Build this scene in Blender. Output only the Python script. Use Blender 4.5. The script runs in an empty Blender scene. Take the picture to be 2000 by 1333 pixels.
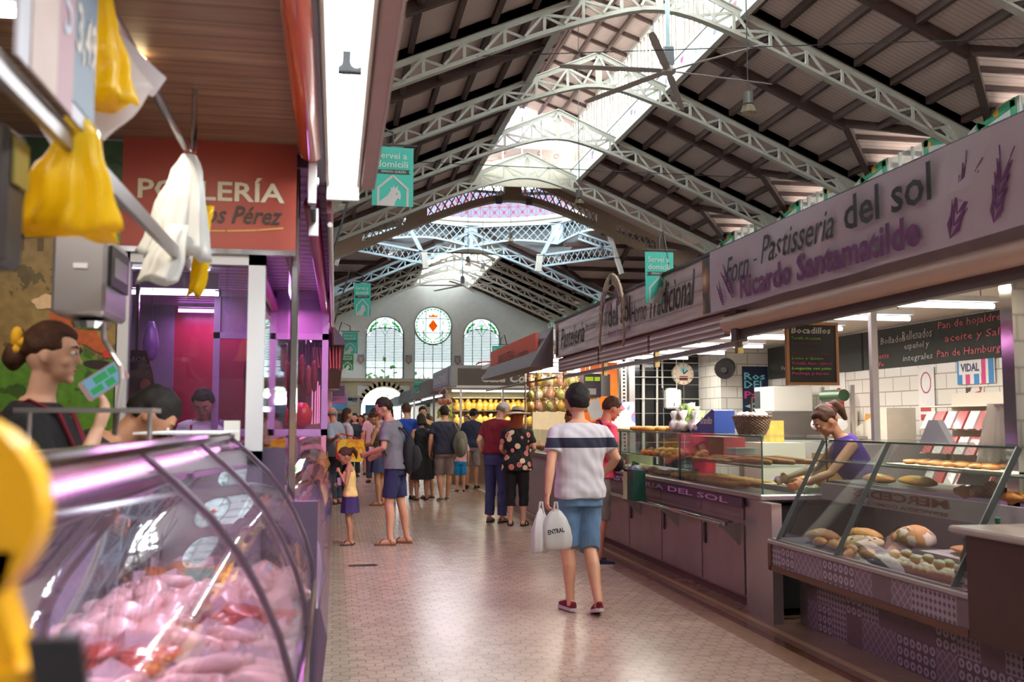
import bpy, math, random
from mathutils import Vector, Matrix, Quaternion, Euler
random.seed(7)
C = bpy.context.scene
COL = C.collection
PI = math.pi

# ---------------------------------------------------------------- camera, world, exposure
cam_d = bpy.data.cameras.new('camera'); cam = bpy.data.objects.new('camera', cam_d); COL.objects.link(cam); C.camera = cam
cam_d.sensor_width = 36; cam_d.lens = 36 * 1900 / 2000.0
cam.location = (0, 0, 1.5)
cam.rotation_euler = (math.radians(90 + 4.679), 0, math.radians(-10.258))
cam_d.clip_start = 0.05; cam_d.clip_end = 400
cam_d.dof.use_dof = True; cam_d.dof.focus_distance = 11.0; cam_d.dof.aperture_fstop = 3.2

W = bpy.data.worlds.new('sky'); C.world = W; W.use_nodes = True
wn = W.node_tree.nodes; wl = W.node_tree.links; wn.clear()
wo = wn.new('ShaderNodeOutputWorld'); wb = wn.new('ShaderNodeBackground'); wb.inputs[0].default_value = (0.93, 0.98, 1.0, 1); wb.inputs[1].default_value = 23.0
wl.new(wb.outputs[0], wo.inputs[0])
C.view_settings.view_transform = 'Standard'; C.view_settings.look = 'None'; C.view_settings.gamma = 1; C.view_settings.exposure = 0.0
C.cycles.max_bounces = 7; C.cycles.diffuse_bounces = 4; C.cycles.glossy_bounces = 4; C.cycles.transmission_bounces = 4; C.cycles.transparent_max_bounces = 16
C.cycles.sample_clamp_indirect = 4.0; C.cycles.use_denoising = True; C.cycles.caustics_reflective = False; C.cycles.caustics_refractive = False
C.cycles.use_light_tree = True

def area(name, loc, sx, sy, power, color, rot=(0, 0, 0), parent=None, spread=180):
    l = bpy.data.lights.new(name, 'AREA'); l.shape = 'RECTANGLE'; l.size = sx; l.size_y = sy; l.energy = power; l.color = color; l.spread = math.radians(spread)
    o = bpy.data.objects.new(name, l); COL.objects.link(o); o.location = loc; o.rotation_euler = rot
    if parent: o.parent = parent; o.location = Vector(loc) - org(parent)
    return o

# ---------------------------------------------------------------- materials
def lin(c):
    return tuple(((v / 255.0) / 12.92 if v / 255.0 <= .04045 else ((v / 255.0 + .055) / 1.055) ** 2.4) for v in c)
MATS = {}
class NT:
    def __init__(s, m):
        s.t = m.node_tree; s.n = s.t.nodes; s.l = s.t.links
        s.b = s.n['Principled BSDF']
    def new(s, k, **kw):
        n = s.n.new(k)
        for a, v in kw.items(): setattr(n, a, v)
        return n
    def link(s, a, b): s.l.new(a, b)
    def math(s, op, a, b=None, c=None):
        n = s.n.new('ShaderNodeMath'); n.operation = op
        for i, v in enumerate((a, b, c)):
            if v is None: continue
            if isinstance(v, (int, float)): n.inputs[i].default_value = v
            else: s.l.new(v, n.inputs[i])
        return n.outputs[0]
    def mix(s, f, a, b):
        n = s.n.new('ShaderNodeMix'); n.data_type = 'RGBA'
        for i, v in ((0, f), (6, a), (7, b)):
            if isinstance(v, (int, float)): n.inputs[i].default_value = v
            elif isinstance(v, tuple): n.inputs[i].default_value = (*v[:3], 1)
            else: s.l.new(v, n.inputs[i])
        return n.outputs[2]
    def noise(s, scale, vec=None, detail=3.0):
        n = s.n.new('ShaderNodeTexNoise'); n.inputs['Scale'].default_value = scale; n.inputs['Detail'].default_value = detail
        if vec is not None: s.l.new(vec, n.inputs['Vector'])
        return n.outputs['Fac']
    def obj(s): return s.n.new('ShaderNodeTexCoord').outputs['Object']
    def xyz(s, v):
        n = s.n.new('ShaderNodeSeparateXYZ'); s.l.new(v, n.inputs[0]); return n.outputs
    def ramp(s, f, stops, interp='LINEAR'):
        n = s.n.new('ShaderNodeValToRGB'); n.color_ramp.interpolation = interp
        e = n.color_ramp.elements
        while len(e) < len(stops): e.new(0.5)
        for i, (p, c) in enumerate(stops): e[i].position = p; e[i].color = (*c, 1)
        s.l.new(f, n.inputs[0]); return n.outputs[0]
    def bump(s, h, strength=.2, dist=.01):
        n = s.n.new('ShaderNodeBump'); n.inputs['Strength'].default_value = strength; n.inputs['Distance'].default_value = dist
        s.l.new(h, n.inputs['Height']); s.l.new(n.outputs[0], s.b.inputs['Normal'])

def M(name, rgb, rough=.6, metal=0.0, var=.12, scale=9.0, bump=0.0, spec=None, emit=None, es=0.0, coat=0.0, trans=0.0, sub=0.0):
    """principled material whose colour is broken up by procedural noise"""
    if name in MATS: return MATS[name]
    m = bpy.data.materials.new(name); m.use_nodes = True; t = NT(m)
    c = lin(rgb); o = t.obj(); n = t.noise(scale, o)
    lo = tuple(max(0, v * (1 - var)) for v in c); hi = tuple(min(1, v * (1 + var)) for v in c)
    t.link(t.mix(n, lo, hi), t.b.inputs['Base Color'])
    t.b.inputs['Roughness'].default_value = rough; t.b.inputs['Metallic'].default_value = metal
    if spec is not None: t.b.inputs['Specular IOR Level'].default_value = spec
    if coat: t.b.inputs['Coat Weight'].default_value = coat
    if trans: t.b.inputs['Transmission Weight'].default_value = trans
    if sub: t.b.inputs['Subsurface Weight'].default_value = sub; t.b.inputs['Subsurface Scale'].default_value = .02
    if bump: t.bump(t.noise(scale * 3, o), bump)
    if emit is not None: t.b.inputs['Emission Color'].default_value = (*lin(emit), 1); t.b.inputs['Emission Strength'].default_value = es
    MATS[name] = m; return m

def CM(name, build, rough=.6, metal=0):
    """custom node material; build(t) returns a colour socket"""
    if name in MATS: return MATS[name]
    m = bpy.data.materials.new(name); m.use_nodes = True; t = NT(m)
    c = build(t)
    if c is not None: t.link(c, t.b.inputs['Base Color'])
    t.b.inputs['Roughness'].default_value = rough; t.b.inputs['Metallic'].default_value = metal
    MATS[name] = m; return m

def glass(name, rgb=(235, 245, 242), alpha=.12, rough=.03, mirror=.0):
    """thin pane: mostly clear, fresnel reflection, faint tint"""
    if name in MATS: return MATS[name]
    m = bpy.data.materials.new(name); m.use_nodes = True; t = NT(m); t.n.remove(t.b)
    out = [n for n in t.n if n.type == 'OUTPUT_MATERIAL'][0]
    tr = t.new('ShaderNodeBsdfTransparent'); tr.inputs[0].default_value = (*lin(rgb), 1)
    gl = t.new('ShaderNodeBsdfGlossy'); gl.inputs['Roughness'].default_value = rough; gl.inputs['Color'].default_value = (1, 1, 1, 1)
    df = t.new('ShaderNodeBsdfDiffuse'); df.inputs[0].default_value = (*lin(rgb), 1)
    fr = t.new('ShaderNodeFresnel'); fr.inputs[0].default_value = 1.42
    nz = t.noise(3.0, t.obj())
    mx = t.new('ShaderNodeMixShader'); mx2 = t.new('ShaderNodeMixShader')
    f = t.math('MINIMUM', t.math('ADD', t.math('MULTIPLY', fr.outputs[0], .42), mirror), 0.95)
    t.link(f, mx.inputs[0]); t.link(tr.outputs[0], mx.inputs[1]); t.link(gl.outputs[0], mx.inputs[2])
    t.link(t.math('MULTIPLY', nz, alpha * 2), mx2.inputs[0]); t.link(mx.outputs[0], mx2.inputs[1]); t.link(df.outputs[0], mx2.inputs[2])
    t.link(mx2.outputs[0], out.inputs[0])
    MATS[name] = m; return m

# ---------------------------------------------------------------- mesh builder
def V(*a): return Vector(a)
ORG = {}
def org(o):
    v = Vector((0, 0, 0))
    while o is not None:
        v = v + ORG.get(o.name, Vector((0, 0, 0))); o = o.parent
    return v
class Fr:
    """local frame: origin, u (right), v (up); w = normal"""
    def __init__(s, o, u, v):
        s.o = Vector(o); s.u = Vector(u).normalized(); s.v = Vector(v).normalized(); s.w = s.u.cross(s.v)
    def p(s, u, v, w=0): return s.o + s.u * u + s.v * v + s.w * w
WF = Fr((0, 0, 0), (1, 0, 0), (0, 1, 0))

class MB:
    def __init__(s): s.v = []; s.f = []
    def add(s, vs, fs):
        b = len(s.v); s.v.extend(Vector(x) for x in vs); s.f.extend([tuple(i + b for i in f) for f in fs]); return s
    def box(s, x0, y0, z0, x1, y1, z1, bev=0.0):
        if x0 > x1: x0, x1 = x1, x0
        if y0 > y1: y0, y1 = y1, y0
        if z0 > z1: z0, z1 = z1, z0
        b = min(bev, (x1 - x0) * .45, (y1 - y0) * .45, (z1 - z0) * .45)
        if b <= 0:
            return s.add([(x0, y0, z0), (x1, y0, z0), (x1, y1, z0), (x0, y1, z0), (x0, y0, z1), (x1, y0, z1), (x1, y1, z1), (x0, y1, z1)],
                         [(0, 3, 2, 1), (4, 5, 6, 7), (0, 1, 5, 4), (1, 2, 6, 5), (2, 3, 7, 6), (3, 0, 4, 7)])
        def ring(a, z):
            return [(x0 + a, y0 + (b if a == 0 else a), z), (x0 + (b if a == 0 else a), y0 + a, z), (x1 - (b if a == 0 else a), y0 + a, z), (x1 - a, y0 + (b if a == 0 else a), z),
                    (x1 - a, y1 - (b if a == 0 else a), z), (x1 - (b if a == 0 else a), y1 - a, z), (x0 + (b if a == 0 else a), y1 - a, z), (x0 + a, y1 - (b if a == 0 else a), z)]
        def r8(ins, z):
            k = b * 1.0
            return [(x0 + ins, y0 + k, z), (x0 + k, y0 + ins, z), (x1 - k, y0 + ins, z), (x1 - ins, y0 + k, z), (x1 - ins, y1 - k, z), (x1 - k, y1 - ins, z), (x0 + k, y1 - ins, z), (x0 + ins, y1 - k, z)]
        rs = [r8(b, z0), r8(0, z0 + b), r8(0, z1 - b), r8(b, z1)]
        return s.rings(rs)
    def rings(s, rs, closed=True, cap=True):
        n = len(rs[0]); vs = [p for r in rs for p in r]; fs = []
        for i in range(len(rs) - 1):
            for j in range(n if closed else n - 1):
                k = (j + 1) % n; fs.append((i * n + j, i * n + k, (i + 1) * n + k, (i + 1) * n + j))
        if cap and closed:
            fs.append(tuple(range(n - 1, -1, -1))); fs.append(tuple(range((len(rs) - 1) * n, len(rs) * n)))
        return s.add(vs, fs)
    def bar(s, p, q, w, h=None, up=(0, 0, 1)):
        """box section bar from p to q; w across, h along up"""
        h = w if h is None else h; p = Vector(p); q = Vector(q); d = (q - p)
        if d.length < 1e-6: return s
        d.normalize(); up = Vector(up)
        if abs(d.dot(up)) > .98: up = Vector((0, 1, 0))
        a = d.cross(up).normalized() * (w / 2); b = a.cross(d).normalized() * (h / 2)
        return s.rings([[p - a - b, p + a - b, p + a + b, p - a + b], [q - a - b, q + a - b, q + a + b, q - a + b]])
    def tube(s, pts, r, n=8, cap=True, sy=1.0, up=(0, 0, 1), dome=False):
        pts = [Vector(p) for p in pts]; m = len(pts)
        rr = list(r) if isinstance(r, (list, tuple)) else [r] * m
        if dome:   # rounded ends
            d0 = (pts[0] - pts[1]).normalized(); d1 = (pts[-1] - pts[-2]).normalized(); a, b = rr[0], rr[-1]; p0, p1 = pts[0].copy(), pts[-1].copy()
            pts = [p0 + d0 * a * .92, p0 + d0 * a * .6] + pts + [p1 + d1 * b * .6, p1 + d1 * b * .92]; rr = [a * .38, a * .8] + rr + [b * .8, b * .38]; m = len(pts)
        rs = []; ref = None
        for i in range(m):
            t = (pts[min(i + 1, m - 1)] - pts[max(i - 1, 0)])
            t = t.normalized() if t.length > 1e-9 else Vector((0, 0, 1))
            if ref is None:
                u = Vector(up)
                if abs(t.dot(u)) > .95: u = Vector((0, 1, 0)) if abs(t.y) < .9 else Vector((1, 0, 0))
                ref = (u - t * t.dot(u)).normalized()
            else:
                ref = (ref - t * t.dot(ref)); ref = ref.normalized() if ref.length > 1e-6 else Vector((1, 0, 0))
            sd = t.cross(ref)
            rs.append([pts[i] + (sd * math.cos(2 * PI * k / n) + ref * math.sin(2 * PI * k / n) * sy) * rr[i] for k in range(n)])
        return s.rings(rs, cap=cap)
    def lathe(s, prof, c=(0, 0, 0), n=16, sx=1, sy=1, cap=True):
        c = Vector(c)
        return s.rings([[c + Vector((r * math.cos(2 * PI * k / n) * sx, r * math.sin(2 * PI * k / n) * sy, z)) for k in range(n)] for r, z in prof], cap=cap)
    def ell(s, c, r, n=12, m=8, rot=None, fn=None):
        """ellipsoid; fn(dir)->radius scale"""
        c = Vector(c); vs = []; fs = []
        for i in range(m + 1):
            th = PI * i / m
            for j in range(n):
                d = Vector((math.sin(th) * math.cos(2 * PI * j / n), math.sin(th) * math.sin(2 * PI * j / n), math.cos(th)))
                k = fn(d) if fn else 1
                p = Vector((d.x * r[0] * k, d.y * r[1] * k, d.z * r[2] * k))
                vs.append(c + (rot @ p if rot else p))
        for i in range(m):
            for j in range(n):
                k = (j + 1) % n; a, b, e, f = i * n + j, i * n + k, (i + 1) * n + k, (i + 1) * n + j
                fs.append((a, f, e, b))
        return s.add(vs, fs)
    def prism(s, F, pts, w0=0, w1=.002):
        n = len(pts)
        vs = [F.p(u, v, w0) for u, v in pts] + [F.p(u, v, w1) for u, v in pts]
        fs = [tuple(range(n - 1, -1, -1)), tuple(range(n, 2 * n))] + [(i, (i + 1) % n, n + (i + 1) % n, n + i) for i in range(n)]
        return s.add(vs, fs)
    def fbox(s, F, u0, v0, w0, u1, v1, w1):
        return s.prism(F, [(u0, v0), (u1, v0), (u1, v1), (u0, v1)], w0, w1)
    def fline(s, F, pts, wd, w0=0, w1=.002, closed=False):
        """flat stroke of width wd through 2D points"""
        P = [Vector(p) for p in pts]; 
        if closed: P = P + [P[0]]
        for a, b in zip(P[:-1], P[1:]):
            d = (b - a); 
            if d.length < 1e-6: continue
            d.normalize(); n = Vector((-d.y, d.x)) * wd / 2; e = d * wd * .3
            s.prism(F, [tuple(a - e - n), tuple(b + e - n), tuple(b + e + n), tuple(a - e + n)], w0, w1)
        return s
    def strip(s, rows):
        """open surface from rows of points"""
        return s.rings(rows, closed=False, cap=False)
    def noise(s, amp, sc, seed=0):
        from mathutils import noise as nz
        for i, p in enumerate(s.v):
            s.v[i] = p + Vector((nz.noise(p * sc + Vector((seed, 0, 0))), nz.noise(p * sc + Vector((0, seed + 9, 0))), nz.noise(p * sc + Vector((5, 0, seed + 3))))) * amp
        return s
    def mesh(s, name, o):
        me = bpy.data.meshes.new(name); me.from_pydata([tuple(p - o) for p in s.v], [], s.f); me.update(); return me
    def build(s, name, mat, parent=None, smooth=False, auto=None, origin=None):
        if not s.v: return None
        if parent is not None: o = org(parent)
        elif origin is not None: o = Vector(origin)
        else:
            xs = [p.x for p in s.v]; ys = [p.y for p in s.v]; o = Vector(((min(xs) + max(xs)) / 2, (min(ys) + max(ys)) / 2, min(p.z for p in s.v)))
        me = s.mesh(name, o)
        if mat: me.materials.append(mat)
        if smooth:
            for p in me.polygons: p.use_smooth = True
        ob = bpy.data.objects.new(name, me); COL.objects.link(ob)
        if parent is not None: ob.parent = parent
        else: ob.location = o; ORG[ob.name] = o
        if auto is not None and smooth:
            try: me.set_sharp_from_angle(angle=math.radians(auto))
            except Exception: pass
        return ob

def tag(o, label, cat, group=None):
    o['label'] = label; o['category'] = cat
    if group: o['group'] = group
    return o
def thing(name, label, cat, loc=(0, 0, 0), group=None):
    o = bpy.data.objects.new(name, None); COL.objects.link(o); o.empty_display_size = .1
    o.location = loc; ORG[o.name] = Vector(loc); return tag(o, label, cat, group)
def struct(o): o['kind'] = 'structure'; return o
def children(o): return [c for c in list(o.children)]
def dup(root, loc=None, rz=None, label=None, group=None, sc=None, rot=None):
    def cp(o, par):
        c = o.copy(); COL.objects.link(c); c.parent = par
        for ch in children(o): cp(ch, c)
        return c
    r = cp(root, root.parent)
    if loc is not None: r.location = loc; ORG[r.name] = Vector(loc)
    if rz is not None: r.rotation_euler = (0, 0, rz)
    if rot is not None: r.rotation_euler = rot
    if sc is not None: r.scale = (sc,) * 3 if isinstance(sc, (int, float)) else sc
    if label: r['label'] = label
    if group: r['group'] = group
    return r

def text(s_, F, u0, v0, w, h, mat, parent, name='lettering', shear=0, bold=0, w0=.002, th=.002, thing_=None, res=2):
    """lettering fitted to a w x h box whose lower-left corner is (u0,v0) in frame F"""
    cu = bpy.data.curves.new('lettering', 'FONT'); cu.body = s_; cu.size = 1; cu.shear = shear; cu.offset = bold; cu.extrude = 0; cu.resolution_u = res; cu.fill_mode = 'FRONT'
    ob = bpy.data.objects.new('lettering', cu); me = bpy.data.meshes.new_from_object(ob)
    if not me.vertices: return None
    xs = [v.co.x for v in me.vertices]; ys = [v.co.y for v in me.vertices]
    x0, x1, y0, y1 = min(xs), max(xs), min(ys), max(ys); kx = w / max(x1 - x0, 1e-6); ky = h / max(y1 - y0, 1e-6)
    o = org(parent) if parent else F.o
    for v in me.vertices:
        v.co = F.p(u0 + (v.co.x - x0) * kx, v0 + (v.co.y - y0) * ky, w0 + th) - o
    bpy.data.objects.remove(ob); bpy.data.curves.remove(cu)
    me.materials.clear(); me.materials.append(mat); me.name = name
    t = bpy.data.objects.new(name, me); COL.objects.link(t)
    if parent: t.parent = parent
    else: t.location = o; ORG[t.name] = Vector(o)
    return t

def remesh(mb, name, mat, parent, vox, smooth=3, folds=0.0, seed=0):
    """one continuous skin over the overlapping volumes in mb"""
    o = org(parent); me = mb.mesh(name, o)
    ob = bpy.data.objects.new(name, me); COL.objects.link(ob)
    m = ob.modifiers.new('r', 'REMESH'); m.mode = 'VOXEL'; m.voxel_size = vox; m.use_smooth_shade = True
    if smooth: sm = ob.modifiers.new('s', 'SMOOTH'); sm.iterations = smooth; sm.factor = .5
    dg = bpy.context.evaluated_depsgraph_get(); me2 = bpy.data.meshes.new_from_object(ob.evaluated_get(dg))
    ob.modifiers.clear(); ob.data = me2; bpy.data.meshes.remove(me); me2.name = name
    for p in me2.polygons: p.use_smooth = True
    me2.materials.clear(); me2.materials.append(mat)
    if folds:   # soft drapery folds pushed along the normals
        import numpy as np
        n = len(me2.vertices); co = np.empty(n * 3); me2.vertices.foreach_get('co', co); nr = np.empty(n * 3); me2.vertices.foreach_get('normal', nr); co = co.reshape(-1, 3); nr = nr.reshape(-1, 3)
        x, y, z = co[:, 0], co[:, 1], co[:, 2]; sd = seed * 1.7
        w = np.sin(26 * x + 9 * np.sin(5 * z + sd) + sd) * np.sin(11 * z + 7 * y + sd * 2) + .7 * np.sin(34 * z + 16 * x * np.sin(4 * z + sd) + 12 * y + sd) * np.sin(9 * x + 3 * sd) + .5 * np.sin(58 * (x + .6 * z) + 6 * np.sin(13 * y + sd))
        co += nr * (w * folds)[:, None]; me2.vertices.foreach_set('co', co.ravel()); me2.update()
    ob.parent = parent; return ob
# ================================================================ THE HALL
RX = 7.4; RZ = 12.2; SL = .44; EAVE = 8.5          # ridge x, ridge height, roof slope
TY = [16.0, 21.3, 26.7, 32.0, 37.5]                # near trusses
TY2 = [53.8, 57.8, 61.8, 65.8]                     # trusses beyond the dome
FARY = 70.0; LANT = 2.1; LB = 11.35

def floor_col(t):
    o = t.obj(); x, y, z = t.xyz(o)
    # small hexagonal tiles
    S = 0.105; sx, sy = S, S * 1.732
    def cell(ox, oy):
        a = t.math('SUBTRACT', t.math('FLOORED_MODULO', t.math('ADD', x, ox), sx), sx / 2)
        b = t.math('SUBTRACT', t.math('FLOORED_MODULO', t.math('ADD', y, oy), sy), sy / 2)
        a = t.math('ABSOLUTE', a); b = t.math('ABSOLUTE', b)
        return t.math('MAXIMUM', a, t.math('ADD', t.math('MULTIPLY', a, .5), t.math('MULTIPLY', b, .866)))
    hx = t.math('MINIMUM', cell(0, 0), cell(sx / 2, sy / 2))
    grout = t.math('GREATER_THAN', hx, S * .47)
    wn_ = t.new('ShaderNodeTexWhiteNoise', noise_dimensions='2D'); sc = t.new('ShaderNodeVectorMath', operation='SNAP'); t.link(o, sc.inputs[0]); sc.inputs[1].default_value = (S, S * .866, 1)
    t.link(sc.outputs[0], wn_.inputs['Vector'])
    base = t.mix(wn_.outputs['Value'], lin((168, 148, 134)), lin((188, 168, 152)))
    base = t.mix(t.noise(.9, o, 5), base, t.mix(.25, base, lin((150, 120, 100))))
    tile = t.mix(t.math('MULTIPLY', grout, .8), base, lin((120, 98, 86)))
    # worn brown border beside the right-hand counters with two darker strips
    def band(a, b): return t.math('MULTIPLY', t.math('GREATER_THAN', x, a), t.math('LESS_THAN', x, b))
    tile = t.mix(t.math('MULTIPLY', band(2.78, 4.0), .8), tile, t.mix(t.noise(5, o), lin((150, 118, 92)), lin((120, 92, 74))))
    tile = t.mix(band(2.95, 3.03), tile, lin((96, 62, 44)))
    tile = t.mix(band(3.1, 3.16), tile, lin((190, 160, 120)))
    t.bump(t.math('SUBTRACT', 1, grout), .25, .002)
    return tile
MFLOOR = CM('floor_tiles', floor_col, .22); MFLOOR.node_tree.nodes['Principled BSDF'].inputs['Specular IOR Level'].default_value = .6
mb = MB(); mb.box(-16, -8, -.2, 34, FARY + .2, 0); struct(mb.build('floor', MFLOOR, origin=(0, 0, 0)))

def deck_col(t):
    x, y, z = t.xyz(t.obj())
    w = t.math('SINE', t.math('MULTIPLY', y, 42)); w2 = t.math('GREATER_THAN', w, .72)
    base = t.mix(t.noise(.7, t.obj(), 4), lin((232, 210, 200)), lin((212, 190, 182)))
    return t.mix(t.math('MULTIPLY', w2, .45), base, lin((140, 118, 108)))
MDECK = CM('ceiling_boards', deck_col, .8)
MBEAM = M('dark_painted_timber', (66, 44, 38), .7, var=.2)
MIRON = M('cream_painted_iron', (206, 202, 190), .55, var=.12, scale=14, bump=.15)
MIRONB = M('pale_blue_painted_iron', (190, 210, 220), .5, var=.06)
MBROWN = M('brown_painted_iron', (128, 108, 90), .6, var=.1)
MPLAST = M('grey_plaster', (210, 211, 209), .85, var=.12, scale=2.5)
MSTONE = M('sand_stone', (170, 158, 136), .85, var=.14, scale=3, bump=.2)
MWHITE = M('white_paint', (225, 224, 218), .5, var=.05)
MDARK = M('dark_lead', (52, 54, 54), .6)
MPANE = glass('clear_window_pane', (250, 255, 255), .10, .08)
MFROST = glass('frosted_window_pane', (136, 142, 142), .03, .2)
def stained(name, rgb): return glass(name, rgb, .03, .3)

# ---- roof decks, purlins and dormers
def roof_z(x): return RZ + .22 - SL * abs(x - RX)
def bay(ya, yb, side, n):
    s = 1 if side == 'right' else -1; ym = (ya + yb) / 2
    X = lambda d: RX + s * d
    d0, d1, dp = LANT, 8.7, 6.2
    th = .06
    deck = MB()
    def pt(d, y, up=0): return (X(d), y, roof_z(X(d)) + up)
    hexa = [(d0, ya), (dp, ya), (dp, yb), (d0, yb)]
    t1 = [(dp, ya), (d1, ya), (dp, ym)]; t2 = [(dp, ym), (d1, yb), (dp, yb)]
    for poly in (hexa, t1, t2):
        vs = [pt(d, y) for d, y in poly] + [pt(d, y, th) for d, y in poly]; k = len(poly)
        deck.add(vs, [tuple(range(k)), tuple(range(2 * k - 1, k - 1, -1))] + [(i, k + i, k + (i + 1) % k, (i + 1) % k) for i in range(k)])
    r = struct(deck.build('ceiling', MDECK, origin=(X(5), ym, 9)))
    b = MB(); nb = 7
    for i in range(1, nb):
        d = d0 + (d1 - d0) * i / nb
        if d < dp:
            b.bar(pt(d, ya, -.09), pt(d, yb, -.09), .13, .19)
        else:
            k = (d - dp) / (d1 - dp); h = (ym - ya) * (1 - k)
            b.bar(pt(d, ya, -.09), pt(d, ya + h, -.09), .13, .19); b.bar(pt(d, yb - h, -.09), pt(d, yb, -.09), .13, .19)
    b.bar(pt(d0 + .12, ya, -.12), pt(d0 + .12, yb, -.12), .2, .26)
    b.bar(pt(d0, ym, -.14), pt(dp, ym, -.14), .16, .26)
    for yy in (ya, yb): b.bar(pt(d0, yy, -.12), pt(d1, yy, -.12), .3, .2)
    rr = b.build('roof_beam', MBEAM, r); 
    # dormer
    zr = roof_z(X(dp)); ze = roof_z(X(d1)); dz = dp + 3.6
    dm = MB()
    P = (X(dp), ym, zr); Q = (X(dz), ym, zr)
    for yy in (ya, yb):
        E = (X(d1), yy, ze); G = (X(dz), yy, ze)
        dm.add([P, Q, G, E, *( (a[0], a[1], a[2] + .05) for a in (P, Q, G, E))], [(0, 1, 2, 3), (7, 6, 5, 4), (0, 4, 5, 1), (1, 5, 6, 2), (2, 6, 7, 3), (3, 7, 4, 0)])
    d = struct(dm.build('ceiling', MDECK, origin=(X(7), ym, 9)))
    bb = MB()
    for yy in (ya, yb):
        bb.bar((X(dp), ym, zr - .08), (X(d1), yy, ze - .08), .18, .2)
        for i in range(1, 5):
            k = i / 5; y_ = ym + (yy - ym) * k; z_ = zr + (ze - zr) * k - .05; xs = dp + (d1 - dp) * k
            bb.bar((X(xs), y_, z_), (X(dz), y_, z_), .09, .12)
    bb.bar(P, Q, .12, .2)
    bb.build('roof_beam', MBEAM, d)
    # gable wall and window under the dormer
    gx = X(8.0); F = Fr((gx, ya, 0), (0, 1, 0), (0, 0, 1)); L = yb - ya; sl_ = (zr - ze) / (L / 2); zs_ = 8.12
    zr_ = lambda u: min(8.97, ze + sl_ * (L / 2 - abs(u - L / 2))); a_, b2 = 1.9, L - 1.9
    w = struct(MB().fbox(F, 0, 6.9, -.06, L, 7.2, .06).fbox(F, 0, 7.2, -.05, .2, 8.15, .05).fbox(F, L - .2, 7.2, -.05, L, 8.15, .05).build('window_%d' % n, MWHITE, origin=(gx, ym, 7)))
    pane = MB(); pane.prism(F, [(.2, 7.2), (L - .2, 7.2), (L - .2, zs_), (b2, zs_), (b2, zr_(b2) - .02), (a_, zr_(a_) - .02), (a_, zs_), (.2, zs_)], 0, .03); pane.build('window_pane', MPANE, w)
    mu = MB()
    for i in range(1, 9): mu.fbox(F, L * i / 9 - .02, 7.2, -.03, L * i / 9 + .02, zs_ + (.85 if a_ < L * i / 9 < b2 else 0), .05)
    mu.fbox(F, 0, zs_ - .04, -.04, L, zs_ + .04, .05); mu.build('window_bar', MWHITE, w)
    Fo_ = Fr((X(dz - .05), ya, 0), (0, 1, 0), (0, 0, 1)); MB().prism(Fo_, [(0, 6.8), (L, 6.8), (L, ze), (L / 2, zr), (0, ze)], -.02, .02).build('window_pane', MPANE, w)
    def tile_col(t):
        o = t.obj(); vo = t.new('ShaderNodeTexVoronoi'); vo.inputs['Scale'].default_value = 3.4; vo.inputs['Randomness'].default_value = .3; t.link(o, vo.inputs['Vector'])
        leaf = t.mix(t.noise(7, o), lin((50, 150, 112)), lin((96, 184, 140)))
        return t.mix(t.math('LESS_THAN', vo.outputs['Distance'], .4), leaf, lin((244, 172, 60)))
    MT = CM('orange_tree_tiles', tile_col, .4)
    for s2 in (0, 1):
        U = (lambda u: u) if s2 == 0 else (lambda u: L - u)
        MB().prism(F, [(U(0), zs_), (U(a_), zs_), (U(a_), zr_(a_)), (U(.85), 8.95), (U(0), ze)], -.04, .04).build('gable_panel', MWHITE, w)
        w0, w1 = (-.06, -.042) if s > 0 else (.042, .06)
        MB().fline(F, [(U(.5), 8.66), (U(1.7), 8.86), (U(1.7), 8.36)], .2, w0, w1).fline(F, [(U(.42), 8.66), (U(.95), 8.4)], .18, w0, w1).build('tile_band', MT, w)
nwin = 20
YS = [10.6] + TY
for a, b_ in zip(YS[:-1], YS[1:]):
    for sd in ('right', 'left'): bay(a, b_, sd, nwin); nwin += 1
for a, b_ in zip(TY2, TY2[1:] + [FARY]):
    for sd in ('right', 'left'): bay(a, b_, sd, nwin); nwin += 1
# roof before the first truss: plain slopes
for s in (1, -1):
    mb = MB(); mb.add([(RX + s * d, y, roof_z(RX + d) + u) for u in (0, .06) for d, y in ((LANT, -8), (8.7, -8), (8.7, 10.6), (LANT, 10.6))], [(0, 1, 2, 3), (7, 6, 5, 4), (0, 4, 5, 1), (1, 5, 6, 2), (2, 6, 7, 3), (3, 7, 4, 0)])
    struct(mb.build('ceiling', MDECK, origin=(RX + s * 5, 2, 9)))
    for y0, y1 in ((-8, 10.6),):
        mb = MB(); mb.box(RX + s * 8.7, y0, 6.8, RX + s * 8.9, y1, 8.9); struct(mb.build('wall_right' if s > 0 else 'wall_left', MPLAST))

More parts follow.
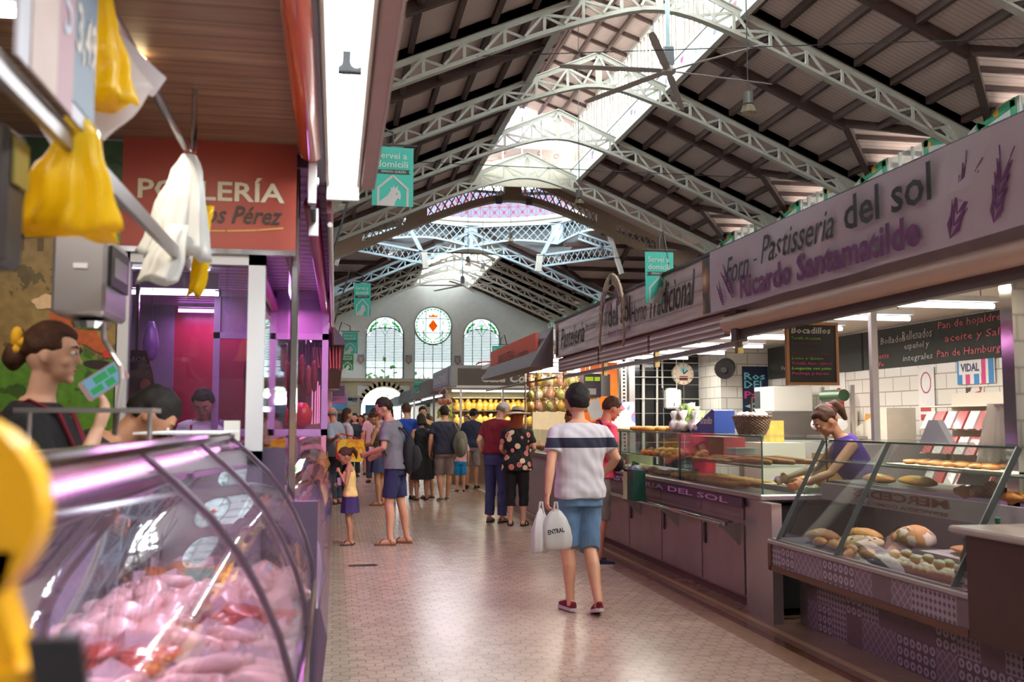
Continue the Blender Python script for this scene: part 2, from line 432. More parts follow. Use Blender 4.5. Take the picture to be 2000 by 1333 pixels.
# ---- lantern along the ridge
def lantern(y0, y1, n0):
    out = MB(); gl = MB(); fr = MB(); bars = MB(); roof = MB(); rb = MB()
    zt = 13.75
    for s in (1, -1):
        x = RX + s * LANT
        out.box(x - .05, y0, LB - .12, x + .05, y1, LB + .5)
        gl.box(x - .01, y0, LB + .5, x + .01, y1, zt)
        fr.box(x - .06, y0, zt - .1, x + .06, y1, zt + .05); fr.box(x - .09, y0, LB + .46, x + .09, y1, LB + .56); fr.box(x - .09, y0, LB - .2, x + .09, y1, LB - .1)
        y = y0
        k = 0
        while y < y1:
            if k % 6 == 0: fr.box(x - .07, y - .07, LB + .5, x + .07, y + .07, zt)
            else: bars.box(x - .02, y - .02, LB + .5, x + .02, y + .02, zt)
            y += .36; k += 1
        hz = zt + .75
        roof.add([(x, y0, zt), (x, y1, zt), (RX, y1, hz), (RX, y0, hz)] + [(x, y0, zt + .05), (x, y1, zt + .05), (RX, y1, hz + .05), (RX, y0, hz + .05)], [(0, 1, 2, 3), (7, 6, 5, 4), (0, 4, 5, 1), (2, 6, 7, 3)])
        for q in (.33, .66, .97): rb.bar((x + (RX - x) * q, y0, zt + .75 * q - .06), (x + (RX - x) * q, y1, zt + .75 * q - .06), .1, .12)
        y = y0 + .9
        while y < y1: rb.bar((x, y, zt - .05), (RX, y, hz - .05), .1, .12); y += 1.35
    def border(t):
        o = t.obj(); x, y, z = t.xyz(o)
        vo = t.new('ShaderNodeTexVoronoi'); vo.inputs['Scale'].default_value = 3.2; t.link(o, vo.inputs['Vector'])
        m = t.math('SINE', t.math('MULTIPLY', y, 5.2)); z1 = t.math('MULTIPLY', t.math('GREATER_THAN', z, .17), t.math('LESS_THAN', z, .48))
        f = t.math('MULTIPLY', t.math('MULTIPLY', t.math('LESS_THAN', vo.outputs['Distance'], .42), t.math('GREATER_THAN', m, -.35)), z1)
        hue = t.new('ShaderNodeHueSaturation'); t.link(vo.outputs['Color'], hue.inputs['Color']); hue.inputs['Saturation'].default_value = .8; hue.inputs['Value'].default_value = .55
        return t.mix(f, lin((214, 216, 210)), hue.outputs[0])
    r = struct(out.build('wall_lantern', CM('painted_border', border, .6), origin=(RX, (y0 + y1) / 2, LB - .12)))
    w = struct(fr.build('window_%d' % n0, MWHITE, origin=(RX, (y0 + y1) / 2, LB)))
    gl.build('window_pane', MPANE, w); bars.build('window_bar', M('dark_twisted_bar', (120, 104, 84), .6), w)
    c = struct(roof.build('ceiling', MDECK, origin=(RX, (y0 + y1) / 2, zt))); rb.build('roof_beam', MBEAM, c)
lantern(4.0, 38.6, 2); lantern(55.0, FARY, 3)
def lantern_end(y):
    F = Fr((RX, y, 0), (1, 0, 0), (0, 0, 1)); m = MB()
    m.prism(F, [(-LANT, LB - .3), (LANT, LB - .3), (LANT, LB + .45), (0, LB + 1.1), (-LANT, LB + .45)], 0, .08)
    e = struct(m.build('wall_lantern', M('cream_plaster', (214, 204, 184), .8), origin=(RX, y, LB)))
    m = MB(); m.prism(F, [(-LANT, LB + .5), (0, LB + 1.15), (LANT, LB + .5), (LANT, 13.8), (0, 14.5), (-LANT, 13.8)], .03, .05); m.build('window_pane', MPANE, e)
    m = MB()
    for x in (-1.6, -.8, 0, .8, 1.6): m.fbox(F, x - .03, LB + .5, 0, x + .03, 14.0, .07)
    m.build('window_bar', MWHITE, e)
    m = MB()
    for x in (-1.45, -.75, .75, 1.45):
        m.fline(F, [(x - .25, LB + .35 + .3 * (1 - abs(x) / 2.1) * 1.6 + .25), (x + .25, LB + .35 + .3 * (1 - abs(x) / 2.1) * 1.6 + .25)], .02, -.02, .0)
        pts = [(x + .13 * math.cos(a) * (1 - a / 9), LB + .95 + .3 * (1 - abs(x) / 2.1) + .13 * math.sin(a) * (1 - a / 9)) for a in [i * .5 for i in range(13)]]
        m.fline(F, pts, .035, -.02, .0)
    m.build('scroll_ornament', M('ornament_red', (190, 90, 84), .5), e)
lantern_end(38.6); lantern_end(4.0); lantern_end(55.0)

# ---- side aisles outside the nave: low roofs and outer walls
for s in (1, -1):
    xa = RX + s * 8.9; xb = RX + s * (23 if s > 0 else 20)
    mb = MB(); mb.box(xa, -8, 6.7, xb, FARY, 6.9); struct(mb.build('ceiling', MDECK, origin=(xa, 10, 6.8)))
    mb = MB(); mb.box(xb, -8, 0, xb + .3 * s, FARY, 13); struct(mb.build('wall_right' if s > 0 else 'wall_left', MPLAST))
mb = MB(); mb.box(-14, -8.3, 0, 32, -8, 13); struct(mb.build('wall_near', MPLAST))

# ---- trusses
def zt_(x): return RZ - SL * abs(x)
def zb_(x): return RZ - 1.06 - SL * (math.sqrt(x * x + .75) - .75 ** .5) + (.12 * min(1, abs(x) / 3))
def make_truss(y, mat, first=None, label=''):
    if first: return dup(first, loc=(RX, y, EAVE), label=label)
    t = thing('roof_truss', label, 'truss', (RX, y, EAVE), 'iron trusses across the nave')
    X0 = 8.35; n = 9; xs = [X0 * i / n for i in range(-n, n + 1)]
    P = lambda x, z, dy=0: Vector((RX + x, y + dy, z))
    m = MB()
    for s in (-1, 1):
        m.bar(P(0, zt_(0) - .08), P(s * X0, zt_(X0) - .08), .04, .12); m.bar(P(0, zt_(0)), P(s * X0, zt_(X0)), .18, .025)
    m.build('top_chord', mat, t)
    m = MB(); N = 40; bx = [(-X0 + .3) + (2 * X0 - .6) * i / N for i in range(N + 1)]
    r1 = []; r2 = []
    for x in bx:
        z = zb_(x); r1.append([P(x, z, -.1), P(x, z, .1), P(x, z + .03, .1), P(x, z + .03, -.1)]); r2.append([P(x, z + .03, -.025), P(x, z + .03, .025), P(x, z + .13, .02), P(x, z + .13, -.02)])
    m.rings(r1); m.rings(r2); m.build('bottom_chord', mat, t)
    for i, x in enumerate(xs):
        if abs(x) > 8: continue
        m = MB().bar(P(x, zb_(x) + .12), P(x, zt_(x) - .12), .075 if abs(x) > .1 else .18, .04, up=(0, 1, 0)); m.build('post', mat, t)
    for a, b in zip(xs[:-1], xs[1:]):
        mid = (a + b) / 2
        ca, cb = (a, b) if abs(a) < abs(b) else (b, a)
        if abs(ca) > 7.8: continue
        MB().bar(P(ca, zt_(ca) - .12, -.05), P(mid, zb_(mid) + .12, -.05), .06, .03, up=(0, 1, 0)).build('strut', mat, t)
        MB().bar(P(mid, zb_(mid) + .12, .05), P(cb, zt_(cb) - .14, .05), .06, .03, up=(0, 1, 0)).build('strut', mat, t)
        if abs(ca) < 1.9: MB().bar(P(ca, zb_(ca) + .12, .02), P(cb, zt_(cb) - .12, .02), .07, .03, up=(0, 1, 0)).build('strut', mat, t)
    for s in (-1, 1):
        m = MB(); m.add([P(s * 8.35, 8.7, -.03), P(s * 8.35, 7.3, -.03), P(s * 7.9, 8.1, -.03), P(s * 7.2, 8.75, -.03), P(s * 8.35, 8.7, .03), P(s * 8.35, 7.3, .03), P(s * 7.9, 8.1, .03), P(s * 7.2, 8.75, .03)],
              [(0, 1, 2, 3), (7, 6, 5, 4), (0, 4, 5, 1), (1, 5, 6, 2), (2, 6, 7, 3), (3, 7, 4, 0)])
        m.build('end_bracket', mat, t)
    return t
tl = ['cream iron roof truss nearest the camera, cut by the top edge of the photo', 'second cream iron roof truss, the large fan hangs from its crown',
      'third cream iron roof truss, its apex just below the fan blades', 'fourth cream iron truss, its apex in front of the bright lantern glass', 'last cream iron truss before the tiled dome, against the brown arch']
T0 = make_truss(TY[0], MIRON, label=tl[0])
for y, l in zip(TY[1:], tl[1:]): make_truss(y, None, T0, l)
tl2 = ['pale blue iron arch truss directly under the far lattice of the dome', 'first slender truss beyond the dome with the small far fan', 'middle one of the trusses beyond the dome', 'farthest roof truss, just before the gable wall with stained glass']
TB = make_truss(TY2[0], MIRONB, label=tl2[0])  # bluish light on this arch is put into its iron colour
for y, l in zip(TY2[1:], tl2[1:]): make_truss(y, None, T0, l)
# columns carrying them
cm_ = MB(); cm_.lathe([(.22, 0), (.22, .4), (.13, .5), (.11, 6.6), (.2, 6.9), (.24, 7.3)], (-.95 - .25, 16, 0), 12)
colm = tag(cm_.build('iron_column', MIRON, smooth=True, auto=40, origin=(-1.2, 16, 0)), 'cast iron column carrying the end of a roof truss', 'column', 'iron columns under the trusses')
for s in (-1, 1):
    for y in TY + TY2[:1]:
        if s == -1 and y == 16: continue
        dup(colm, loc=(RX + s * 8.6, y, 0))

# ---- brown arch in front of the dome
def brown_arch(y):
    t = thing('dome_arch', 'broad brown pierced iron arch spanning in front of the tiled dome', 'arch', (RX, y, EAVE))
    m = MB(); N = 48; r = []
    top = lambda x: RZ - .15 - SL * (math.sqrt(x * x + 1.2) - 1.2 ** .5); bot = lambda x: RZ - 1.25 - SL * 1.05 * (math.sqrt(x * x + 3) - 3 ** .5)
    X0 = 8.3
    for i in range(N + 1):
        x = -X0 + 2 * X0 * i / N; r.append(x)
    up = [[(RX + x, y + d, z) for d, z in ((-.03, top(x) - .32), (.03, top(x) - .32), (.03, top(x)), (-.03, top(x)))] for x in r]
    lo = [[(RX + x, y + d, z) for d, z in ((-.03, bot(x)), (.03, bot(x)), (.03, bot(x) + .28), (-.03, bot(x) + .28))] for x in r]
    fl = [[(RX + x, y + d, z) for d, z in ((-.25, bot(x) - .03), (.25, bot(x) - .03), (.25, bot(x)), (-.25, bot(x)))] for x in r]
    m.rings(up); m.rings(lo); m.rings(fl)
    # solid plates at the crown and at intervals
    for a, b in ((-.38, .38), (-4.6, -3.7), (3.7, 4.6), (-8.3, -6.4), (6.4, 8.3)):
        q = [a + (b - a) * i / 4 for i in range(5)]
        m.rings([[(RX + x, y + d, z) for d, z in ((-.028, bot(x) + .1), (.028, bot(x) + .1), (.028, top(x) - .1), (-.028, top(x) - .1))] for x in q])
    m.build('arch_plate', MBROWN, t); m = MB()
    for a, b in ((-3.7, -.38), (.38, 3.7), (-6.4, -4.6), (4.6, 6.4)):
        k = int((b - a) / .3)
        for i in range(k):
            x0 = a + (b - a) * i / k; x1 = a + (b - a) * (i + 1) / k
            m.bar((RX + x0, y, bot(x0) + .2), (RX + x1, y, top(x1) - .25), .05, .03, up=(0, 1, 0)); m.bar((RX + x1, y + .02, bot(x1) + .2), (RX + x0, y + .02, top(x0) - .25), .05, .03, up=(0, 1, 0))
    m.build('pierced_infill', MBROWN, t)
    for x in (-.65, .65): MB().box(RX + x - .12, y - .3, 10.75, RX + x + .12, y - .1, 11.02).build('floodlight', MDARK, t)
brown_arch(40.6)

# ---- dome drum, ring and lattice girders over the crossing
DY = 47.5; DR = 6.6
def drum(t):
    o = t.obj(); x, y, z = t.xyz(o)
    a = t.math('MULTIPLY', t.math('ARCTAN2', x, y), 12.0); b = t.math('MULTIPLY', z, 1.55)
    fa = t.math('ABSOLUTE', t.math('SUBTRACT', t.math('FRACT', a), .5)); fb = t.math('ABSOLUTE', t.math('SUBTRACT', t.math('FRACT', b), .5))
    dg = t.math('ABSOLUTE', t.math('SUBTRACT', fa, fb)); line = t.math('LESS_THAN', dg, .045)
    star = t.math('LESS_THAN', t.math('ADD', fa, fb), .17); edge = t.math('MAXIMUM', t.math('GREATER_THAN', fa, .465), t.math('GREATER_THAN', fb, .465))
    s = t.math('GREATER_THAN', t.math('SINE', t.math('MULTIPLY', t.math('ADD', fa, fb), 40)), .1)
    c = t.mix(s, lin((158, 166, 186)), lin((34, 52, 130)))
    c = t.mix(t.math('MAXIMUM', line, edge), c, lin((140, 64, 56)))
    return t.mix(star, c, lin((150, 52, 44)))
MDRUM = CM('blue_white_red_dome_tiles', drum, .4)
N = 64
def ringpt(r, k, z): return (RX + r * math.sin(2 * PI * k / N), DY + r * math.cos(2 * PI * k / N), z)
d = MB(); d.rings([[ringpt(r, k, z) for k in range(N)] for r, z in ((DR - .2, 12.95), (DR, 14.6))], cap=False); wd = struct(d.build('wall_dome', MDRUM, origin=(RX, DY, 12.95)))
d = MB()
prof = [(DR - .25, 12.95), (DR - .45, 12.9), (DR - .42, 12.72), (DR - .3, 12.65), (DR - .32, 12.5), (DR + .3, 12.4), (DR + .3, 12.95)]
d.rings([[ringpt(r, k, z) for k in range(N)] for r, z in prof], cap=False); d.build('cornice', M('cream_cornice', (226, 220, 206), .6), wd)
d = MB(); d.rings([[ringpt(r, k, z) for k in range(N)] for r, z in ((DR, 14.6), (DR - .1, 15.4), (DR - .1, 16.8))], cap=False)
wdw = struct(d.build('window_4', MPANE, origin=(RX, DY, 14.6))); d = MB()
for k in range(0, N, 2): d.bar(ringpt(DR - .1, k, 14.6), ringpt(DR - .1, k, 16.8), .1)
d.build('window_bar', MWHITE, wdw)
d = MB(); d.rings([[ringpt(r, k, z) for k in range(N)] for r, z in ((DR, 16.8), (5.6, 18.9), (3.6, 20.6), (1.4, 21.4))], cap=True); struct(d.build('ceiling', M('dome_blue_tiles', (190, 200, 216), .6), origin=(RX, DY, 17)))
rg = thing('dome_ring', 'pale blue octagonal lattice ring girder under the tiled dome', 'girder', (RX, DY, 11.4))
oc = [(RX + 6.55 * math.sin(PI / 4 * k), DY + 6.55 * math.cos(PI / 4 * k)) for k in range(8)]
def lattice(par, p, q, h, name='lattice_panel', step=.5, mat=MIRONB, drop=0.0, ch=.1, wd=.035):
    p, q = Vector(p), Vector(q); m = MB(); L = (q - p).length; n = max(2, int(L / step)); d = (q - p) / n
    dn = lambda k: drop * (abs(k - n / 2) / (n / 2)) ** 1.6
    side = Vector((d.y, -d.x, 0)).normalized() * .02
    for k in range(n):
        a0 = p + d * k; a1 = p + d * (k + 1)
        b0 = a0 - Vector((0, 0, h + dn(k))); b1 = a1 - Vector((0, 0, h + dn(k + 1)))
        j = 2 if h > .6 else 1
        for i in range(j):
            lo0 = b0.lerp(a0, i / j); hi0 = b0.lerp(a0, (i + 1) / j); lo1 = b1.lerp(a1, i / j); hi1 = b1.lerp(a1, (i + 1) / j)
            m.bar(lo0 + side, hi1 + side, wd, .03); m.bar(hi0 - side, lo1 - side, wd, .03)
        m.bar(a0, a1, .12, ch); m.bar(b0, b1, .12, ch)
    return m.build(name, mat, par)
for k in range(8):
    a, b = oc[k], oc[(k + 1) % 8]
    lattice(rg, (*a, 12.45), (*b, 12.45), .85, drop=.3, step=.42)
m = MB()
for k in range(8):
    a = oc[k]; ang = PI / 4 * k; c = Vector((a[0], a[1], 0)); u = Vector((math.cos(ang), -math.sin(ang), 0)) * .38; w = Vector((math.sin(ang), math.cos(ang), 0)) * .08
    m = MB(); m.rings([[c - u - w + V(0, 0, z), c + u - w + V(0, 0, z), c + u + w + V(0, 0, z), c - u + w + V(0, 0, z)] for z in (11.35, 12.55)]); m.build('corner_plate', MIRONB, rg)
pass
# girders from the ring to the four crossing corners
gl_ = [((-1, 1), 'far left pair of lattice braces between dome ring and crossing corner'), ((1, 1), 'far right pair of lattice braces between dome ring and crossing corner')]
for (sx, sy), lb in gl_:
    t = thing('crossing_brace', lb, 'girder', (RX + sx * 5.2, 49.5, 9.3))
    yb_ = 49.5; A = lambda x, z, y=yb_: V(RX + sx * x, y, z)
    lattice(t, A(3.05, 10.15), A(7.1, 10.8), .58, step=.3, mat=MIRONB)
    lattice(t, A(3.0, 9.95), A(3.75, 11.4), .22, step=.22, mat=MIRONB, name='rising_strut')
    lattice(t, A(5.1, 11.45), A(7.0, 10.85), .34, step=.26, mat=MIRONB, name='upper_strut')
    for a, b, c, d in ((A(2.95, 9.3), A(3.05, 10.2), .3, .2), (A(6.75, 11.6), A(7.5, 9.3), .3, .2)): MB().bar(a, b, c, d).build('post', MIRON, t)

# ---- crossing roofs: cross vault with transept slopes
cr = MB(); cb = MB(); HZ = RZ + .22
def zx(X, Y): return HZ - SL * min(abs(X - RX), abs(Y - DY))
H = 8.5
for sx in (-1, 1):
    for sy in (-1, 1):
        A = [(sx * 4.7, sy * 4.7), (sx * H, sy * H), (sx * 20, sy * H), (sx * 20, 0), (sx * 6.6, 0)]
        vs = []
        def tz(u, v): return HZ - SL * abs(v)
        for up in (0, .06): vs += [(RX + u, DY + v, tz(u, v) + up) for u, v in A]
        cr.add(vs, [(0, 1, 2, 3, 4), (9, 8, 7, 6, 5)])
        B = [(sx * 4.7, sy * 4.7), (sx * H, sy * H), (sx * 0, sy * H), (sx * 0, sy * 6.6)]
        vs = []
        for up in (0, .06): vs += [(RX + u, DY + v, HZ - SL * abs(u) + up) for u, v in B]
        cr.add(vs, [(0, 1, 2, 3), (7, 6, 5, 4)])
        for i in range(0, 8):
            v = .9 + i * 1.08; u0 = 6.4 if v < 3 else max(v, 4.6)
            cb.bar((RX + sx * u0, DY + sy * v, tz(0, v) - .1), (RX + sx * 20, DY + sy * v, tz(0, v) - .1), .16, .2)
        for u in (8.2, 10.4, 12.6, 14.8, 17): cb.bar((RX + sx * u, DY, HZ - .12), (RX + sx * u, DY + sy * min(H, u if u < H else H), tz(0, min(H, u)) - .12), .2, .24)
        cb.bar((RX + sx * 4.7, DY + sy * 4.7, tz(0, 4.7) - .12), (RX + sx * H, DY + sy * H, tz(0, H) - .12), .24, .24)
for yq in ((37.5, 39.1),):
    for sx in (-1, 1):
        q = [(RX + sx * d, y) for d, y in ((0 if False else LANT, yq[0]), (8.7, yq[0]), (8.7, yq[1]), (0, yq[1]), (0, 38.6), (LANT, 38.6))]
        cr.add([(x, y, HZ - SL * abs(x - RX) + up) for up in (0, .06) for x, y in q], [(0, 1, 2, 3, 4, 5), (11, 10, 9, 8, 7, 6)])
# flat collar between square opening and the round drum
col_n = 64; rin = [ringpt(DR, k, 12.75) for k in range(64)]
def sq(k):
    a = 2 * PI * k / 64; s_, c_ = math.sin(a), math.cos(a); m_ = max(abs(s_), abs(c_)); r_ = 8.7; return (RX + s_ / m_ * r_, DY + c_ / m_ * r_, 12.75)
cr.rings([rin, [sq(k) for k in range(64)]], cap=False)
sk = MB(); sk.rings([[(RX + 6.75 * math.sin(2 * PI * k / 64), DY + 6.75 * math.cos(2 * PI * k / 64), 12.74) for k in range(64)], [(RX + 6.75 * math.sin(2 * PI * k / 64), DY + 6.75 * math.cos(2 * PI * k / 64), HZ + .1 - SL * min(abs(6.75 * math.sin(2 * PI * k / 64)), abs(6.75 * math.cos(2 * PI * k / 64)))) for k in range(64)]], cap=False); struct(sk.build('wall_dome_skirt', M('grey_skirt_paint', (112, 116, 118), .8), origin=(RX, DY, 10)))
c = struct(cr.build('ceiling', MDECK, origin=(RX, DY, 12))); cb.build('roof_beam', MBEAM, c)
for s in (-1, 1):
    m = MB(); m.box(RX + s * 20, DY - 9, 0, RX + s * 20.2, DY + 9, 13); struct(m.build('wall_right' if s > 0 else 'wall_left', MPLAST))
    for yy in (DY - 8.6, DY + 8.6):
        m = MB(); m.box(RX + s * 8.9, yy - .1, 6.8, RX + s * 20, yy + .1, 9.0); struct(m.build('wall_transept', MPLAST))

# ---- far gable wall with its windows
def far_wall():
    F = Fr((0, FARY, 0), (1, 0, 0), (0, 0, 1))
    xw = [(-6.5, 'l', 5.05), (1.0, 0, 0)]
    def arch(cx, hw, z0, zs, n=14):   # arched outline, zs = spring height
        return [(cx - hw, z0)] + [(cx - hw * math.cos(PI * i / n), zs + hw * math.sin(PI * i / n)) for i in range(n + 1)] + [(cx + hw, z0)]
    wall = MB(); y = .0
    wins = [(3.42, 1.33, 4.52, 7.62), (10.42, 1.33, 4.52, 7.62), (.1 - 1.2, 1.33, 2.9, 5.6), (14.2, 1.0, 4.52, 5.9)]
    # build wall as columns of quads around openings: strips between x breakpoints
    def top(x): return RZ + .35 - SL * abs(x - RX) if abs(x - RX) < 14 else 6.5
    centre = (6.95, 1.42, 4.52, 8.05, 1.33)
    X = -14.0; dx = .1
    mats = wall
    low = [(3.28, 1.55, .0, 2.4)]
    def blocks(x):
        ops = []
        for cx, hw, z0, zs in wins:
            if abs(x - cx) < hw: ops.append((z0, zs + math.sqrt(max(0, hw * hw - (x - cx) ** 2))))
        if abs(x - 6.87) < 1.33: ops.append((4.52, 7.6))
        if abs(x - 6.87) < 1.36: ops.append((7.5 if abs(x - 6.87) < 1.33 else 8.1, 8.35 + math.sqrt(max(0, 1.36 ** 2 - (x - 6.87) ** 2))))
        if abs(x - 3.4) < 1.6: ops.append((0.0, 2.35 + math.sqrt(max(0, 1.6 ** 2 - (x - 3.4) ** 2)) * .95))
        return sorted(ops)
    def col_(x0, x1):
        xm = (x0 + x1) / 2; zz = 0.0; ops = blocks(xm); tp = top(xm)
        mg = []
        for a, b in ops:
            if mg and a <= mg[-1][1]: mg[-1] = (mg[-1][0], max(b, mg[-1][1]))
            else: mg.append((a, b))
        for a, b in mg + [(tp, tp)]:
            if a > zz + .001: wall.box(x0, FARY, zz, x1, FARY + .35, a)
            zz = max(zz, b)
    n = int(46 / dx)
    x = X
    while x < 30:
        if 30 > x > 15.5 or x < -3: col_(x, x + 1); x += 1
        else: col_(x, x + dx); x += dx
    w = struct(wall.build('wall_far', MPLAST, origin=(RX, FARY, 0)))
    # stone base with cornice and arch trim
    s = MB(); s.box(-.2, FARY - .25, 4.28, 16, FARY, 4.5); s.box(-.2, FARY - .12, 4.18, 16, FARY, 4.28)
    for cx in (3.4,):
        pts = [(cx - 1.75 * math.cos(PI * i / 16), 2.35 + 1.75 * math.sin(PI * i / 16)) for i in range(17)]
        s.fline(F, pts, .3, .0, .15)
        s.fbox(F, cx - 1.9, 0, 0, cx - 1.6, 2.4, .15); s.fbox(F, cx + 1.6, 0, 0, cx + 1.9, 2.4, .15)
    for x0, x1 in ((-.2, 1.5), (5.2, 16)): s.fbox(F, x0, 0, 0, x1, 4.2, .08)
    s.fbox(F, 1.5, 4.0, 0, 5.2, 4.2, .08)
    s.build('stone_base', MSTONE, w)
    # windows
    MG = stained('green_stained_glass', (70, 200, 110)); MO = stained('orange_stained_glass', (250, 160, 40)); MR = stained('red_stained_glass', (215, 70, 40))
    MSLAT = M('white_louvre', (214, 224, 226), .5)
    def arched(cx, hw, z0, zs, n, name):
        ol = arch(cx, hw, z0, zs) if name != 'c' else [(cx - hw, z0), (cx - hw, 8.35)] + [(cx - 1.33 * math.cos(PI * i / 14), 8.35 - 1.36 * math.sin(PI * i / 14)) for i in range(1, 14)] + [(cx + hw, 8.35), (cx + hw, z0)]
        fr = MB(); pane = MB(); pane.prism(F, ol, -.12, -.1)
        ob = struct(fr.fline(F, ol, .07, -.2, .0).build('window_%d' % n, M('grey_green_frame', (150, 160, 154), .6), origin=(cx, FARY, z0)))
        pane.build('window_pane', MFROST, ob)
        b = MB()
        for i in range(1, 4):
            x = cx - hw + hw * 2 * i / 4; b.fbox(F, x - .025, z0, -.09, x + .025, zs + (hw * .86 if i != 2 else 0), -.05)
        b.fline(F, [(cx - hw, zs - .2)] + [(cx - hw * math.cos(a), zs - .2 + .75 * math.sin(a)) for a in [PI * i / 10 for i in range(1, 10)]] + [(cx + hw, zs - .2)], .05, -.09, -.05) if name != 'c' else None
        b.fline(F, [(cx - hw, z0 + .75), (cx + hw, z0 + .75)], .05, -.09, -.05); b.fline(F, [(cx - hw, z0 + 1.25), (cx + hw, z0 + 1.25)], .05, -.09, -.05)
        if name != 'c':
            c = zs + .62; b.fline(F, [(cx - .42, c), (cx, c + .62), (cx + .42, c), (cx, c - .62)], .03, -.09, -.05, closed=True); b.fline(F, [(cx - hw * .8, c), (cx - .42, c)], .03, -.09, -.05); b.fline(F, [(cx + hw * .8, c), (cx + .42, c)], .03, -.09, -.05)
        b.build('window_bar', MDARK, ob)
        sl = MB(); z = z0 + 1.35; k = 0
        while z < (zs + .45 if name != 'c' else 8.3):
            h = hw if z < zs - .1 or name == 'c' else hw * .8
            if name == 'c' and z > 7.0:
                q = math.sqrt(max(0, 1.4 ** 2 - (z - 8.35) ** 2))
                if q < hw - .05:
                    for sg in (-1, 1): sl.fbox(F, cx + sg * q, z, -.045, cx + sg * hw, z + .05, -.025)
                z += .115; continue
            sl.add([F.p(cx - h, z, -.02), F.p(cx + h, z, -.02), F.p(cx + h, z + .035, -.09), F.p(cx - h, z + .035, -.09)], [(0, 1, 2, 3)]); 
            sl.fbox(F, cx - h, z, -.045, cx + h, z + .05, -.025); z += .115
        sl.build('louvre', M('grey_louvre', (88, 100, 102), .5), ob)
        g = MB()
        if name != 'c':
            for s_ in (-1, 1):
                for k in range(7):
                    a = .28 + k * .13; r_ = hw * .84; px = cx - s_ * r_ * math.cos(a); pz = zs + r_ * math.sin(a) * .92; q = [(px + .1 * math.cos(t_) * (1 if k % 2 else .6), pz + .1 * math.sin(t_)) for t_ in [i * PI / 3 for i in range(6)]]; g.prism(F, q, -.09, -.07)
                g.fline(F, [(cx - s_ * .24, c + .1), (cx - s_ * .08, c + .2), (cx - s_ * .05, c - .05), (cx, c - .3)], .05, -.09, -.06)
            g.fline(F, [(cx, c - .35), (cx, c + .3)], .05, -.09, -.06)
        for i in range(8):
            px = cx - hw + 2 * hw * (i + .5) / 8; g.fline(F, [(px - .06, z0 + .88), (px - .06, z0 + 1.1), (px + .06, z0 + 1.1), (px + .06, z0 + .88)], .025, -.09, -.07, closed=(i % 2 == 0))
        g.build('leaf_glass', MG, ob)
        return ob
    for i, (cx, hw, z0, zs) in enumerate(wins): arched(cx, hw, z0, zs, 5 + i, 's')
    ob = arched(6.87, 1.33, 4.52, 6.9, 9, 'c')
    # round window
    cx, cz, r = 6.87, 8.35, 1.36
    circ = lambda rr, n=40: [(cx + rr * math.cos(2 * PI * i / n), cz + rr * math.sin(2 * PI * i / n)) for i in range(n)]
    fr = MB().fline(F, circ(r), .09, -.2, .02, closed=True); rw = struct(fr.build('window_10', M('grey_green_frame', (150, 160, 154), .6), origin=(cx, FARY, cz)))
    MB().prism(F, circ(r), -.12, -.1).build('window_pane', MFROST, rw)
    b = MB()
    for u in (-.52, .52): b.fline(F, [(cx + u, cz - 1.25), (cx + u, cz + 1.25)], .035, -.09, -.04); b.fline(F, [(cx - 1.25, cz + u), (cx + 1.25, cz + u)], .035, -.09, -.04)
    b.build('window_bar', MDARK, rw)
    g = MB()
    for i in range(30):
        a = 2 * PI * i / 30; R_ = r - .17; px, pz = cx + R_ * math.cos(a), cz + R_ * math.sin(a); ta = a + PI / 2 + (.5 if i % 2 else -.5)
        g.prism(F, [(px + .14 * math.cos(ta), pz + .14 * math.sin(ta)), (px + .05 * math.cos(ta + PI / 2), pz + .05 * math.sin(ta + PI / 2)), (px - .14 * math.cos(ta), pz - .14 * math.sin(ta)), (px - .05 * math.cos(ta + PI / 2), pz - .05 * math.sin(ta + PI / 2))], -.09, -.07)
    for s_ in (-1, 1): g.fline(F, [(cx + s_ * .15, cz - 1.0), (cx + s_ * .5, cz - .8), (cx + s_ * .75, cz - .45)], .06, -.09, -.06); g.fline(F, [(cx + s_ * .72, cz + .1), (cx + s_ * .72, cz + .35)], .05, -.09, -.06)
    g.build('leaf_glass', MG, rw)
    o_ = MB(); o_.prism(F, [(cx - .34, cz), (cx, cz + .46), (cx + .34, cz), (cx, cz - .46)], -.09, -.07)
    o_.prism(F, [(cx - .3, cz + .62), (cx + .3, cz + .62), (cx + .34, cz + .8), (cx + .15, cz + .72), (cx, cz + .86), (cx - .15, cz + .72), (cx - .34, cz + .8)], -.09, -.07); o_.build('coat_of_arms', MO, rw)
    rr = MB()
    for u in (-.2, -.07, .07, .2): rr.fbox(F, cx + u - .025, cz - .4 + abs(u) * 1.35, -.065, cx + u + .025, cz + .4 - abs(u) * 1.35, -.055)
    rr.build('coat_of_arms_stripe', MR, rw)
    # tile shields between the windows
    for x in (1.72, 5.12, 8.65):
        m = MB(); m.prism(F, [(x - .22, 6.2), (x + .22, 6.2), (x + .26, 5.75), (x, 5.5), (x - .26, 5.75)], .0, .05); t_ = m.build('wall_shield', M('blue_grey_shield', (120, 128, 150), .5), w)
        MB().prism(F, [(x - .12, 6.0), (x + .12, 6.0), (x + .1, 5.75), (x, 5.65), (x - .1, 5.75)], .05, .06).build('shield_centre', M('ochre_shield', (190, 140, 70), .5), t_)
    # trees outside the low arch and a street
    m = MB(); m.box(-20, FARY + .4, -.25, 34, FARY + 30, -.05); struct(m.build('ground', M('street_paving', (190, 188, 180), .8)))
    lf = MB(); rnd = random.Random(3)
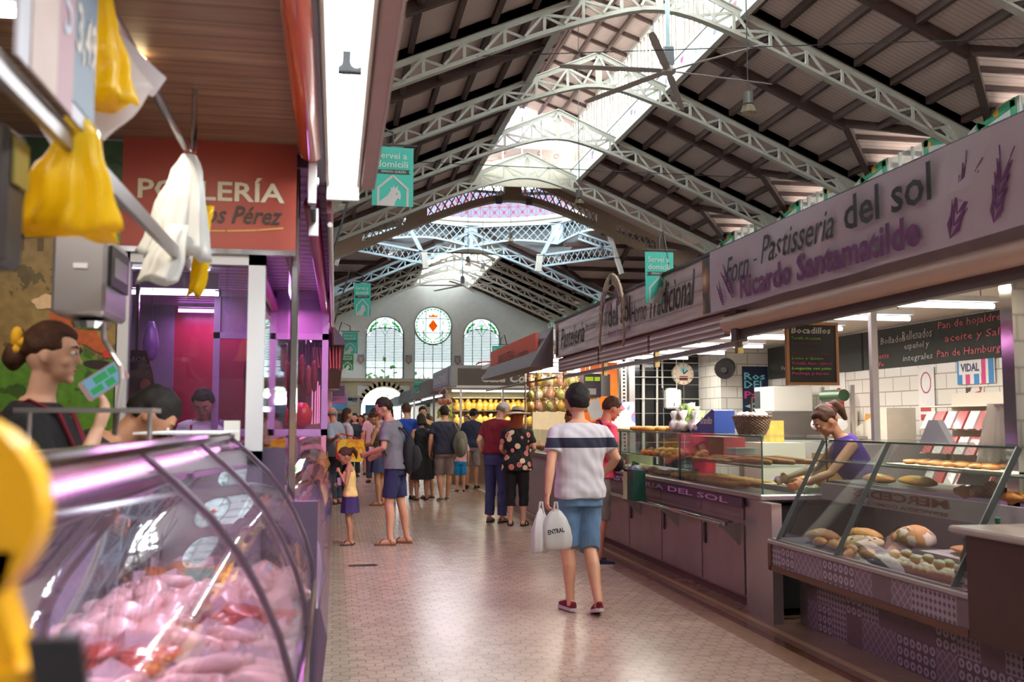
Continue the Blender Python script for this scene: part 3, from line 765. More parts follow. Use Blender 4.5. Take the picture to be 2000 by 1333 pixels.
    for i in range(150):
        c = Vector((4.0 + rnd.gauss(0, 1.3), FARY + 9 + rnd.gauss(0, .9), 4.4 + rnd.gauss(0, .75))); u = Vector((rnd.uniform(-1, 1), rnd.uniform(-1, 1), rnd.uniform(-1, 1))).normalized() * .28; v_ = u.cross(Vector((rnd.uniform(-1, 1), .3, 1))).normalized() * .2
        lf.add([c - u, c + v_, c + u, c - v_], [(0, 1, 2, 3)])
    tr = thing('street_tree', 'green tree seen outside through the low arch of the far wall', 'tree', (4, FARY + 9, 0))
    lf.build('foliage', M('tree_leaves', (110, 170, 90), .7), tr); MB().tube([(4, FARY + 9, -.05), (4.1, FARY + 9, 3.6)], [.16, .1]).build('trunk', M('bark', (90, 76, 60), .9), tr)
far_wall()

# ---- gigantic ceiling fans and pendant lamps
MFAN = M('off_white_fan_metal', (188, 176, 170), .5, var=.04)
def fan(x, y, zt, zh, r, label, a0):
    t = thing('ceiling_fan', label, 'fan', (x, y, zh), 'large ceiling fans')
    MB().tube([(x, y, zt), (x, y, zh + .55)], .055).build('down_rod', MIRONB, t)
    m = MB(); m.box(x - .12, y - .12, zh + .12, x + .12, y + .12, zh + .58, .03); h = m.build('motor_box', M('grey_perforated_metal', (176, 186, 190), .5), t)
    g = MB()
    for i in range(6):
        for j in range(10): g.box(x - .1 + i * .036, y - .128, zh + .16 + j * .038, x - .08 + i * .036, y - .118, zh + .18 + j * .038)
    g.build('grille', MDARK, h)
    MB().lathe([(.02, -.06), (.16, -.05), (.18, .02), (.1, .12)], (x, y, zh), 16).build('hub', MFAN, t)
    for k in range(6):
        a = a0 + k * PI / 3; d = V(math.cos(a), math.sin(a), 0); s = V(-math.sin(a), math.cos(a), 0); rs = []
        for q, w in ((.12, .06), (.5, .09), (r * .9, .08), (r, .05)):
            c = V(x, y, zh) + d * q - V(0, 0, .04 * q); rs.append([c - s * w + V(0, 0, -.02), c + s * w + V(0, 0, .02), c + s * w + V(0, 0, .035), c - s * w + V(0, 0, -.005)])
        MB().rings(rs).build('blade', MFAN, t)
fan(7.45, 20.9, 11.3, 9.55, 2.6, 'huge six-bladed ceiling fan hanging from the second truss', .05)
fan(7.4, 57.6, 11.3, 9.6, 2.6, 'small-looking distant ceiling fan beyond the dome', .1)
def pendant(x, y, z, zt, label):
    t = thing('pendant_lamp', label, 'lamp', (x, y, z), 'pendant lamps on long cords under the roof')
    MB().tube([(x, y, zt), (x, y, z + .4)], .012, 5).build('cord', MDARK, t)
    MB().lathe([(.1, .18), (.1, .42), (.03, .44)], (x, y, z), 12).build('ballast', M('grey_lamp_housing', (110, 106, 102), .5, .4), t)
    MB().lathe([(.05, .18), (.12, .14), (.16, 0), (.14, 0), (.04, .14)], (x, y, z), 14).build('lamp_shade', glass('lamp_glass', (210, 200, 180), .3, .1), t)
pendant(8.05, 17.9, 7.65, 14.3, 'glass pendant lamp on a long cord, nearest, right of the big fan')
pendant(7.5, 29.5, 8.35, 14.45, 'pendant lamp in front of the fourth truss on its cord')
pendant(7.9, 44.0, 9.8, 12.6, 'pendant lamp hanging before the dome lattice on the right')
pendant(5.9, 44.0, 8.6, 12.6, 'lowest pendant lamp under the dome, beside the round window')
pendant(7.5, 50.0, 9.3, 12.6, 'pendant lamp under the middle of the dome')
# thin tie wires
for i, (a, b, l) in enumerate((((3.0, 21.3, 9.75), (14, 16.0, 8.9), 'nearest'), ((.4, 26.7, 8.7), (14.4, 26.7, 8.7), 'middle'), ((.3, 40.6, 8.6), (14.5, 40.6, 8.6), 'farthest'))):
    tag(MB().tube([a, b], .012, 5).build('tie_wire', MDARK), 'thin dark tie wire stretched across the nave, %s of the three' % l, 'wire', 'tie wires across the nave')
# ================================================================ RIGHT SIDE: THE BAKERY STALL
MSTEEL = M('brushed_steel', (176, 170, 168), .32, .85, var=.1, scale=4)
MSTEELP = M('scuffed_steel_door', (158, 140, 140), .38, .7, var=.22, scale=3.5, bump=.05)
MCHROME = M('polished_chrome', (205, 205, 208), .12, 1.0, var=.05)
MBLACK = M('black_plastic', (26, 26, 28), .45)
MVOID = M('dark_recess_paint', (22, 20, 20), .8)  # near-black stands in for the shade inside openings and holes
MGLASS = glass('display_case_glass', (238, 246, 243), .02, .02)
MGLASSE = M('green_glass_edge', (52, 96, 80), .15, coat=.5)
MCREAM = M('cream_panel', (222, 212, 196), .6, var=.04)
def lamp(name, hexc, strength):
    if name in MATS: return MATS[name]
    m = bpy.data.materials.new(name); m.use_nodes = True; t = NT(m); e = t.new('ShaderNodeEmission'); e.inputs[0].default_value = (*lin(hexc), 1); e.inputs[1].default_value = strength
    out = [n for n in t.n if n.type == 'OUTPUT_MATERIAL'][0]; t.n.remove(t.b); t.link(e.outputs[0], out.inputs[0]); MATS[name] = m; return m
LWHITE = lamp('lit_white_tube', (240, 245, 255), 9); LPINK = lamp('lit_pink_tube', (255, 170, 235), 7); LVIO = lamp('lit_violet_tube', (215, 150, 255), 8); LWARM = lamp('lit_warm_bulb', (255, 226, 170), 10)

def tiles_col(dark):
    def f(t):
        o = t.obj(); b = t.new('ShaderNodeTexBrick'); t.link(o, b.inputs['Vector'])
        mp = t.new('ShaderNodeCombineXYZ'); x, y, z = t.xyz(o); t.link(t.math('ADD', x, y), mp.inputs[0]); t.link(z, mp.inputs[1]); t.link(mp.outputs[0], b.inputs['Vector'])
        b.offset = 0.0 if dark else .5
        b.inputs['Scale'].default_value = 1; b.inputs['Brick Width'].default_value = .3; b.inputs['Row Height'].default_value = .15 if not dark else .2; b.inputs['Mortar Size'].default_value = .006
        c1, c2, m = ((226, 222, 212), (234, 230, 220), (170, 164, 152)) if not dark else ((20, 20, 22), (30, 30, 32), (120, 120, 116))
        b.inputs['Color1'].default_value = (*lin(c1), 1); b.inputs['Color2'].default_value = (*lin(c2), 1); b.inputs['Mortar'].default_value = (*lin(m), 1)
        return b.outputs['Color']
    return f
MTILE = CM('white_wall_tiles', tiles_col(False), .18); MTILEB = CM('black_wall_tiles', tiles_col(True), .12)

# walls, ceiling of the stall
BX = 5.7
struct(MB().box(BX, 2.0, 0, BX + .12, 13.1, 2.75).build('wall_bakery', MTILE, origin=(BX, 7, 0)))
struct(MB().box(4.0, 13.0, 0, BX, 13.1, 2.75).build('wall_bakery_end', MTILEB, origin=(4.8, 13, 0)))
struct(MB().box(5.02, 12.2, 0, BX, 13.0, 2.75).build('trim_1', MTILE, origin=(5.3, 12.6, 0)))
struct(MB().box(3.3, 2.0, 2.48, BX + .1, 13.1, 2.6).build('ceiling_bakery', MCREAM, origin=(4.5, 7, 2.48)))
struct(MB().box(3.06, 2.0, 2.32, 3.3, 13.0, 2.75).build('ceiling_bakery_soffit', M('soffit_beige', (190, 172, 160), .6), origin=(3.2, 7, 2.32)))
struct(MB().box(3.3, 2.0, 2.3, 4.4, 5.2, 2.48).build('ceiling_bakery_drop', MCREAM, origin=(3.8, 4, 2.3)))
struct(MB().box(3.75, 2.0, 0, 3.9, 4.5, 2.3).build('wall_bakery_near', MTILE, origin=(3.8, 3, 0)))

# sign boards facing the aisle: frame u runs towards the camera (-Y), v up, normal towards -X
def aisleF(x, y0, z0): return Fr((x, y0, z0), (0, -1, 0), (0, 0, 1))
def wood_col(t):
    o = t.obj(); mp = t.new('ShaderNodeMapping'); mp.inputs['Scale'].default_value = (1, .7, 9); t.link(o, mp.inputs[0]); n = t.noise(2.2, mp.outputs[0], 6)
    w = t.new('ShaderNodeTexWave', bands_direction='Z'); w.inputs['Scale'].default_value = 2.6; w.inputs['Distortion'].default_value = .6; t.link(o, w.inputs[0])
    c = t.ramp(n, [(.25, lin((150, 132, 134))), (.5, lin((196, 180, 180))), (.75, lin((216, 202, 204)))])
    return t.mix(t.math('MULTIPLY', t.math('LESS_THAN', w.outputs['Fac'], .06), .5), c, lin((120, 100, 100)))
MWSIGN = CM('whitewashed_plank_print', wood_col, .5)
MINK = M('black_ink', (34, 30, 34), .6); MPUR = M('purple_ink', (110, 44, 110), .6, var=.05); MPURL = M('pale_purple_ink', (170, 130, 176), .6)
SGN = thing('shop_sign', 'long whitewashed plank-print sign board over the far half of the bakery', 'sign', (3.0, 10.1, 2.34))
MB().box(2.97, 7.15, 2.36, 3.03, 13.05, 2.84).build('sign_board', MWSIGN, SGN)
MB().box(2.955, 2.2, 2.835, 3.04, 13.07, 2.86).build('top_rail', MDARK, SGN)
F = aisleF(2.968, 13.0, 2.36)
text('Pastelería', F, .30, .10, 1.25, .26, MINK, SGN, 'lettering', shear=.35, bold=.0)
text('Tradicional y Mejor', F, 1.62, .20, .85, .10, MINK, SGN, 'lettering', shear=.35)
text('del Sol', F, 2.62, .16, .82, .27, MINK, SGN, 'lettering', bold=.012)
text('Ricardo Santamatilde', F, 2.62, .06, .84, .065, MPUR, SGN, 'lettering')
text('Horno', F, 3.46, .12, .5, .22, MINK, SGN, 'lettering', shear=.35)
text('Tradicional', F, 4.05, .12, 1.22, .3, MINK, SGN, 'lettering', shear=.35, bold=.004)
def bread_photo(t):
    o = t.obj(); vo = t.new('ShaderNodeTexVoronoi'); vo.inputs['Scale'].default_value = 6; t.link(o, vo.inputs[0])
    return t.ramp(vo.outputs['Distance'], [(.1, lin((230, 214, 190))), (.4, lin((170, 104, 52))), (.75, lin((50, 40, 48)))])
MPHOTO = CM('bread_photo_print', bread_photo, .5)
MB().fbox(F, 5.45, .01, .0, 5.86, .47, .006).build('photo_print', MPHOTO, SGN); MB().fbox(F, .02, .02, 0, .14, .46, .006).build('photo_print', MPHOTO, SGN)
# wheat-ear crest rising above the sign
cr_ = MB(); FC = aisleF(2.93, 10.55, 2.40)
for s_ in (-1, 1):
    for i in range(13):
        a = PI * (.02 + .46 * i / 12); c_ = (.45 + s_ * .44 * math.cos(a), .12 + .5 * math.sin(a)); ta = a * s_ + (PI / 2 if s_ > 0 else PI / 2)
        for q in (-.6, .6):
            dx, dy = math.cos(ta + q), math.sin(ta + q); nx, ny = -dy, dx
            cr_.prism(FC, [c_, (c_[0] + dx * .05 + nx * .022, c_[1] + dy * .05 + ny * .022), (c_[0] + dx * .11, c_[1] + dy * .11), (c_[0] + dx * .05 - nx * .022, c_[1] + dy * .05 - ny * .022)], 0, .02)
cr_.fline(FC, [(.45 + .44 * math.cos(PI * i / 12), .12 + .5 * math.sin(PI * i / 12)) for i in range(13)], .03, 0, .02); cr_.fline(FC, [(.01, .12), (-.03, .0), (.0, -.12)], .03, 0, .02); cr_.fline(FC, [(.89, .12), (.93, .0), (.88, -.12)], .03, 0, .02)
cr_.build('wheat_crest', M('pale_wheat_board', (168, 148, 126), .6), SGN)
lv = MB()
for a in (.5, .62, .74, 2.4, 2.52, 2.64, .98, 2.1):
    c_ = (.45 + .36 * math.cos(a), .12 + .42 * math.sin(a)); lv.prism(FC, [(c_[0] - .03, c_[1]), (c_[0], c_[1] + .05), (c_[0] + .03, c_[1]), (c_[0], c_[1] - .02)], .02, .026)
lv.build('purple_leaf', MPUR, SGN)
# nearer banner
BN = thing('shop_banner', 'lavender-white bakery banner with purple wheat ears, nearest the camera', 'banner', (2.93, 5.0, 2.34))
bm = MB(); rows = []
for i in range(29):
    y = 7.3 - 5.1 * i / 28; sg = .008 * math.sin(i * 1.7) + .012 * math.sin(i * .6)
    rows.append([(2.93 + sg * .4, y, 2.355 - .01 * abs(math.sin(i * .45))), (2.925 + sg, y, 2.6), (2.93 + sg * .3, y, 2.842), (2.945, y, 2.842), (2.945, y, 2.355)])
bm.rings(rows); bm.build('banner_cloth', M('lavender_white_vinyl', (204, 192, 206), .5, var=.03), BN, smooth=False)
F = aisleF(2.915, 7.3, 2.36)
text('Forn', F, .36, .17, .42, .2, MINK, BN, 'lettering', shear=.35, bold=.006)
text('-', F, .86, .27, .06, .015, MINK, BN, 'lettering')
text('Pastisseria', F, .98, .23, 1.02, .19, MINK, BN, 'lettering', shear=.35, bold=.004)
text('del sol', F, 2.12, .24, .85, .2, MINK, BN, 'lettering', bold=.016)
text('Ricardo Santamatilde', F, .62, .03, 2.24, .175, MPUR, BN, 'lettering', bold=.03)
wh = MB()
def ear(F, u, v, L, ang, k, w):
    d = Vector((math.cos(ang), math.sin(ang))); n = Vector((-d.y, d.x))
    for i in range(k):
        p = Vector((u, v)) + d * L * i / k
        for s in (-1, 1):
            q = [p, p + d * L / k * .9 + n * s * w, p + d * L / k * 2.0 + n * s * w * .9, p + d * L / k * .9 + n * s * w * .35]
            wh.prism(F, [tuple(a) for a in (q if s < 0 else q[::-1])], .0, .003)
            wh.fline(F, [tuple(q[2]), tuple(q[2] + d * L * .18 + n * s * w * .4)], .006, 0, .003)
ear(F, 3.1, .02, .3, 1.05, 5, .05); ear(F, 3.42, .03, .24, 1.25, 4, .04)
ear(F, .5, .06, .26, 2.3, 8, .03); ear(F, .3, .02, .16, 2.1, 6, .02)
wh.build('wheat_print', MPUR, BN)
# roller tube under the banner, shutter fascia and rails
rt = thing('awning_roller', 'beige rolled-up awning tube under the near bakery banner', 'awning', (3.0, 5, 2.25))
MB().tube([(3.0, 2.2, 2.25), (3.0, 7.15, 2.25)], .06, 16).build('roller', M('beige_awning_cloth', (196, 168, 150), .45, var=.06), rt, smooth=True, auto=50)
MB().box(3.0, 2.2, 2.13, 3.06, 6.95, 2.2).box(2.97, 6.9, 2.1, 3.06, 7.0, 2.34).build('rail', M('dark_brown_metal', (70, 52, 46), .5), rt)
def shutter_col(t):
    x, y, z = t.xyz(t.obj()); s = t.math('SINE', t.math('MULTIPLY', z, 125)); t.bump(s, .5, .01); return t.mix(t.math('GREATER_THAN', s, .8), lin((172, 144, 142)), lin((96, 74, 74)))
MSHUT = CM('rose_beige_shutter', shutter_col, .45)
for i, (a, b) in enumerate(((7.2, 9.05), (9.12, 10.9), (10.97, 13.0))):
    m = MB().box(3.0, a, 2.16, 3.05, b, 2.34); tag(m.build('shutter_box', MSHUT), 'rose-beige slatted shutter box under the plank sign, %s' % ['next to the beige roller tube', 'middle one', 'farthest one'][i], 'shutter', 'shutter boxes under the plank sign')
rl = thing('shutter_rail', 'long steel rail with clips running under the shutter boxes', 'rail', (3.08, 9.6, 2.05))
MB().box(3.06, 7.0, 2.08, 3.11, 13.0, 2.12).build('rail', MSTEEL, rl)
for y in (7.1, 9.08, 10.93, 12.95): MB().box(3.055, y - .03, 2.02, 3.1, y + .03, 2.33).build('clip', M('brass_clip', (150, 128, 84), .35, .8), rl)
# downlights
for y, x in ((5.05, 3.42), (4.58, 3.5)):
    t = thing('ceiling_downlight', 'round recessed downlight %s' % ('farther from the camera' if y > 5 else 'nearer the right edge of the photo'), 'light', (x, y, 2.285), 'recessed downlights in the stall ceiling')
    MB().lathe([(.08, 0), (.09, .015), (.06, .016)], (x, y, 2.284), 20, cap=False).build('trim_ring', MCHROME, t); MB().lathe([(.0, .004), (.058, .004), (.058, .01)], (x, y, 2.284), 16).build('diffuser', LWARM, t)
    area('downlight_glow', (x, y, 2.27), .1, .1, 5, (1, .86, .62), parent=t)
# fluorescent tubes across the ceiling
def tubelight(x0, x1, y, z, label, mat=None, power=20, color=(1, .95, .86), along='x', group='fluorescent tubes in the bakery', glow=True):
    t = thing('fluorescent_tube', label, 'light', ((x0 + x1) / 2, y, z), group)
    if along == 'x': a, b = (x0, y, z), (x1, y, z); m = MB().box(x0 - .03, y - .03, z + .03, x1 + .03, y + .03, z + .07)
    m.build('batten', M('white_batten', (226, 226, 224), .5), t); MB().tube([a, b], .02, 10).build('lamp_tube', mat or LWHITE, t)
    m = MB()
    for x in (x0 + .1, x1 - .1): m.tube([(x, y, z + .06), (x, y, 2.49)], .006, 5)
    if z < 2.4: m.build('hanger', MSTEEL, t)
    if glow: area('tube_glow', ((x0 + x1) / 2, y, z - .03), x1 - x0, .05, power, color, parent=t)
    return t
tl_ = ['nearest of the long tubes, under the lowered ceiling', 'second tube, right of the bocadillos board', 'third tube, shorter, left of the bocadillos board', 'fourth tube from the camera', 'fifth tube from the camera', 'sixth tube, in front of the black tiles', 'farthest tube of the bakery ceiling']
for i, (x0, x1, y, z) in enumerate(((3.4, 4.7, 6.3, 2.33), (3.45, 4.6, 7.2, 2.33), (3.4, 4.5, 8.1, 2.33), (3.5, 4.75, 9.1, 2.33), (3.5, 4.7, 10.2, 2.33), (3.5, 4.7, 11.3, 2.33), (3.5, 4.6, 12.3, 2.33))):
    tubelight(x0, x1, y, z, 'white fluorescent tube across the bakery ceiling, ' + tl_[i], power=25)
# posts
p_ = thing('steel_column', 'broad polished steel column at the near end of the bakery counter', 'column', (3.68, 4.75, 0))
MB().box(3.62, 4.7, 0, 3.74, 4.8, 2.3).build('shaft', MCHROME, p_); MB().box(3.74, 4.68, 0, 3.79, 4.82, 2.3).build('brown_edge', M('dark_brown_trim', (80, 48, 40), .5), p_)
tag(MB().box(3.585, 6.06, 1.363, 3.63, 6.1, 2.48).build('white_post', M('white_post_paint', (206, 202, 214), .45)), 'slim white post standing in front of the woman in purple', 'post')
p_ = thing('shelf_upright', 'perforated steel upright between the bakery and the next stall', 'upright', (3.9, 12.7, 0))
MB().box(3.8, 12.7, 0, 3.88, 12.8, 2.48).box(3.92, 12.72, 0, 4.0, 12.8, 2.48).build('channel', MSTEEL, p_); m = MB()
for i in range(46): m.box(3.825, 12.695, .2 + i * .05, 3.855, 12.7, .225 + i * .05)
m.build('perforation', MVOID, p_)

# ---- counter A (glass case counter)
CX = 3.25; cA = thing('bakery_counter', 'long steel bakery counter with three-tier glass case beside the man in pink', 'counter', (3.6, 9.7, 0))
A0, A1 = 7.1, 13.0
MB().box(CX + .06, A0 + .32, 0, 4.0, A1, .08).build('plinth', M('brown_plinth', (92, 66, 56), .6), cA)
MB().box(CX + .02, A0 + .32, .08, 4.0, A1, .86).build('body', MSTEELP, cA)
MB().box(CX - .03, A0 - .02, .88, 4.05, A1, .93, .01).build('worktop', MSTEEL, cA)
ds = [A0 + .38, 8.4, 9.5, 10.6, 11.75, 12.95]
for a, b in zip(ds[:-1], ds[1:]):
    d = MB().box(CX, a + .015, .1, CX + .02, b - .015, .66, .004).build('door', MSTEELP, cA)
    MB().box(CX - .02, b - .12, .42, CX + .005, b - .08, .6, .006).build('handle', M('dark_steel_handle', (80, 74, 74), .3, .8), d)
for a, b in zip(ds[:-1], ds[1:]): MB().box(CX, a + .01, .7, CX + .02, b - .01, .86, .003).build('drawer', MSTEELP, cA)
# shelf rail on brackets
m = MB().box(CX - .17, A0 + .36, .66, CX - .14, A1, .7).box(CX - .1, A0 + .36, .675, CX - .07, A1, .695); m.tube([(CX - .2, A0 + .3, .69), (CX - .2, A1, .69)], .012, 8); m.build('bag_rail', MCHROME, cA)
for y in (A0 + .45, 9.0, 10.2, 11.4, 12.6): m = MB().box(CX - .19, y - .012, .64, CX + .01, y + .012, .67); m.prism(Fr((CX, y, .64), (-1, 0, 0), (0, 0, 1)), [(0, 0), (.16, 0), (0, -.16)], -.008, .008); m.build('bracket', MSTEEL, cA)
# lower front strip with the purple lettering
m = MB().box(CX - .035, A0 + .32, .80, CX - .02, A1, .88).build('fascia_strip', M('dark_violet_strip', (76, 44, 66), .4), cA)
text('FORN PASTISSERIA DEL SOL', aisleF(CX - .036, 12.6, .8), 0, .015, 4.9, .05, M('pale_lilac_ink', (190, 150, 190), .5), cA, 'lettering', bold=.02)
MB().box(CX, A0, 0, CX + .04, A0 + .34, .88).build('void_frame', MSTEEL, cA); MB().box(CX + .02, A0 + .02, .06, 4.0, A0 + .34, .84).build('recess', MVOID, cA)
# glass case on the worktop
def pane(par, x0, y0, z0, x1, y1, z1, name='glass_pane', mat=None): return MB().box(x0, y0, z0, x1, y1, z1).build(name, mat or MGLASS, par)
GX = CX + .02; gz = 1.37
m = MB()
pane(cA, GX, A0 + .05, .93, GX + .008, 9.0, gz); pane(cA, GX, 9.01, .93, GX + .008, 11.0, gz); pane(cA, GX, 11.01, .93, GX + .008, A1 - .3, gz)
pane(cA, GX, A0 + .05, .93, GX + .55, A0 + .058, gz); pane(cA, GX, A0 + .05, gz, GX + .5, A1 - .3, gz + .01, 'glass_top')
pane(cA, GX, A0 + .05, 1.13, GX + .48, A1 - .3, 1.138, 'glass_shelf')
m.box(GX - .004, A0 + .05, gz, GX, A1 - .3, gz + .01).box(GX - .004, A0 + .05, 1.13, GX, A1 - .3, 1.14)
for y in (9.0, 11.0): m.box(GX - .003, y, .93, GX + .01, y + .012, gz)
m.box(GX - .003, A0 + .046, .93, GX + .006, A0 + .056, gz).box(GX + .54, A0 + .046, .93, GX + .55, A0 + .056, gz)
m.build('glass_edge', MGLASSE, cA)

# ---- counter B : sloped cake case, tiled base
def patch_col(t):
    o = t.obj(); x, y, z = t.xyz(o); S = .2
    cy = t.math('FLOOR', t.math('DIVIDE', y, S)); cz = t.math('FLOOR', t.math('DIVIDE', z, S)); cc = t.new('ShaderNodeCombineXYZ'); t.link(cy, cc.inputs[0]); t.link(cz, cc.inputs[1])
    wn_ = t.new('ShaderNodeTexWhiteNoise', noise_dimensions='2D'); t.link(cc.outputs[0], wn_.inputs['Vector']); r = wn_.outputs['Value']
    fy = t.math('FRACT', t.math('DIVIDE', y, S)); fz = t.math('FRACT', t.math('DIVIDE', z, S))
    def rep(n):
        a = t.math('ABSOLUTE', t.math('SUBTRACT', t.math('FRACT', t.math('MULTIPLY', fy, n)), .5)); b = t.math('ABSOLUTE', t.math('SUBTRACT', t.math('FRACT', t.math('MULTIPLY', fz, n)), .5)); return a, b
    a, b = rep(3); d = t.math('SQRT', t.math('ADD', t.math('MULTIPLY', a, a), t.math('MULTIPLY', b, b)))
    flower = t.math('MAXIMUM', t.math('LESS_THAN', d, .16), t.math('GREATER_THAN', d, .4)); star = t.math('LESS_THAN', t.math('ABSOLUTE', t.math('SUBTRACT', a, b)), .09)
    a2, b2 = rep(5); chk = t.math('LESS_THAN', t.math('ADD', a2, b2), .4)
    m1 = t.mix(flower, lin((176, 160, 170)), lin((92, 78, 90))); m2 = t.mix(chk, lin((160, 146, 156)), lin((84, 72, 84))); m3 = t.mix(t.noise(14, o), lin((96, 78, 84)), lin((120, 98, 104))); m4 = t.mix(star, lin((118, 100, 112)), lin((160, 142, 156)))
    c = t.mix(t.math('GREATER_THAN', r, .35), m3, m1); c = t.mix(t.math('GREATER_THAN', r, .6), c, m2); c = t.mix(t.math('GREATER_THAN', r, .8), c, m4)
    return t.mix(t.math('MULTIPLY', t.noise(9, o), .35), c, lin((96, 82, 84)))
MPATCH = CM('patchwork_tiles', patch_col, .4)
B0, B1 = 4.5, 6.75
cB = thing('cake_display_case', 'sloped glass bakery case with patchwork tile front at the right', 'display case', (3.5, 5.6, 0))
MB().box(3.42, 4.47, 0, 4.1, B1, .5).build('tiled_base', MPATCH, cB)
MB().box(3.15, B0, .45, 3.3, B1 + .02, .6).build('tiled_drawer', MPATCH, cB)
MB().box(3.13, B0 - .02, .6, 4.1, B1 + .04, .635, .008).build('steel_ledge', MSTEEL, cB)
MB().box(3.14, B0, .41, 3.34, B1 + .02, .45).box(3.14, B1 + .0, .41, 3.3, B1 + .05, .6).build('wood_trim', M('brown_wood_trim', (96, 62, 42), .5, bump=.1), cB)
MB().box(3.42, B1, 0, 3.5, B1 + .12, .6).box(3.2, B1 + .1, 0, 3.28, B1 + .34, .88).build('steel_leg', MSTEEL, cB)
MB().box(3.14, B0, .636, 3.98, B1, .645).build('lower_deck', M('steel_deck', (150, 146, 146), .3, .6), cB)
MB().box(3.98, B0, .64, 4.08, B1, 1.05).build('back_panel', M('dark_back_panel', (70, 62, 60), .5), cB)
MB().box(3.62, B0, 1.03, 4.1, B1, 1.06).build('bread_deck', MSTEEL, cB)
MB().box(3.52, B0, 1.2, 3.95, B1, 1.208).build('glass_shelf', MGLASS, cB)
MB().box(3.5, B0, 1.2, 3.51, B1, 1.21).box(3.46, B0, 1.352, 3.475, B1 - .3, 1.365).build('glass_edge', MGLASSE, cB)
MB().box(3.47, B0, 1.352, 4.0, B1 - .3, 1.362).build('glass_top', MGLASS, cB)
gl_m = MB()
G1 = [(3.16, B0, .64), (3.16, B1 - .1, .64), (3.46, B1 - .3, 1.355), (3.46, B0, 1.355)]
gl_m.add(G1 + [(x + .008, y, z) for x, y, z in G1], [(0, 1, 2, 3), (7, 6, 5, 4), (0, 4, 5, 1), (1, 5, 6, 2), (2, 6, 7, 3), (3, 7, 4, 0)]); gl_m.build('front_glass', MGLASS, cB)
for y in (B1 - .2, 5.72, B0 + .02): MB().bar((3.15, y + .1, .64), (3.45, y - .05, 1.36), .022, .03).build('glass_strut', M('steel_grey_strut', (96, 104, 104), .35, .7), cB)
MB().box(3.5, B0, .93, 3.52, B1 - .1, 1.05).build('mirror_strip', M('grey_mirror_strip', (196, 190, 196), .3, .3), cB)
FM = Fr((3.498, B1 - .3, .93), (0, 1, 0), (0, 0, 1))   # mirror reflection of lettering, drawn as reversed red letters on the strip
MRED = M('dark_red_ink', (130, 24, 26), .5)
text('MERCEDES', Fr((3.496, 5.15, .985), (0, 1, 0), (0, 0, 1)), 0, 0, 1.05, .055, MRED, cB, 'lettering', bold=.03, th=-.004)
text('SERVICIO A DOMICILIO', Fr((3.496, 5.15, .94), (0, 1, 0), (0, 0, 1)), 0, 0, 1.0, .025, MRED, cB, 'lettering', bold=.01, th=-.004)
tb = MB().tube([(3.75, B0 + .1, 1.0), (3.75, B1 - .3, 1.0)], .012, 8).build('lamp_tube', LVIO, cB); area('case_glow', (3.7, 5.5, .985), .05, 2.0, 7, (1, .75, .85), parent=cB); area('case_glow', (3.6, 5.5, 1.34), .05, 2.0, 14, (1, .9, .72), parent=cB)
# brown wooden end unit with stone top at the right edge
eu = thing('end_cabinet', 'dark brown wooden cabinet end with pale stone top at the right edge of the photo', 'cabinet', (3.5, 4.3, 0))
MB().box(3.12, 3.4, .42, 3.74, B0 - .04, .93).build('cabinet_body', M('dark_brown_board', (66, 40, 28), .55, bump=.1), eu)
MB().box(3.04, 3.35, .94, 3.74, B0 - .01, .975, .01).build('stone_top', M('pale_stone', (170, 160, 156), .25), eu)
MB().box(3.3, 4.22, 0, 3.36, 4.28, .42).build('steel_leg', MSTEEL, eu); MB().box(3.42, 3.4, 0, 3.74, 4.28, .42).build('tiled_base', MPATCH, eu)

# ---- blackboards on the back wall
MBOARD = M('chalkboard', (58, 62, 58), .75, var=.3, scale=2.5)
CH = {k: M('chalk_' + k, c, .9, var=.2, scale=40) for k, c in dict(white=(205, 205, 200), pink=(222, 120, 126), green=(150, 215, 70), magenta=(205, 60, 130), dim=(120, 165, 60), dull=(110, 44, 80), cyan=(120, 200, 220)).items()}
def board(y1, y0, z0, z1, label, rows):
    t = thing('chalkboard', label, 'blackboard', (BX - .03, (y0 + y1) / 2, z0)); MB().box(BX - .03, y0, z0, BX - .002, y1, z1).build('board', MBOARD, t)
    F = aisleF(BX - .032, y1, z0)
    for s_, u, v, w, h, c in rows: text(s_, F, u, v, w, h, CH[c], t, 'chalk_lettering', shear=.1, res=1)
    return t
board(9.75, 7.15, 2.05, 2.46, 'wide wall blackboard listing puff-pastry breads in pink chalk', [('Bollados', .35, .25, .45, .07, 'white'), ('Rellenados', .75, .26, .5, .09, 'white'), ('español y', .78, .15, .42, .08, 'white'), ('integrales', .75, .03, .5, .08, 'white'),
      ('Pan de hojaldre', 1.35, .3, .9, .09, 'pink'), ('aceite y Sal', 1.45, .17, .78, .09, 'pink'), ('Pan de Hamburguesa', 1.32, .03, 1.15, .09, 'pink'), ('Puente', .2, .1, .3, .06, 'pink'), ('Infe', .2, .02, .2, .05, 'pink')])
board(12.15, 9.8, 2.05, 2.46, 'faded grey blackboard left of the bocadillos board', [('Roscones y empanadas', .25, .03, 1.1, .05, 'dull'), ('Variados', .4, .1, .4, .05, 'white')])
bo = thing('menu_board', 'small hanging blackboard headed Bocadillos in a light wooden frame', 'blackboard', (3.2, 6.1, 1.77))
FB = Fr((3.09, 6.3, 1.765), (1, 0, 0), (0, 0, 1)); bw, bh = .35, .40
MB().fbox(FB, 0, 0, 0, bw, bh, .015).build('board', M('black_slate', (24, 24, 24), .6), bo)
m = MB()
for a in ((-.02, -.02, .0, bh + .02), (bw, -.02, bw + .02, bh + .02), (0, -.02, bw, .0), (0, bh, bw, bh + .02)): m.fbox(FB, a[0], a[1], -.005, a[2], a[3], .025)
m.build('frame', M('pine_frame', (160, 112, 66), .5), bo)
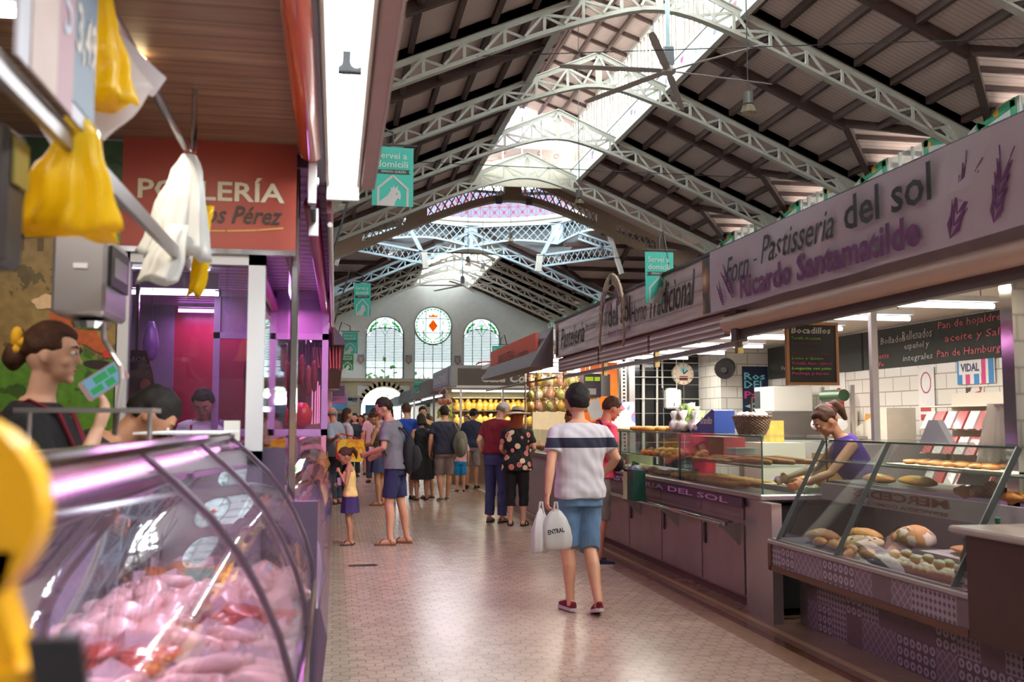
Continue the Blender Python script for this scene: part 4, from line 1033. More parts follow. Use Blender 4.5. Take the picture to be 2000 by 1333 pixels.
for i, (s_, w, c) in enumerate((('Bocadillos', .31, 'white'), ('Tortilla de patata', .23, 'dim'), ('Jamon y Queso', .22, 'dull'), ('Sobrasada y Queso', .28, 'dim'), ('Atun Tomate y olivas', .3, 'dull'), ('Lomo y Queso', .25, 'dim'), ('Tortilla Ajos - Jamon', .32, 'magenta'), ('Longaniza con pisto', .31, 'green'), ('Pechuga y bacon', .29, 'magenta'), ('Queso y Anchoa', .29, 'green'))):
    text(s_, FB, .02, bh - .06 - (0 if i == 0 else .012 + i * .035), w * .95, .045 if i == 0 else .024, CH[c], bo, 'chalk_lettering', shear=.1, bold=.012, w0=.015, res=1)
m = MB().tube([(3.12, 6.31, 2.17), (3.14, 6.31, 2.48)], .004, 5); m.tube([(3.4, 6.31, 2.17), (3.4, 6.31, 2.48)], .004, 5); m.build('hanger', MSTEEL, bo)
rb_ = thing('chalk_poster', 'narrow blue-black poster with cyan and pink chalk writing on the tiled pier', 'poster', (5.45, 12.19, 1.6)); FR = Fr((5.22, 12.19, 1.6), (1, 0, 0), (0, 0, 1))
MB().fbox(FR, .1, 0, 0, .46, .62, .01).build('board', M('blue_black_board', (24, 34, 62), .6), rb_)
for s_, v, c in (('Ros', .44, 'cyan'), ('DEL', .33, 'cyan'), ('Pan', .19, 'magenta'), ('0', .04, 'cyan')): text(s_, FR, .12, v, .3, .1, CH[c], rb_, 'chalk_lettering', w0=.01, bold=.02, res=1)

# ---- things on the back wall and shelves
def rnd_col(name, stops, sc, rough=.5, dist='Color'):
    def f(t):
        vo = t.new('ShaderNodeTexVoronoi'); vo.inputs['Scale'].default_value = sc; t.link(t.obj(), vo.inputs[0]); x = t.xyz(vo.outputs['Color']); return t.ramp(x[0], stops, 'CONSTANT')
    return CM(name, f, rough)
ck = thing('wall_clock', 'round cream wall clock on the black tiles', 'clock', (4.78, 12.97, 1.95))
MB().tube([(4.78, 13.0, 2.15), (4.78, 12.95, 2.15)], [.155, .15], 28).build('clock_face', M('cream_clock_face', (224, 206, 180), .5), ck)
m = MB()
for i in range(12):
    a = i * PI / 6; m.box(4.78 + .13 * math.cos(a) - .006, 12.944, 2.15 + .13 * math.sin(a) - .006, 4.78 + .13 * math.cos(a) + .006, 12.949, 2.15 + .13 * math.sin(a) + .006)
m.bar((4.78, 12.943, 2.15), (4.84, 12.943, 2.2), .012); m.bar((4.78, 12.94, 2.15), (4.77, 12.94, 2.22), .01); m.build('clock_hand', MINK, ck)
MB().box(4.72, 12.944, 2.06, 4.84, 12.948, 2.12).build('brown_motif', M('brown_red_ink', (120, 40, 40), .5), ck); MB().tube([(4.78, 12.949, 2.21), (4.78, 12.944, 2.21)], .05, 14).build('blue_motif', M('pale_blue_ink', (150, 200, 206), .5), ck)
ds_ = thing('paper_towel_dispenser', 'white paper towel dispenser on the black tiled wall', 'dispenser', (4.6, 12.93, 1.67)); MB().box(4.5, 12.86, 1.66, 4.72, 12.99, 1.93, .02).build('housing', M('white_plastic', (230, 228, 218), .35, var=.03), ds_); MB().box(4.53, 12.88, 1.93, 4.66, 12.99, 1.95).build('lid', M('white_plastic', (230, 228, 218)), ds_); MB().box(4.6, 12.852, 1.7, 4.61, 12.86, 1.74).build('slot', MDARK, ds_)
for x, l in ((4.18, 'thick pale pipe on the black tiled wall next to the perforated upright'), (4.38, 'thin pale pipe on the black tiled wall, left of the dispenser')):
    tag(MB().tube([(x, 12.95, .9), (x + .02, 12.95, 2.48)], .022 if x < 4.2 else .015, 8).build('wall_pipe', M('pale_pipe', (190, 186, 176), .4)), l, 'pipe')
# framed shelf
sh = thing('wire_rack', 'thin white wire rack frame fixed above the black tiles', 'rack', (4.4, 12.9, 2.0)); m = MB()
for z in (1.8, 2.1, 2.3): m.tube([(4.05, 12.9, z), (5.0, 12.9, z)], .006, 5)
for x in (4.45, 4.66): m.tube([(x, 12.9, 1.95), (x, 12.9, 2.36)], .008, 5)
m.build('wire_frame', M('pale_pipe', (190, 186, 176)), sh)
# steel fridge with stickers, microwave on top
fr_ = thing('fridge', 'grey steel fridge behind the counter carrying the microwave', 'fridge', (5.15, 11.0, 0)); MB().box(4.95, 10.55, 0, 5.62, 11.5, 1.6, .01).build('cabinet', M('dark_steel', (128, 122, 118), .4, .6), fr_)
for y, z, w, c in ((10.75, 1.45, .1, (200, 190, 160)), (10.8, 1.32, .07, (60, 170, 110)), (11.0, 1.38, .1, (220, 220, 220)), (10.9, 1.52, .12, (150, 60, 50)), (10.85, 1.2, .06, (220, 80, 60))):
    MB().box(4.94, y, z, 4.951, y + w, z + .07).build('sticker', M('sticker_%d' % c[1], c, .5), fr_)
mw = thing('microwave', 'white microwave oven on top of the steel fridge', 'microwave', (5.2, 11.0, 1.6)); MB().box(5.0, 10.6, 1.6, 5.5, 11.12, 1.9, .012).build('housing', M('white_enamel', (222, 222, 212), .35, var=.03), mw)
m = MB().box(5.03, 11.12, 1.61, 5.48, 11.14, 1.89).build('door', M('white_enamel', (222, 222, 212)), mw); MB().box(4.99, 10.95, 1.65, 5.0, 11.09, 1.85).build('door_window', MDARK, m)
# back wall bits: notice papers, towel, ad poster
def poster(name, y1, y0, z0, z1, mat, label, cat='poster', x=BX - .012):
    return tag(MB().box(x, y0, z0, x + .008, y1, z1).build(name, mat), label, cat)
vd = thing('sweets_poster', 'blue, pink and white striped sweets brand poster on the tiles', 'poster', (BX - .02, 7.7, 1.8)); m = MB(); F = aisleF(BX - .015, 8.15, 1.78)
MB().fbox(F, 0, .05, 0, .52, .34, .006).build('paper', M('white_paper', (230, 228, 226), .6), vd); m = MB()
for u in (.0, .24, .44): m.fbox(F, u, .05, .006, u + .07, .34, .008)
m.build('blue_stripe', M('sky_blue_ink', (40, 130, 190), .5), vd); m = MB()
for u in (.12, .34): m.fbox(F, u, .05, .006, u + .06, .34, .008)
m.build('pink_stripe', M('hot_pink_ink', (214, 40, 120), .5), vd); MB().fbox(F, .03, .14, .008, .35, .29, .01).build('white_flag', M('white_paper', (230, 228, 226)), vd)
text('VIDAL', F, .06, .165, .26, .075, M('navy_ink', (28, 40, 90), .5), vd, 'lettering', bold=.03, w0=.01)
np_ = thing('notice_paper', 'white notice with red ring printed on it, right of the blackboard edge', 'notice', (BX - .02, 8.5, 1.5)); F = aisleF(BX - .012, 8.78, 1.42)
MB().fbox(F, 0, 0, 0, .26, .6, .005).build('paper', M('white_paper', (230, 228, 226)), np_); m = MB(); m.fline(F, [(.13 + .08 * math.cos(a * PI / 8), .45 + .1 * math.sin(a * PI / 8)) for a in range(16)], .012, .005, .007, closed=True); m.fbox(F, .03, .17, .005, .2, .22, .007); m.fbox(F, .03, .08, .005, .22, .14, .007); m.build('red_print', M('soft_red_ink', (190, 70, 66), .5), np_)
poster('price_paper', 10.55, 10.2, 1.75, 2.05, M('white_paper', (230, 228, 226)), 'white price sheet taped to the tiles beside the red bottle', 'notice')
poster('round_sticker', 11.6, 11.45, 1.88, 2.02, M('grey_sticker', (190, 184, 180), .5), 'small round grey sticker on the tiles above the microwave', 'sticker')
poster('photo_card', 8.05, 7.8, 1.62, 1.8, rnd_col('photo_card_print', [(0, lin((225, 215, 205))), (.6, lin((150, 70, 60))), (.8, lin((60, 44, 44)))], 14), 'photo card pinned below the sweets brand poster', 'card')
# candy shelves at the right
cs = thing('sweet_rack', 'tiered rack of pink and clear packets of sweets at the back right', 'rack', (5.3, 7.7, .9))
MB().box(5.2, 7.2, .9, 5.66, 8.2, .95).build('base_shelf', MCREAM, cs)
for z in (1.2, 1.42, 1.62): MB().box(5.3, 7.2, z, 5.66, 8.2, z + .012).build('shelf', MCREAM, cs)
MB().box(5.64, 7.2, .95, 5.67, 8.2, 1.75).build('back_panel', MCREAM, cs)
pk = None; MPK = M('clear_sweet_packet', (236, 220, 214), .2, coat=.6, var=.3, scale=30); MPK2 = M('pink_sweet_packet', (206, 96, 96), .25, coat=.5, var=.4, scale=30)
prt = None
for r_, z in enumerate((.95, 1.212, 1.432)):
    for i in range(6):
        y = 7.28 + i * .155
        m = MB().rings([[(5.26, y - .06, z), (5.3, y - .06, z), (5.3, y + .06, z), (5.26, y + .06, z)], [(5.34, y - .06, z + .15), (5.37, y - .06, z + .15), (5.37, y + .06, z + .15), (5.34, y + .06, z + .15)]])
        tag(m.build('sweet_packet', MPK if (i + r_) % 2 else MPK2), ('clear' if (i + r_) % 2 else 'pink') + ' packet of sweets leaning in the tiered rack', 'packet', ('clear' if (i + r_) % 2 else 'pink') + ' packets in the sweet rack')
# napkin / carton wedge and bread sticks
cw = thing('carton_tray', 'pale wedge-shaped carton of wrapped bread sticks behind the woman in purple', 'carton', (5.2, 8.6, 1.35))
MB().prism(Fr((5.1, 9.0, 1.32), (0, -1, 0), (0, 0, 1)), [(0, 0), (.6, 0), (.6, .3), (0, .1)], -.3, 0).build('carton', M('pale_carton', (206, 196, 178), .7), cw); MB().box(5.05, 8.3, 1.28, 5.66, 9.2, 1.318).build('shelf', MSTEEL, cw)
m = MB()
for i in range(9): m.bar((5.2, 8.95 - i * .05, 1.42), (5.25, 8.98 - i * .05, 1.56 - i * .0), .04, .04)
m.build('bread_sticks', M('golden_bread_stick', (206, 150, 70), .6), cw)
# slicer and paper roll
ppr = thing('paper_roll_holder', 'rolls of white paper and green film on a steel holder', 'roll holder', (4.9, 9.2, 1.3)); MB().tube([(4.9, 8.85, 1.46), (4.9, 9.4, 1.46)], .055, 16).build('paper_roll', M('white_paper', (230, 228, 226)), ppr, smooth=True, auto=40)
MB().tube([(4.95, 8.9, 1.75), (4.95, 9.3, 1.75)], .06, 16).build('film_roll', M('dark_green_film', (52, 76, 50), .35), ppr, smooth=True, auto=40); MB().box(4.85, 8.75, 1.32, 5.1, 9.5, 1.35).box(4.98, 8.82, 1.35, 5.02, 8.85, 1.85).box(4.98, 9.42, 1.35, 5.02, 9.45, 1.85).build('holder_frame', MSTEEL, ppr)
bw_ = thing('back_worktop', 'white back worktop with cupboards along the tiled wall', 'worktop', (5.3, 9, 0)); MB().box(4.85, 7.2, 0, 5.68, 10.5, .86).build('cupboard', M('white_cupboard', (200, 190, 186), .5), bw_); MB().box(4.8, 7.2, .86, 5.68, 10.5, .9).build('top', MSTEEL, bw_)
MB().box(4.8, 8.3, .9, 5.64, 10.5, 1.28).build('machine_housing', M('grey_machine', (176, 166, 166), .4), tag(thing('dough_machine', 'grey low machine under the paper rolls', 'machine', (5.2, 9.4, .9)), 'grey low machine under the paper rolls', 'machine'))
ex = thing('fire_extinguisher', 'small red extinguisher-like bottle against the tiles', 'bottle', (5.5, 10.0, 1.6)); MB().lathe([(.05, 0), (.055, .02), (.055, .16), (.02, .2), (.02, .24)], (5.5, 10.0, 1.62), 12).build('bottle', M('bright_red', (196, 28, 34), .35), ex, smooth=True, auto=40); MB().box(5.42, 9.9, 1.28, 5.66, 10.1, 1.62).build('stand', MCREAM, ex)
fn = thing('wall_fan', 'black wall-mounted fan under the tubes', 'fan', (5.0, 11.9, 2.05)); MB().tube([(5.02, 12.0, 2.2), (4.93, 11.85, 2.16)], [.12, .13], 16).build('fan_cage', MBLACK, fn); MB().tube([(4.92, 11.84, 2.16), (4.9, 11.8, 2.15)], .04, 10).build('hub', MDARK, fn); MB().bar((5.02, 12.0, 2.2), (5.06, 12.2, 2.2), .05).build('bracket', MBLACK, fn)
# ================================================================ LEFT SIDE: THE POULTRY STALL
def plank_col(t):
    o = t.obj(); mp = t.new('ShaderNodeMapping'); mp.inputs['Scale'].default_value = (1.2, 16, 1); t.link(o, mp.inputs[0]); n = t.noise(2.0, mp.outputs[0], 6)
    x, y, z = t.xyz(o); f = t.math('FRACT', t.math('DIVIDE', y, .11)); k = t.math('FLOOR', t.math('DIVIDE', y, .11))
    wn_ = t.new('ShaderNodeTexWhiteNoise', noise_dimensions='1D'); t.link(k, wn_.inputs['W'])
    c = t.ramp(n, [(.25, lin((112, 82, 68))), (.5, lin((150, 118, 98))), (.75, lin((180, 146, 122)))])
    c = t.mix(t.math('MULTIPLY', wn_.outputs['Value'], .45), c, lin((120, 78, 60)))
    return t.mix(t.math('LESS_THAN', f, .05), c, lin((48, 28, 20)))
MPLANK = CM('wood_ceiling_planks', plank_col, .45)
S1Y = 4.0; CZ = 2.62
struct(MB().box(-2.7, -1.5, CZ, -.15, S1Y + .05, CZ + .04).build('ceiling_poultry', MPLANK, origin=(-1, 1, CZ)))
struct(MB().box(-2.8, -1.5, 0, -2.7, 12, 2.9).build('wall_stall_left', M('stall_wall_white', (190, 180, 176), .6), origin=(-2.75, 5, 0)))
struct(MB().box(-2.7, -1.5, 0, -.75, S1Y, .15).build('floor_stall', M('grey_stall_floor', (110, 106, 102), .6), origin=(-1.5, 1, 0)))
struct(MB().box(-2.8, -1.6, 0, .12, -1.5, 2.9).build('wall_stall_back', M('stall_wall_white', (190, 180, 176), .6), origin=(-1.4, -1.5, 0)))
struct(MB().box(-2.75, S1Y + .02, CZ - .02, -.16, S1Y + .05, CZ + .02).build('trim_2', MSTEEL, origin=(-1, S1Y, CZ)))

# mural of hens on grass
def mural_col(t):
    o = t.obj(); x, y, z = t.xyz(o)
    g = t.mix(t.noise(38, o, 5), lin((46, 92, 24)), lin((112, 158, 46)))
    dry = t.mix(t.noise(30, o, 6), lin((104, 78, 40)), lin((176, 146, 84)))
    b = t.math('ADD', z, t.math('MULTIPLY', t.noise(6, o, 4), .16))
    c = t.mix(t.math('GREATER_THAN', b, .56), g, dry)
    c = t.mix(t.math('GREATER_THAN', b, 1.0), c, g)
    far = t.mix(t.noise(17, o, 5), lin((26, 40, 22)), lin((70, 100, 50)))
    c = t.mix(t.math('GREATER_THAN', b, 1.12), c, far)
    n2 = t.noise(11, o, 4); c = t.mix(t.math('MULTIPLY', t.math('GREATER_THAN', n2, .6), .6), c, lin((30, 40, 18)))
    return c
MMUR = CM('grass_mural_print', mural_col, .4)
mu = thing('wall_mural', 'large photo mural of brown hens pecking on grass behind the counter', 'mural', (-1.7, S1Y, 1.28))
FMu = Fr((-2.7, S1Y - .02, 1.28), (1, 0, 0), (0, 0, 1))
MB().fbox(FMu, 0, -1.1, -.015, 1.86, 1.32, 0).build('print_panel', MMUR, mu)
def blob(cx, cy, rx, ry, n=20, w=.0, rot=0.0, ph=0): return [(cx + (rx * math.cos(a) * math.cos(rot) - ry * math.sin(a) * math.sin(rot)) * (1 + w * math.sin(5 * a + ph)), cy + (rx * math.cos(a) * math.sin(rot) + ry * math.sin(a) * math.cos(rot)) * (1 + w * math.sin(5 * a + ph))) for a in [2 * PI * i / n for i in range(n)]]
MHEN = M('hen_brown_print', (176, 84, 34), .5, var=.4, scale=60); MHENL = M('hen_cream_print', (226, 190, 146), .5, var=.2, scale=50); MHENK = M('hen_shadow_print', (44, 26, 20), .6); MHENR = M('hen_comb_print', (190, 50, 40), .5)
m = MB(); m.prism(FMu, blob(1.70, .585, .105, .05, rot=-.6, w=.05), 0, .003); m.prism(FMu, [(1.74, .60), (1.79, .55), (1.83, .50), (1.825, .475), (1.79, .485), (1.72, .53)], 0, .0035); m.build('hen_body', MHEN, mu)
m = MB(); m.prism(FMu, blob(1.60, .675, .05, .028, rot=.1, w=.15), .003, .006); m.prism(FMu, [(1.61, .68), (1.625, .725), (1.65, .68)], .003, .005); m.build('hen_tail', MHENL, mu)
m = MB(); m.prism(FMu, blob(1.66, .50, .075, .035, rot=-.3, w=.1), .0, .0025); m.prism(FMu, blob(1.80, .435, .06, .018, rot=-.1), 0, .0025); m.prism(FMu, [(1.66, .5), (1.67, .4), (1.68, .5)], 0, .003); m.build('hen_shadow', MHENK, mu)
MB().prism(FMu, blob(1.828, .478, .018, .018, w=.1), .0035, .006).build('hen_head', MHENR, mu)
m = MB()
for v in (.93, .99, 1.05): m.fline(FMu, [(1.44, v - .01), (1.62, v + .01)], .018, 0, .004)
for u in (1.5, 1.57): m.fline(FMu, [(u, .88), (u, 1.08)], .02, 0, .004)
m.build('fence_print', M('old_fence_print', (110, 88, 62), .6), mu)

# red sign with pale letters
MREDS = M('brick_red_sign', (158, 62, 46), .45, var=.04); ps = thing('poultry_sign', 'brick-red poultry shop sign panel with pale serif lettering above the glass door', 'sign', (-.5, S1Y, 2.19))
FP = Fr((-.84, S1Y - .02, 2.18), (1, 0, 0), (0, 0, 1))
MB().fbox(FP, 0, 0, -.03, .67, .44, 0).build('sign_panel', MREDS, ps)
MPALE = M('pale_gold_ink', (214, 206, 180), .5)
text('POLLERÍA', FP, .06, .195, .565, .10, MPALE, ps, 'lettering', bold=.02); text('Carlos Pérez', FP, .18, .105, .44, .075, M('dark_green_ink', (44, 40, 30), .5), ps, 'lettering', shear=.35, bold=.014)
MB().fline(FP, [(.25, .072), (.4, .075), (.52, .082), (.62, .094)], .007, 0, .003).build('gold_swoosh', M('gold_ink', (200, 150, 80), .5), ps)
MB().fbox(FP, .0, -.02, -.01, .67, .0, .02).build('bottom_rail', MCHROME, ps)
# white framed glass screen
wf = thing('glass_screen', 'white-framed glass screen under the red sign', 'screen', (-.5, S1Y, .15)); x0, x1, z0, z1 = -.845, -.285, .15, 2.165; m = MB(); t_ = .045
m.box(x0, S1Y - .02, z0, x0 + t_, S1Y + .03, z1).box(x1 - .065, S1Y - .02, z0, x1, S1Y + .03, z1).box(x0, S1Y - .02, z1 - t_, x1, S1Y + .03, z1).box(x0, S1Y - .02, 1.32, x1, S1Y + .03, 1.38)
m.build('frame', M('white_upvc', (206, 206, 208), .4, var=.03), wf); MB().box(x0 + t_, S1Y, 1.38, x1 - .065, S1Y + .008, z1 - t_).build('glass_pane', glass('screen_glass', (225, 220, 232), .015, .02, .03), wf); MB().box(x0 + .04, S1Y, z0, x1 - .04, S1Y + .02, 1.33).build('lower_panel', M('white_upvc', (206, 206, 208)), wf)
MB().box(-.43, S1Y - .03, 1.42, -.37, S1Y - .005, 1.5).build('switch_box', M('white_plastic', (230, 228, 218)), wf)
po = thing('steel_post', 'polished steel post at the corner of the poultry stall', 'post', (-.165, 4.2, 0)); MB().box(-.19, 4.12, 0, -.16, 4.2, 2.62, .004).build('shaft', MCHROME, po)
# side mirror panel of the next stall
tag(MB().box(-.31, 4.25, 1.3, -.30, 6.2, 2.45).build('mirror_panel', M('mirror', (220, 215, 225), .03, 1.0, var=0)), 'tall mirror panel beside the white-framed screen reflecting the far windows', 'mirror')

# meat display case
mc = thing('poultry_display_case', 'curved glass display case of poultry filling the lower left', 'display case', (-.4, 2, 0)); Y0, Y1 = -.6, 3.95
prof = [(-.078, .88), (-.085, .95), (-.115, 1.05), (-.155, 1.14), (-.20, 1.22), (-.26, 1.30), (-.33, 1.37), (-.40, 1.43)]
m = MB(); ys = [Y0, .9, 2.15, 3.05, Y1]
MGC = glass('curved_case_glass', (240, 236, 244), .012, .02, .11)
for a, b in zip(ys[:-1], ys[1:]):
    g = MB(); rows = [[(x, a + .004, z), (x, b - .004, z), (x - .006, b - .004, z - .004), (x - .006, a + .004, z - .004)] for x, z in prof]; g.rings(rows); g.build('curved_glass', MGC, mc, smooth=True, auto=30)
for y in ys[1:]:
    g = MB(); g.tube([(x + .004, y, z) for x, z in prof], .008, 6); g.build('glass_joint', M('smoky_joint', (88, 72, 84), .3, .5), mc)
MB().box(-.44, Y0, 1.425, -.38, Y1 - .02, 1.455, .008).build('top_rail', MCHROME, mc); MB().box(-.75, Y0, 1.40, -.44, Y1 - .02, 1.425).build('top_shelf', MSTEEL, mc)
MB().box(-.1, Y0, .84, -.062, Y1, .885, .006).build('front_rail', MCHROME, mc); MB().box(-.75, Y0, .0, -.085, Y1, .84).build('lower_body', M('purple_grey_metal', (92, 76, 96), .35, .6), mc)
m = MB().box(-.72, Y0, .845, -.1, Y1 - .02, .862).build('deck', M('white_tray_deck', (214, 196, 204), .4), mc); MB().box(-.75, Y0, .86, -.72, Y1, 1.40).build('back_panel', M('purple_grey_metal', (92, 76, 96)), mc)
e_ = MB(); e_.prism(Fr((0, Y1, 0), (1, 0, 0), (0, 0, 1)), [(-.75, .84)] + [(x, z) for x, z in prof] + [(-.75, 1.43)], -.0, .012); e_.build('end_glass', MGC, mc)
tb = MB().tube([(-.42, .2, 1.395), (-.42, 3.7, 1.395)], .010, 8).build('lamp_tube', LPINK, mc); area('case_glow', (-.46, 2.2, 1.38), .05, 3.2, 20, (1, .76, .88), parent=mc)
# counter paper, plate, scale
tag(MB().box(-.62, 3.2, 1.457, -.36, 3.85, 1.463).build('wrapping_paper', M('white_paper', (230, 228, 226))), 'stack of white wrapping paper on top of the poultry case', 'paper')
sc_ = thing('hanging_scale', 'boxy steel scale with a side display hanging in the poultry stall', 'scale', (-.74, 3.1, 1.8)); m = MB().box(-.82, 3.0, 1.81, -.67, 3.3, 2.05, .01)
m.build('housing', MSTEEL, sc_); MB().tube([(-.735, 3.15, 2.05), (-.735, 3.15, CZ)], .014, 10).build('hanging_rod', MCHROME, sc_)
f_ = MB().box(-.668, 3.03, 1.9, -.66, 3.27, 2.02).build('display', MBLACK, sc_); MB().box(-.6605, 3.06, 1.93, -.658, 3.24, 1.99).build('screen', M('dim_green_lcd', (90, 100, 70), .3), f_)
MB().box(-.76, 2.995, 1.945, -.72, 3.0, 1.96).build('label_plate', M('white_paper', (230, 228, 226)), sc_); MB().lathe([(.05, 0), (.06, .02), (.03, .03)], (-.74, 3.15, 1.78), 16).build('load_cell', MCHROME, sc_)
MB().tube([(-.7, 3.12, 1.8), (-.69, 3.1, 1.74), (-.63, 3.05, 1.66), (-.615, 3.0, 1.62), (-.62, 2.95, 1.46)], .008, 8).build('bent_arm', MSTEEL, sc_)
pl = thing('steel_shelf', 'flat steel shelf bar standing on the counter in front of the two poultry sellers', 'shelf', (-.67, 2.9, 1.43)); MB().box(-.86, 2.84, 1.522, -.5, 2.98, 1.535).build('shelf_plate', MSTEEL, pl)
for x in (-.84, -.52): MB().tube([(x, 2.92, 1.40), (x, 2.92, 1.522)], .007, 8).build('leg', MSTEEL, pl)
# near scale at left edge
ns = thing('scale_display', 'dark-framed scale display with taped white paper at the left edge', 'scale', (-.62, 1.8, 1.7)); MB().box(-.9, 1.72, 1.76, -.545, 1.82, 2.0, .01).build('housing', M('dark_brown_plastic', (50, 42, 38), .5), ns)
m = MB().box(-.543, 1.735, 1.9, -.538, 1.81, 1.98); m.build('screen', M('amber_screen', (120, 110, 60), .3), ns); MB().box(-.8, 1.712, 1.77, -.56, 1.72, 1.88).build('taped_paper', M('white_paper', (230, 228, 226)), ns); MB().tube([(-.72, 1.77, 2.0), (-.72, 1.77, CZ)], .014, 8).build('hanging_rod', MCHROME, ns)
# rail frame with bags
rf = thing('bag_rail_frame', 'chrome double rail hanging from the wood ceiling, strung with plastic bags', 'rail', (-.5, 2, 2.0)); ra = MB()
ra.tube([(-.5, -.2, 2.4), (-.5, 3.38, 2.4)], .013, 10).build('upper_rail', MCHROME, rf); MB().box(-.508, .2, 2.005, -.492, 3.42, 2.045).build('lower_rail', M('satin_rail', (150, 142, 140), .38, .8), rf)
for y in (3.36, .6): MB().tube([(-.485, y, 2.4), (-.485, y, CZ)], .01, 8).build('hanging_rod', MCHROME, rf); MB().tube([(-.5, y + .03, 2.03), (-.5, y + .03, 2.4)], .006, 6).build('link_rod', MCHROME, rf)
def bag_bunch(name, label, top, length, w0, w1, mat, lean=(0, 0), seed=0, flat=.55, group=None, pl=11, cat='plastic bag', yaw=0.0):
    """bunch of bags tied at the top, fanning out below in pleats"""
    rnd = random.Random(seed); m = MB(); top = Vector(top); n = 44; rows = []; K = 12
    ph = [rnd.uniform(0, 6.3) for _ in range(4)]
    for i in range(K + 1):
        q = i / K; w = w0 + (w1 - w0) * (q ** .75); c = top + Vector((lean[0] * q, lean[1] * q, -length * q)); row = []
        for k in range(n):
            a = 2 * PI * k / n; pleat = 1 + (.16 * math.sin(pl * a + ph[0] + q * 1.2) + .08 * math.sin(5 * a + ph[1])) * min(1, .3 + q)
            hem = (.10 * length) * math.sin(3 * a + ph[2]) * q * q * .5
            x = w * pleat * math.cos(a); y = w * flat * pleat * math.sin(a); xr = x * math.cos(yaw) - y * math.sin(yaw); yr = x * math.sin(yaw) + y * math.cos(yaw)
            row.append(c + Vector((xr, yr, hem)))
        rows.append(row)
    m.rings(rows); m.noise(.012, 16, seed)
    t = m.build(name, mat, smooth=True, origin=tuple(top)); tag(t, label, cat, group)
    return t
def bagmat(name, rgb, k=.5):
    if name in MATS: return MATS[name]
    m = bpy.data.materials.new(name); m.use_nodes = True; t = NT(m); c = lin(rgb)
    t.link(t.mix(t.noise(12, t.obj()), tuple(v * .9 for v in c), c), t.b.inputs['Base Color']); t.b.inputs['Roughness'].default_value = .35; t.b.inputs['Coat Weight'].default_value = .2
    tl = t.new('ShaderNodeBsdfTranslucent'); tl.inputs[0].default_value = (*c, 1); mx = t.new('ShaderNodeMixShader'); mx.inputs[0].default_value = k
    out = [n for n in t.n if n.type == 'OUTPUT_MATERIAL'][0]; t.link(t.b.outputs[0], mx.inputs[1]); t.link(tl.outputs[0], mx.inputs[2]); t.link(mx.outputs[0], out.inputs[0]); t.bump(t.noise(30, t.obj()), .4, .004)
    MATS[name] = m; return m
MYB = bagmat('yellow_plastic_bag', (250, 214, 26)); MWB = bagmat('white_plastic_bag', (232, 232, 228)); MLB = bagmat('milky_plastic_bag', (222, 214, 214))
bag_bunch('carrier_bag_bunch', 'bright yellow bags fanning out below the lower chrome rail', (-.49, 1.93, 2.07), .21, .02, .085, MYB, (-.02, .05), 3, .8, pl=9)
bag_bunch('carrier_bag_bunch', 'big white bag bunch tied at the rail end before the red sign', (-.49, 3.3, 2.38), .35, .025, .105, MWB, (-.03, -.03), 5, .7, pl=12)
bag_bunch('carrier_bag_bunch', 'lower tail of white bags hanging below the chrome rail end', (-.50, 3.2, 2.12), .19, .03, .06, MWB, (-.05, -.06), 9, .6, pl=7)
bag_bunch('carrier_bag_bunch', 'narrow yellow bags at the right of the white bag bunch', (-.435, 3.36, 2.22), .30, .015, .03, MYB, (-.03, 0), 8, .7, pl=5)
bag_bunch('carrier_bag_bunch', 'yellow bags knotted behind the price board', (-.50, 2.1, 2.41), .24, .015, .055, MYB, (.02, .02), 11, .8, pl=7)
def sheetbag(pts, label, seed, mat):
    rnd = random.Random(seed); m = MB(); A, B, Cc, D = [Vector(p) for p in pts]; n = 8; rows = []
    for side in (0, 1):
        r = []
        for i in range(n + 1):
            row = [A.lerp(B, j / n).lerp(D.lerp(Cc, j / n), i / n) for j in range(n + 1)]
            nrm = (B - A).cross(D - A).normalized(); r.append([p + nrm * (.004 + .012 * math.sin(PI * i / n) * math.sin(PI * j / n)) * (1 if side else -1) for j, p in enumerate(row)])
        rows.append(r)
    for r in rows: m.strip(r)
    for r0, r1 in zip(rows[0], rows[1]): pass
    m.noise(.012, 9, seed); t = m.build('loose_bag', mat, smooth=True); return tag(t, label, 'plastic bag')
sheetbag([(-.53, 2.3, 2.41), (-.39, 2.3, 2.29), (-.42, 2.28, 2.24), (-.58, 2.3, 2.33)], 'milky flattened bag hanging behind the yellow ones by the upper rail', 1, MLB)
sheetbag([(-.5, 2.2, 2.36), (-.41, 2.22, 2.24), (-.50, 2.2, 2.10), (-.56, 2.2, 2.2)], 'thin see-through bag hanging to the right of the price board', 2, MLB)
sheetbag([(-.71, 2.25, 2.22), (-.68, 2.25, 2.25), (-.54, 2.1, 2.10), (-.57, 2.1, 2.05)], 'cream coloured bag sticking out left under the price board', 4, MLB)
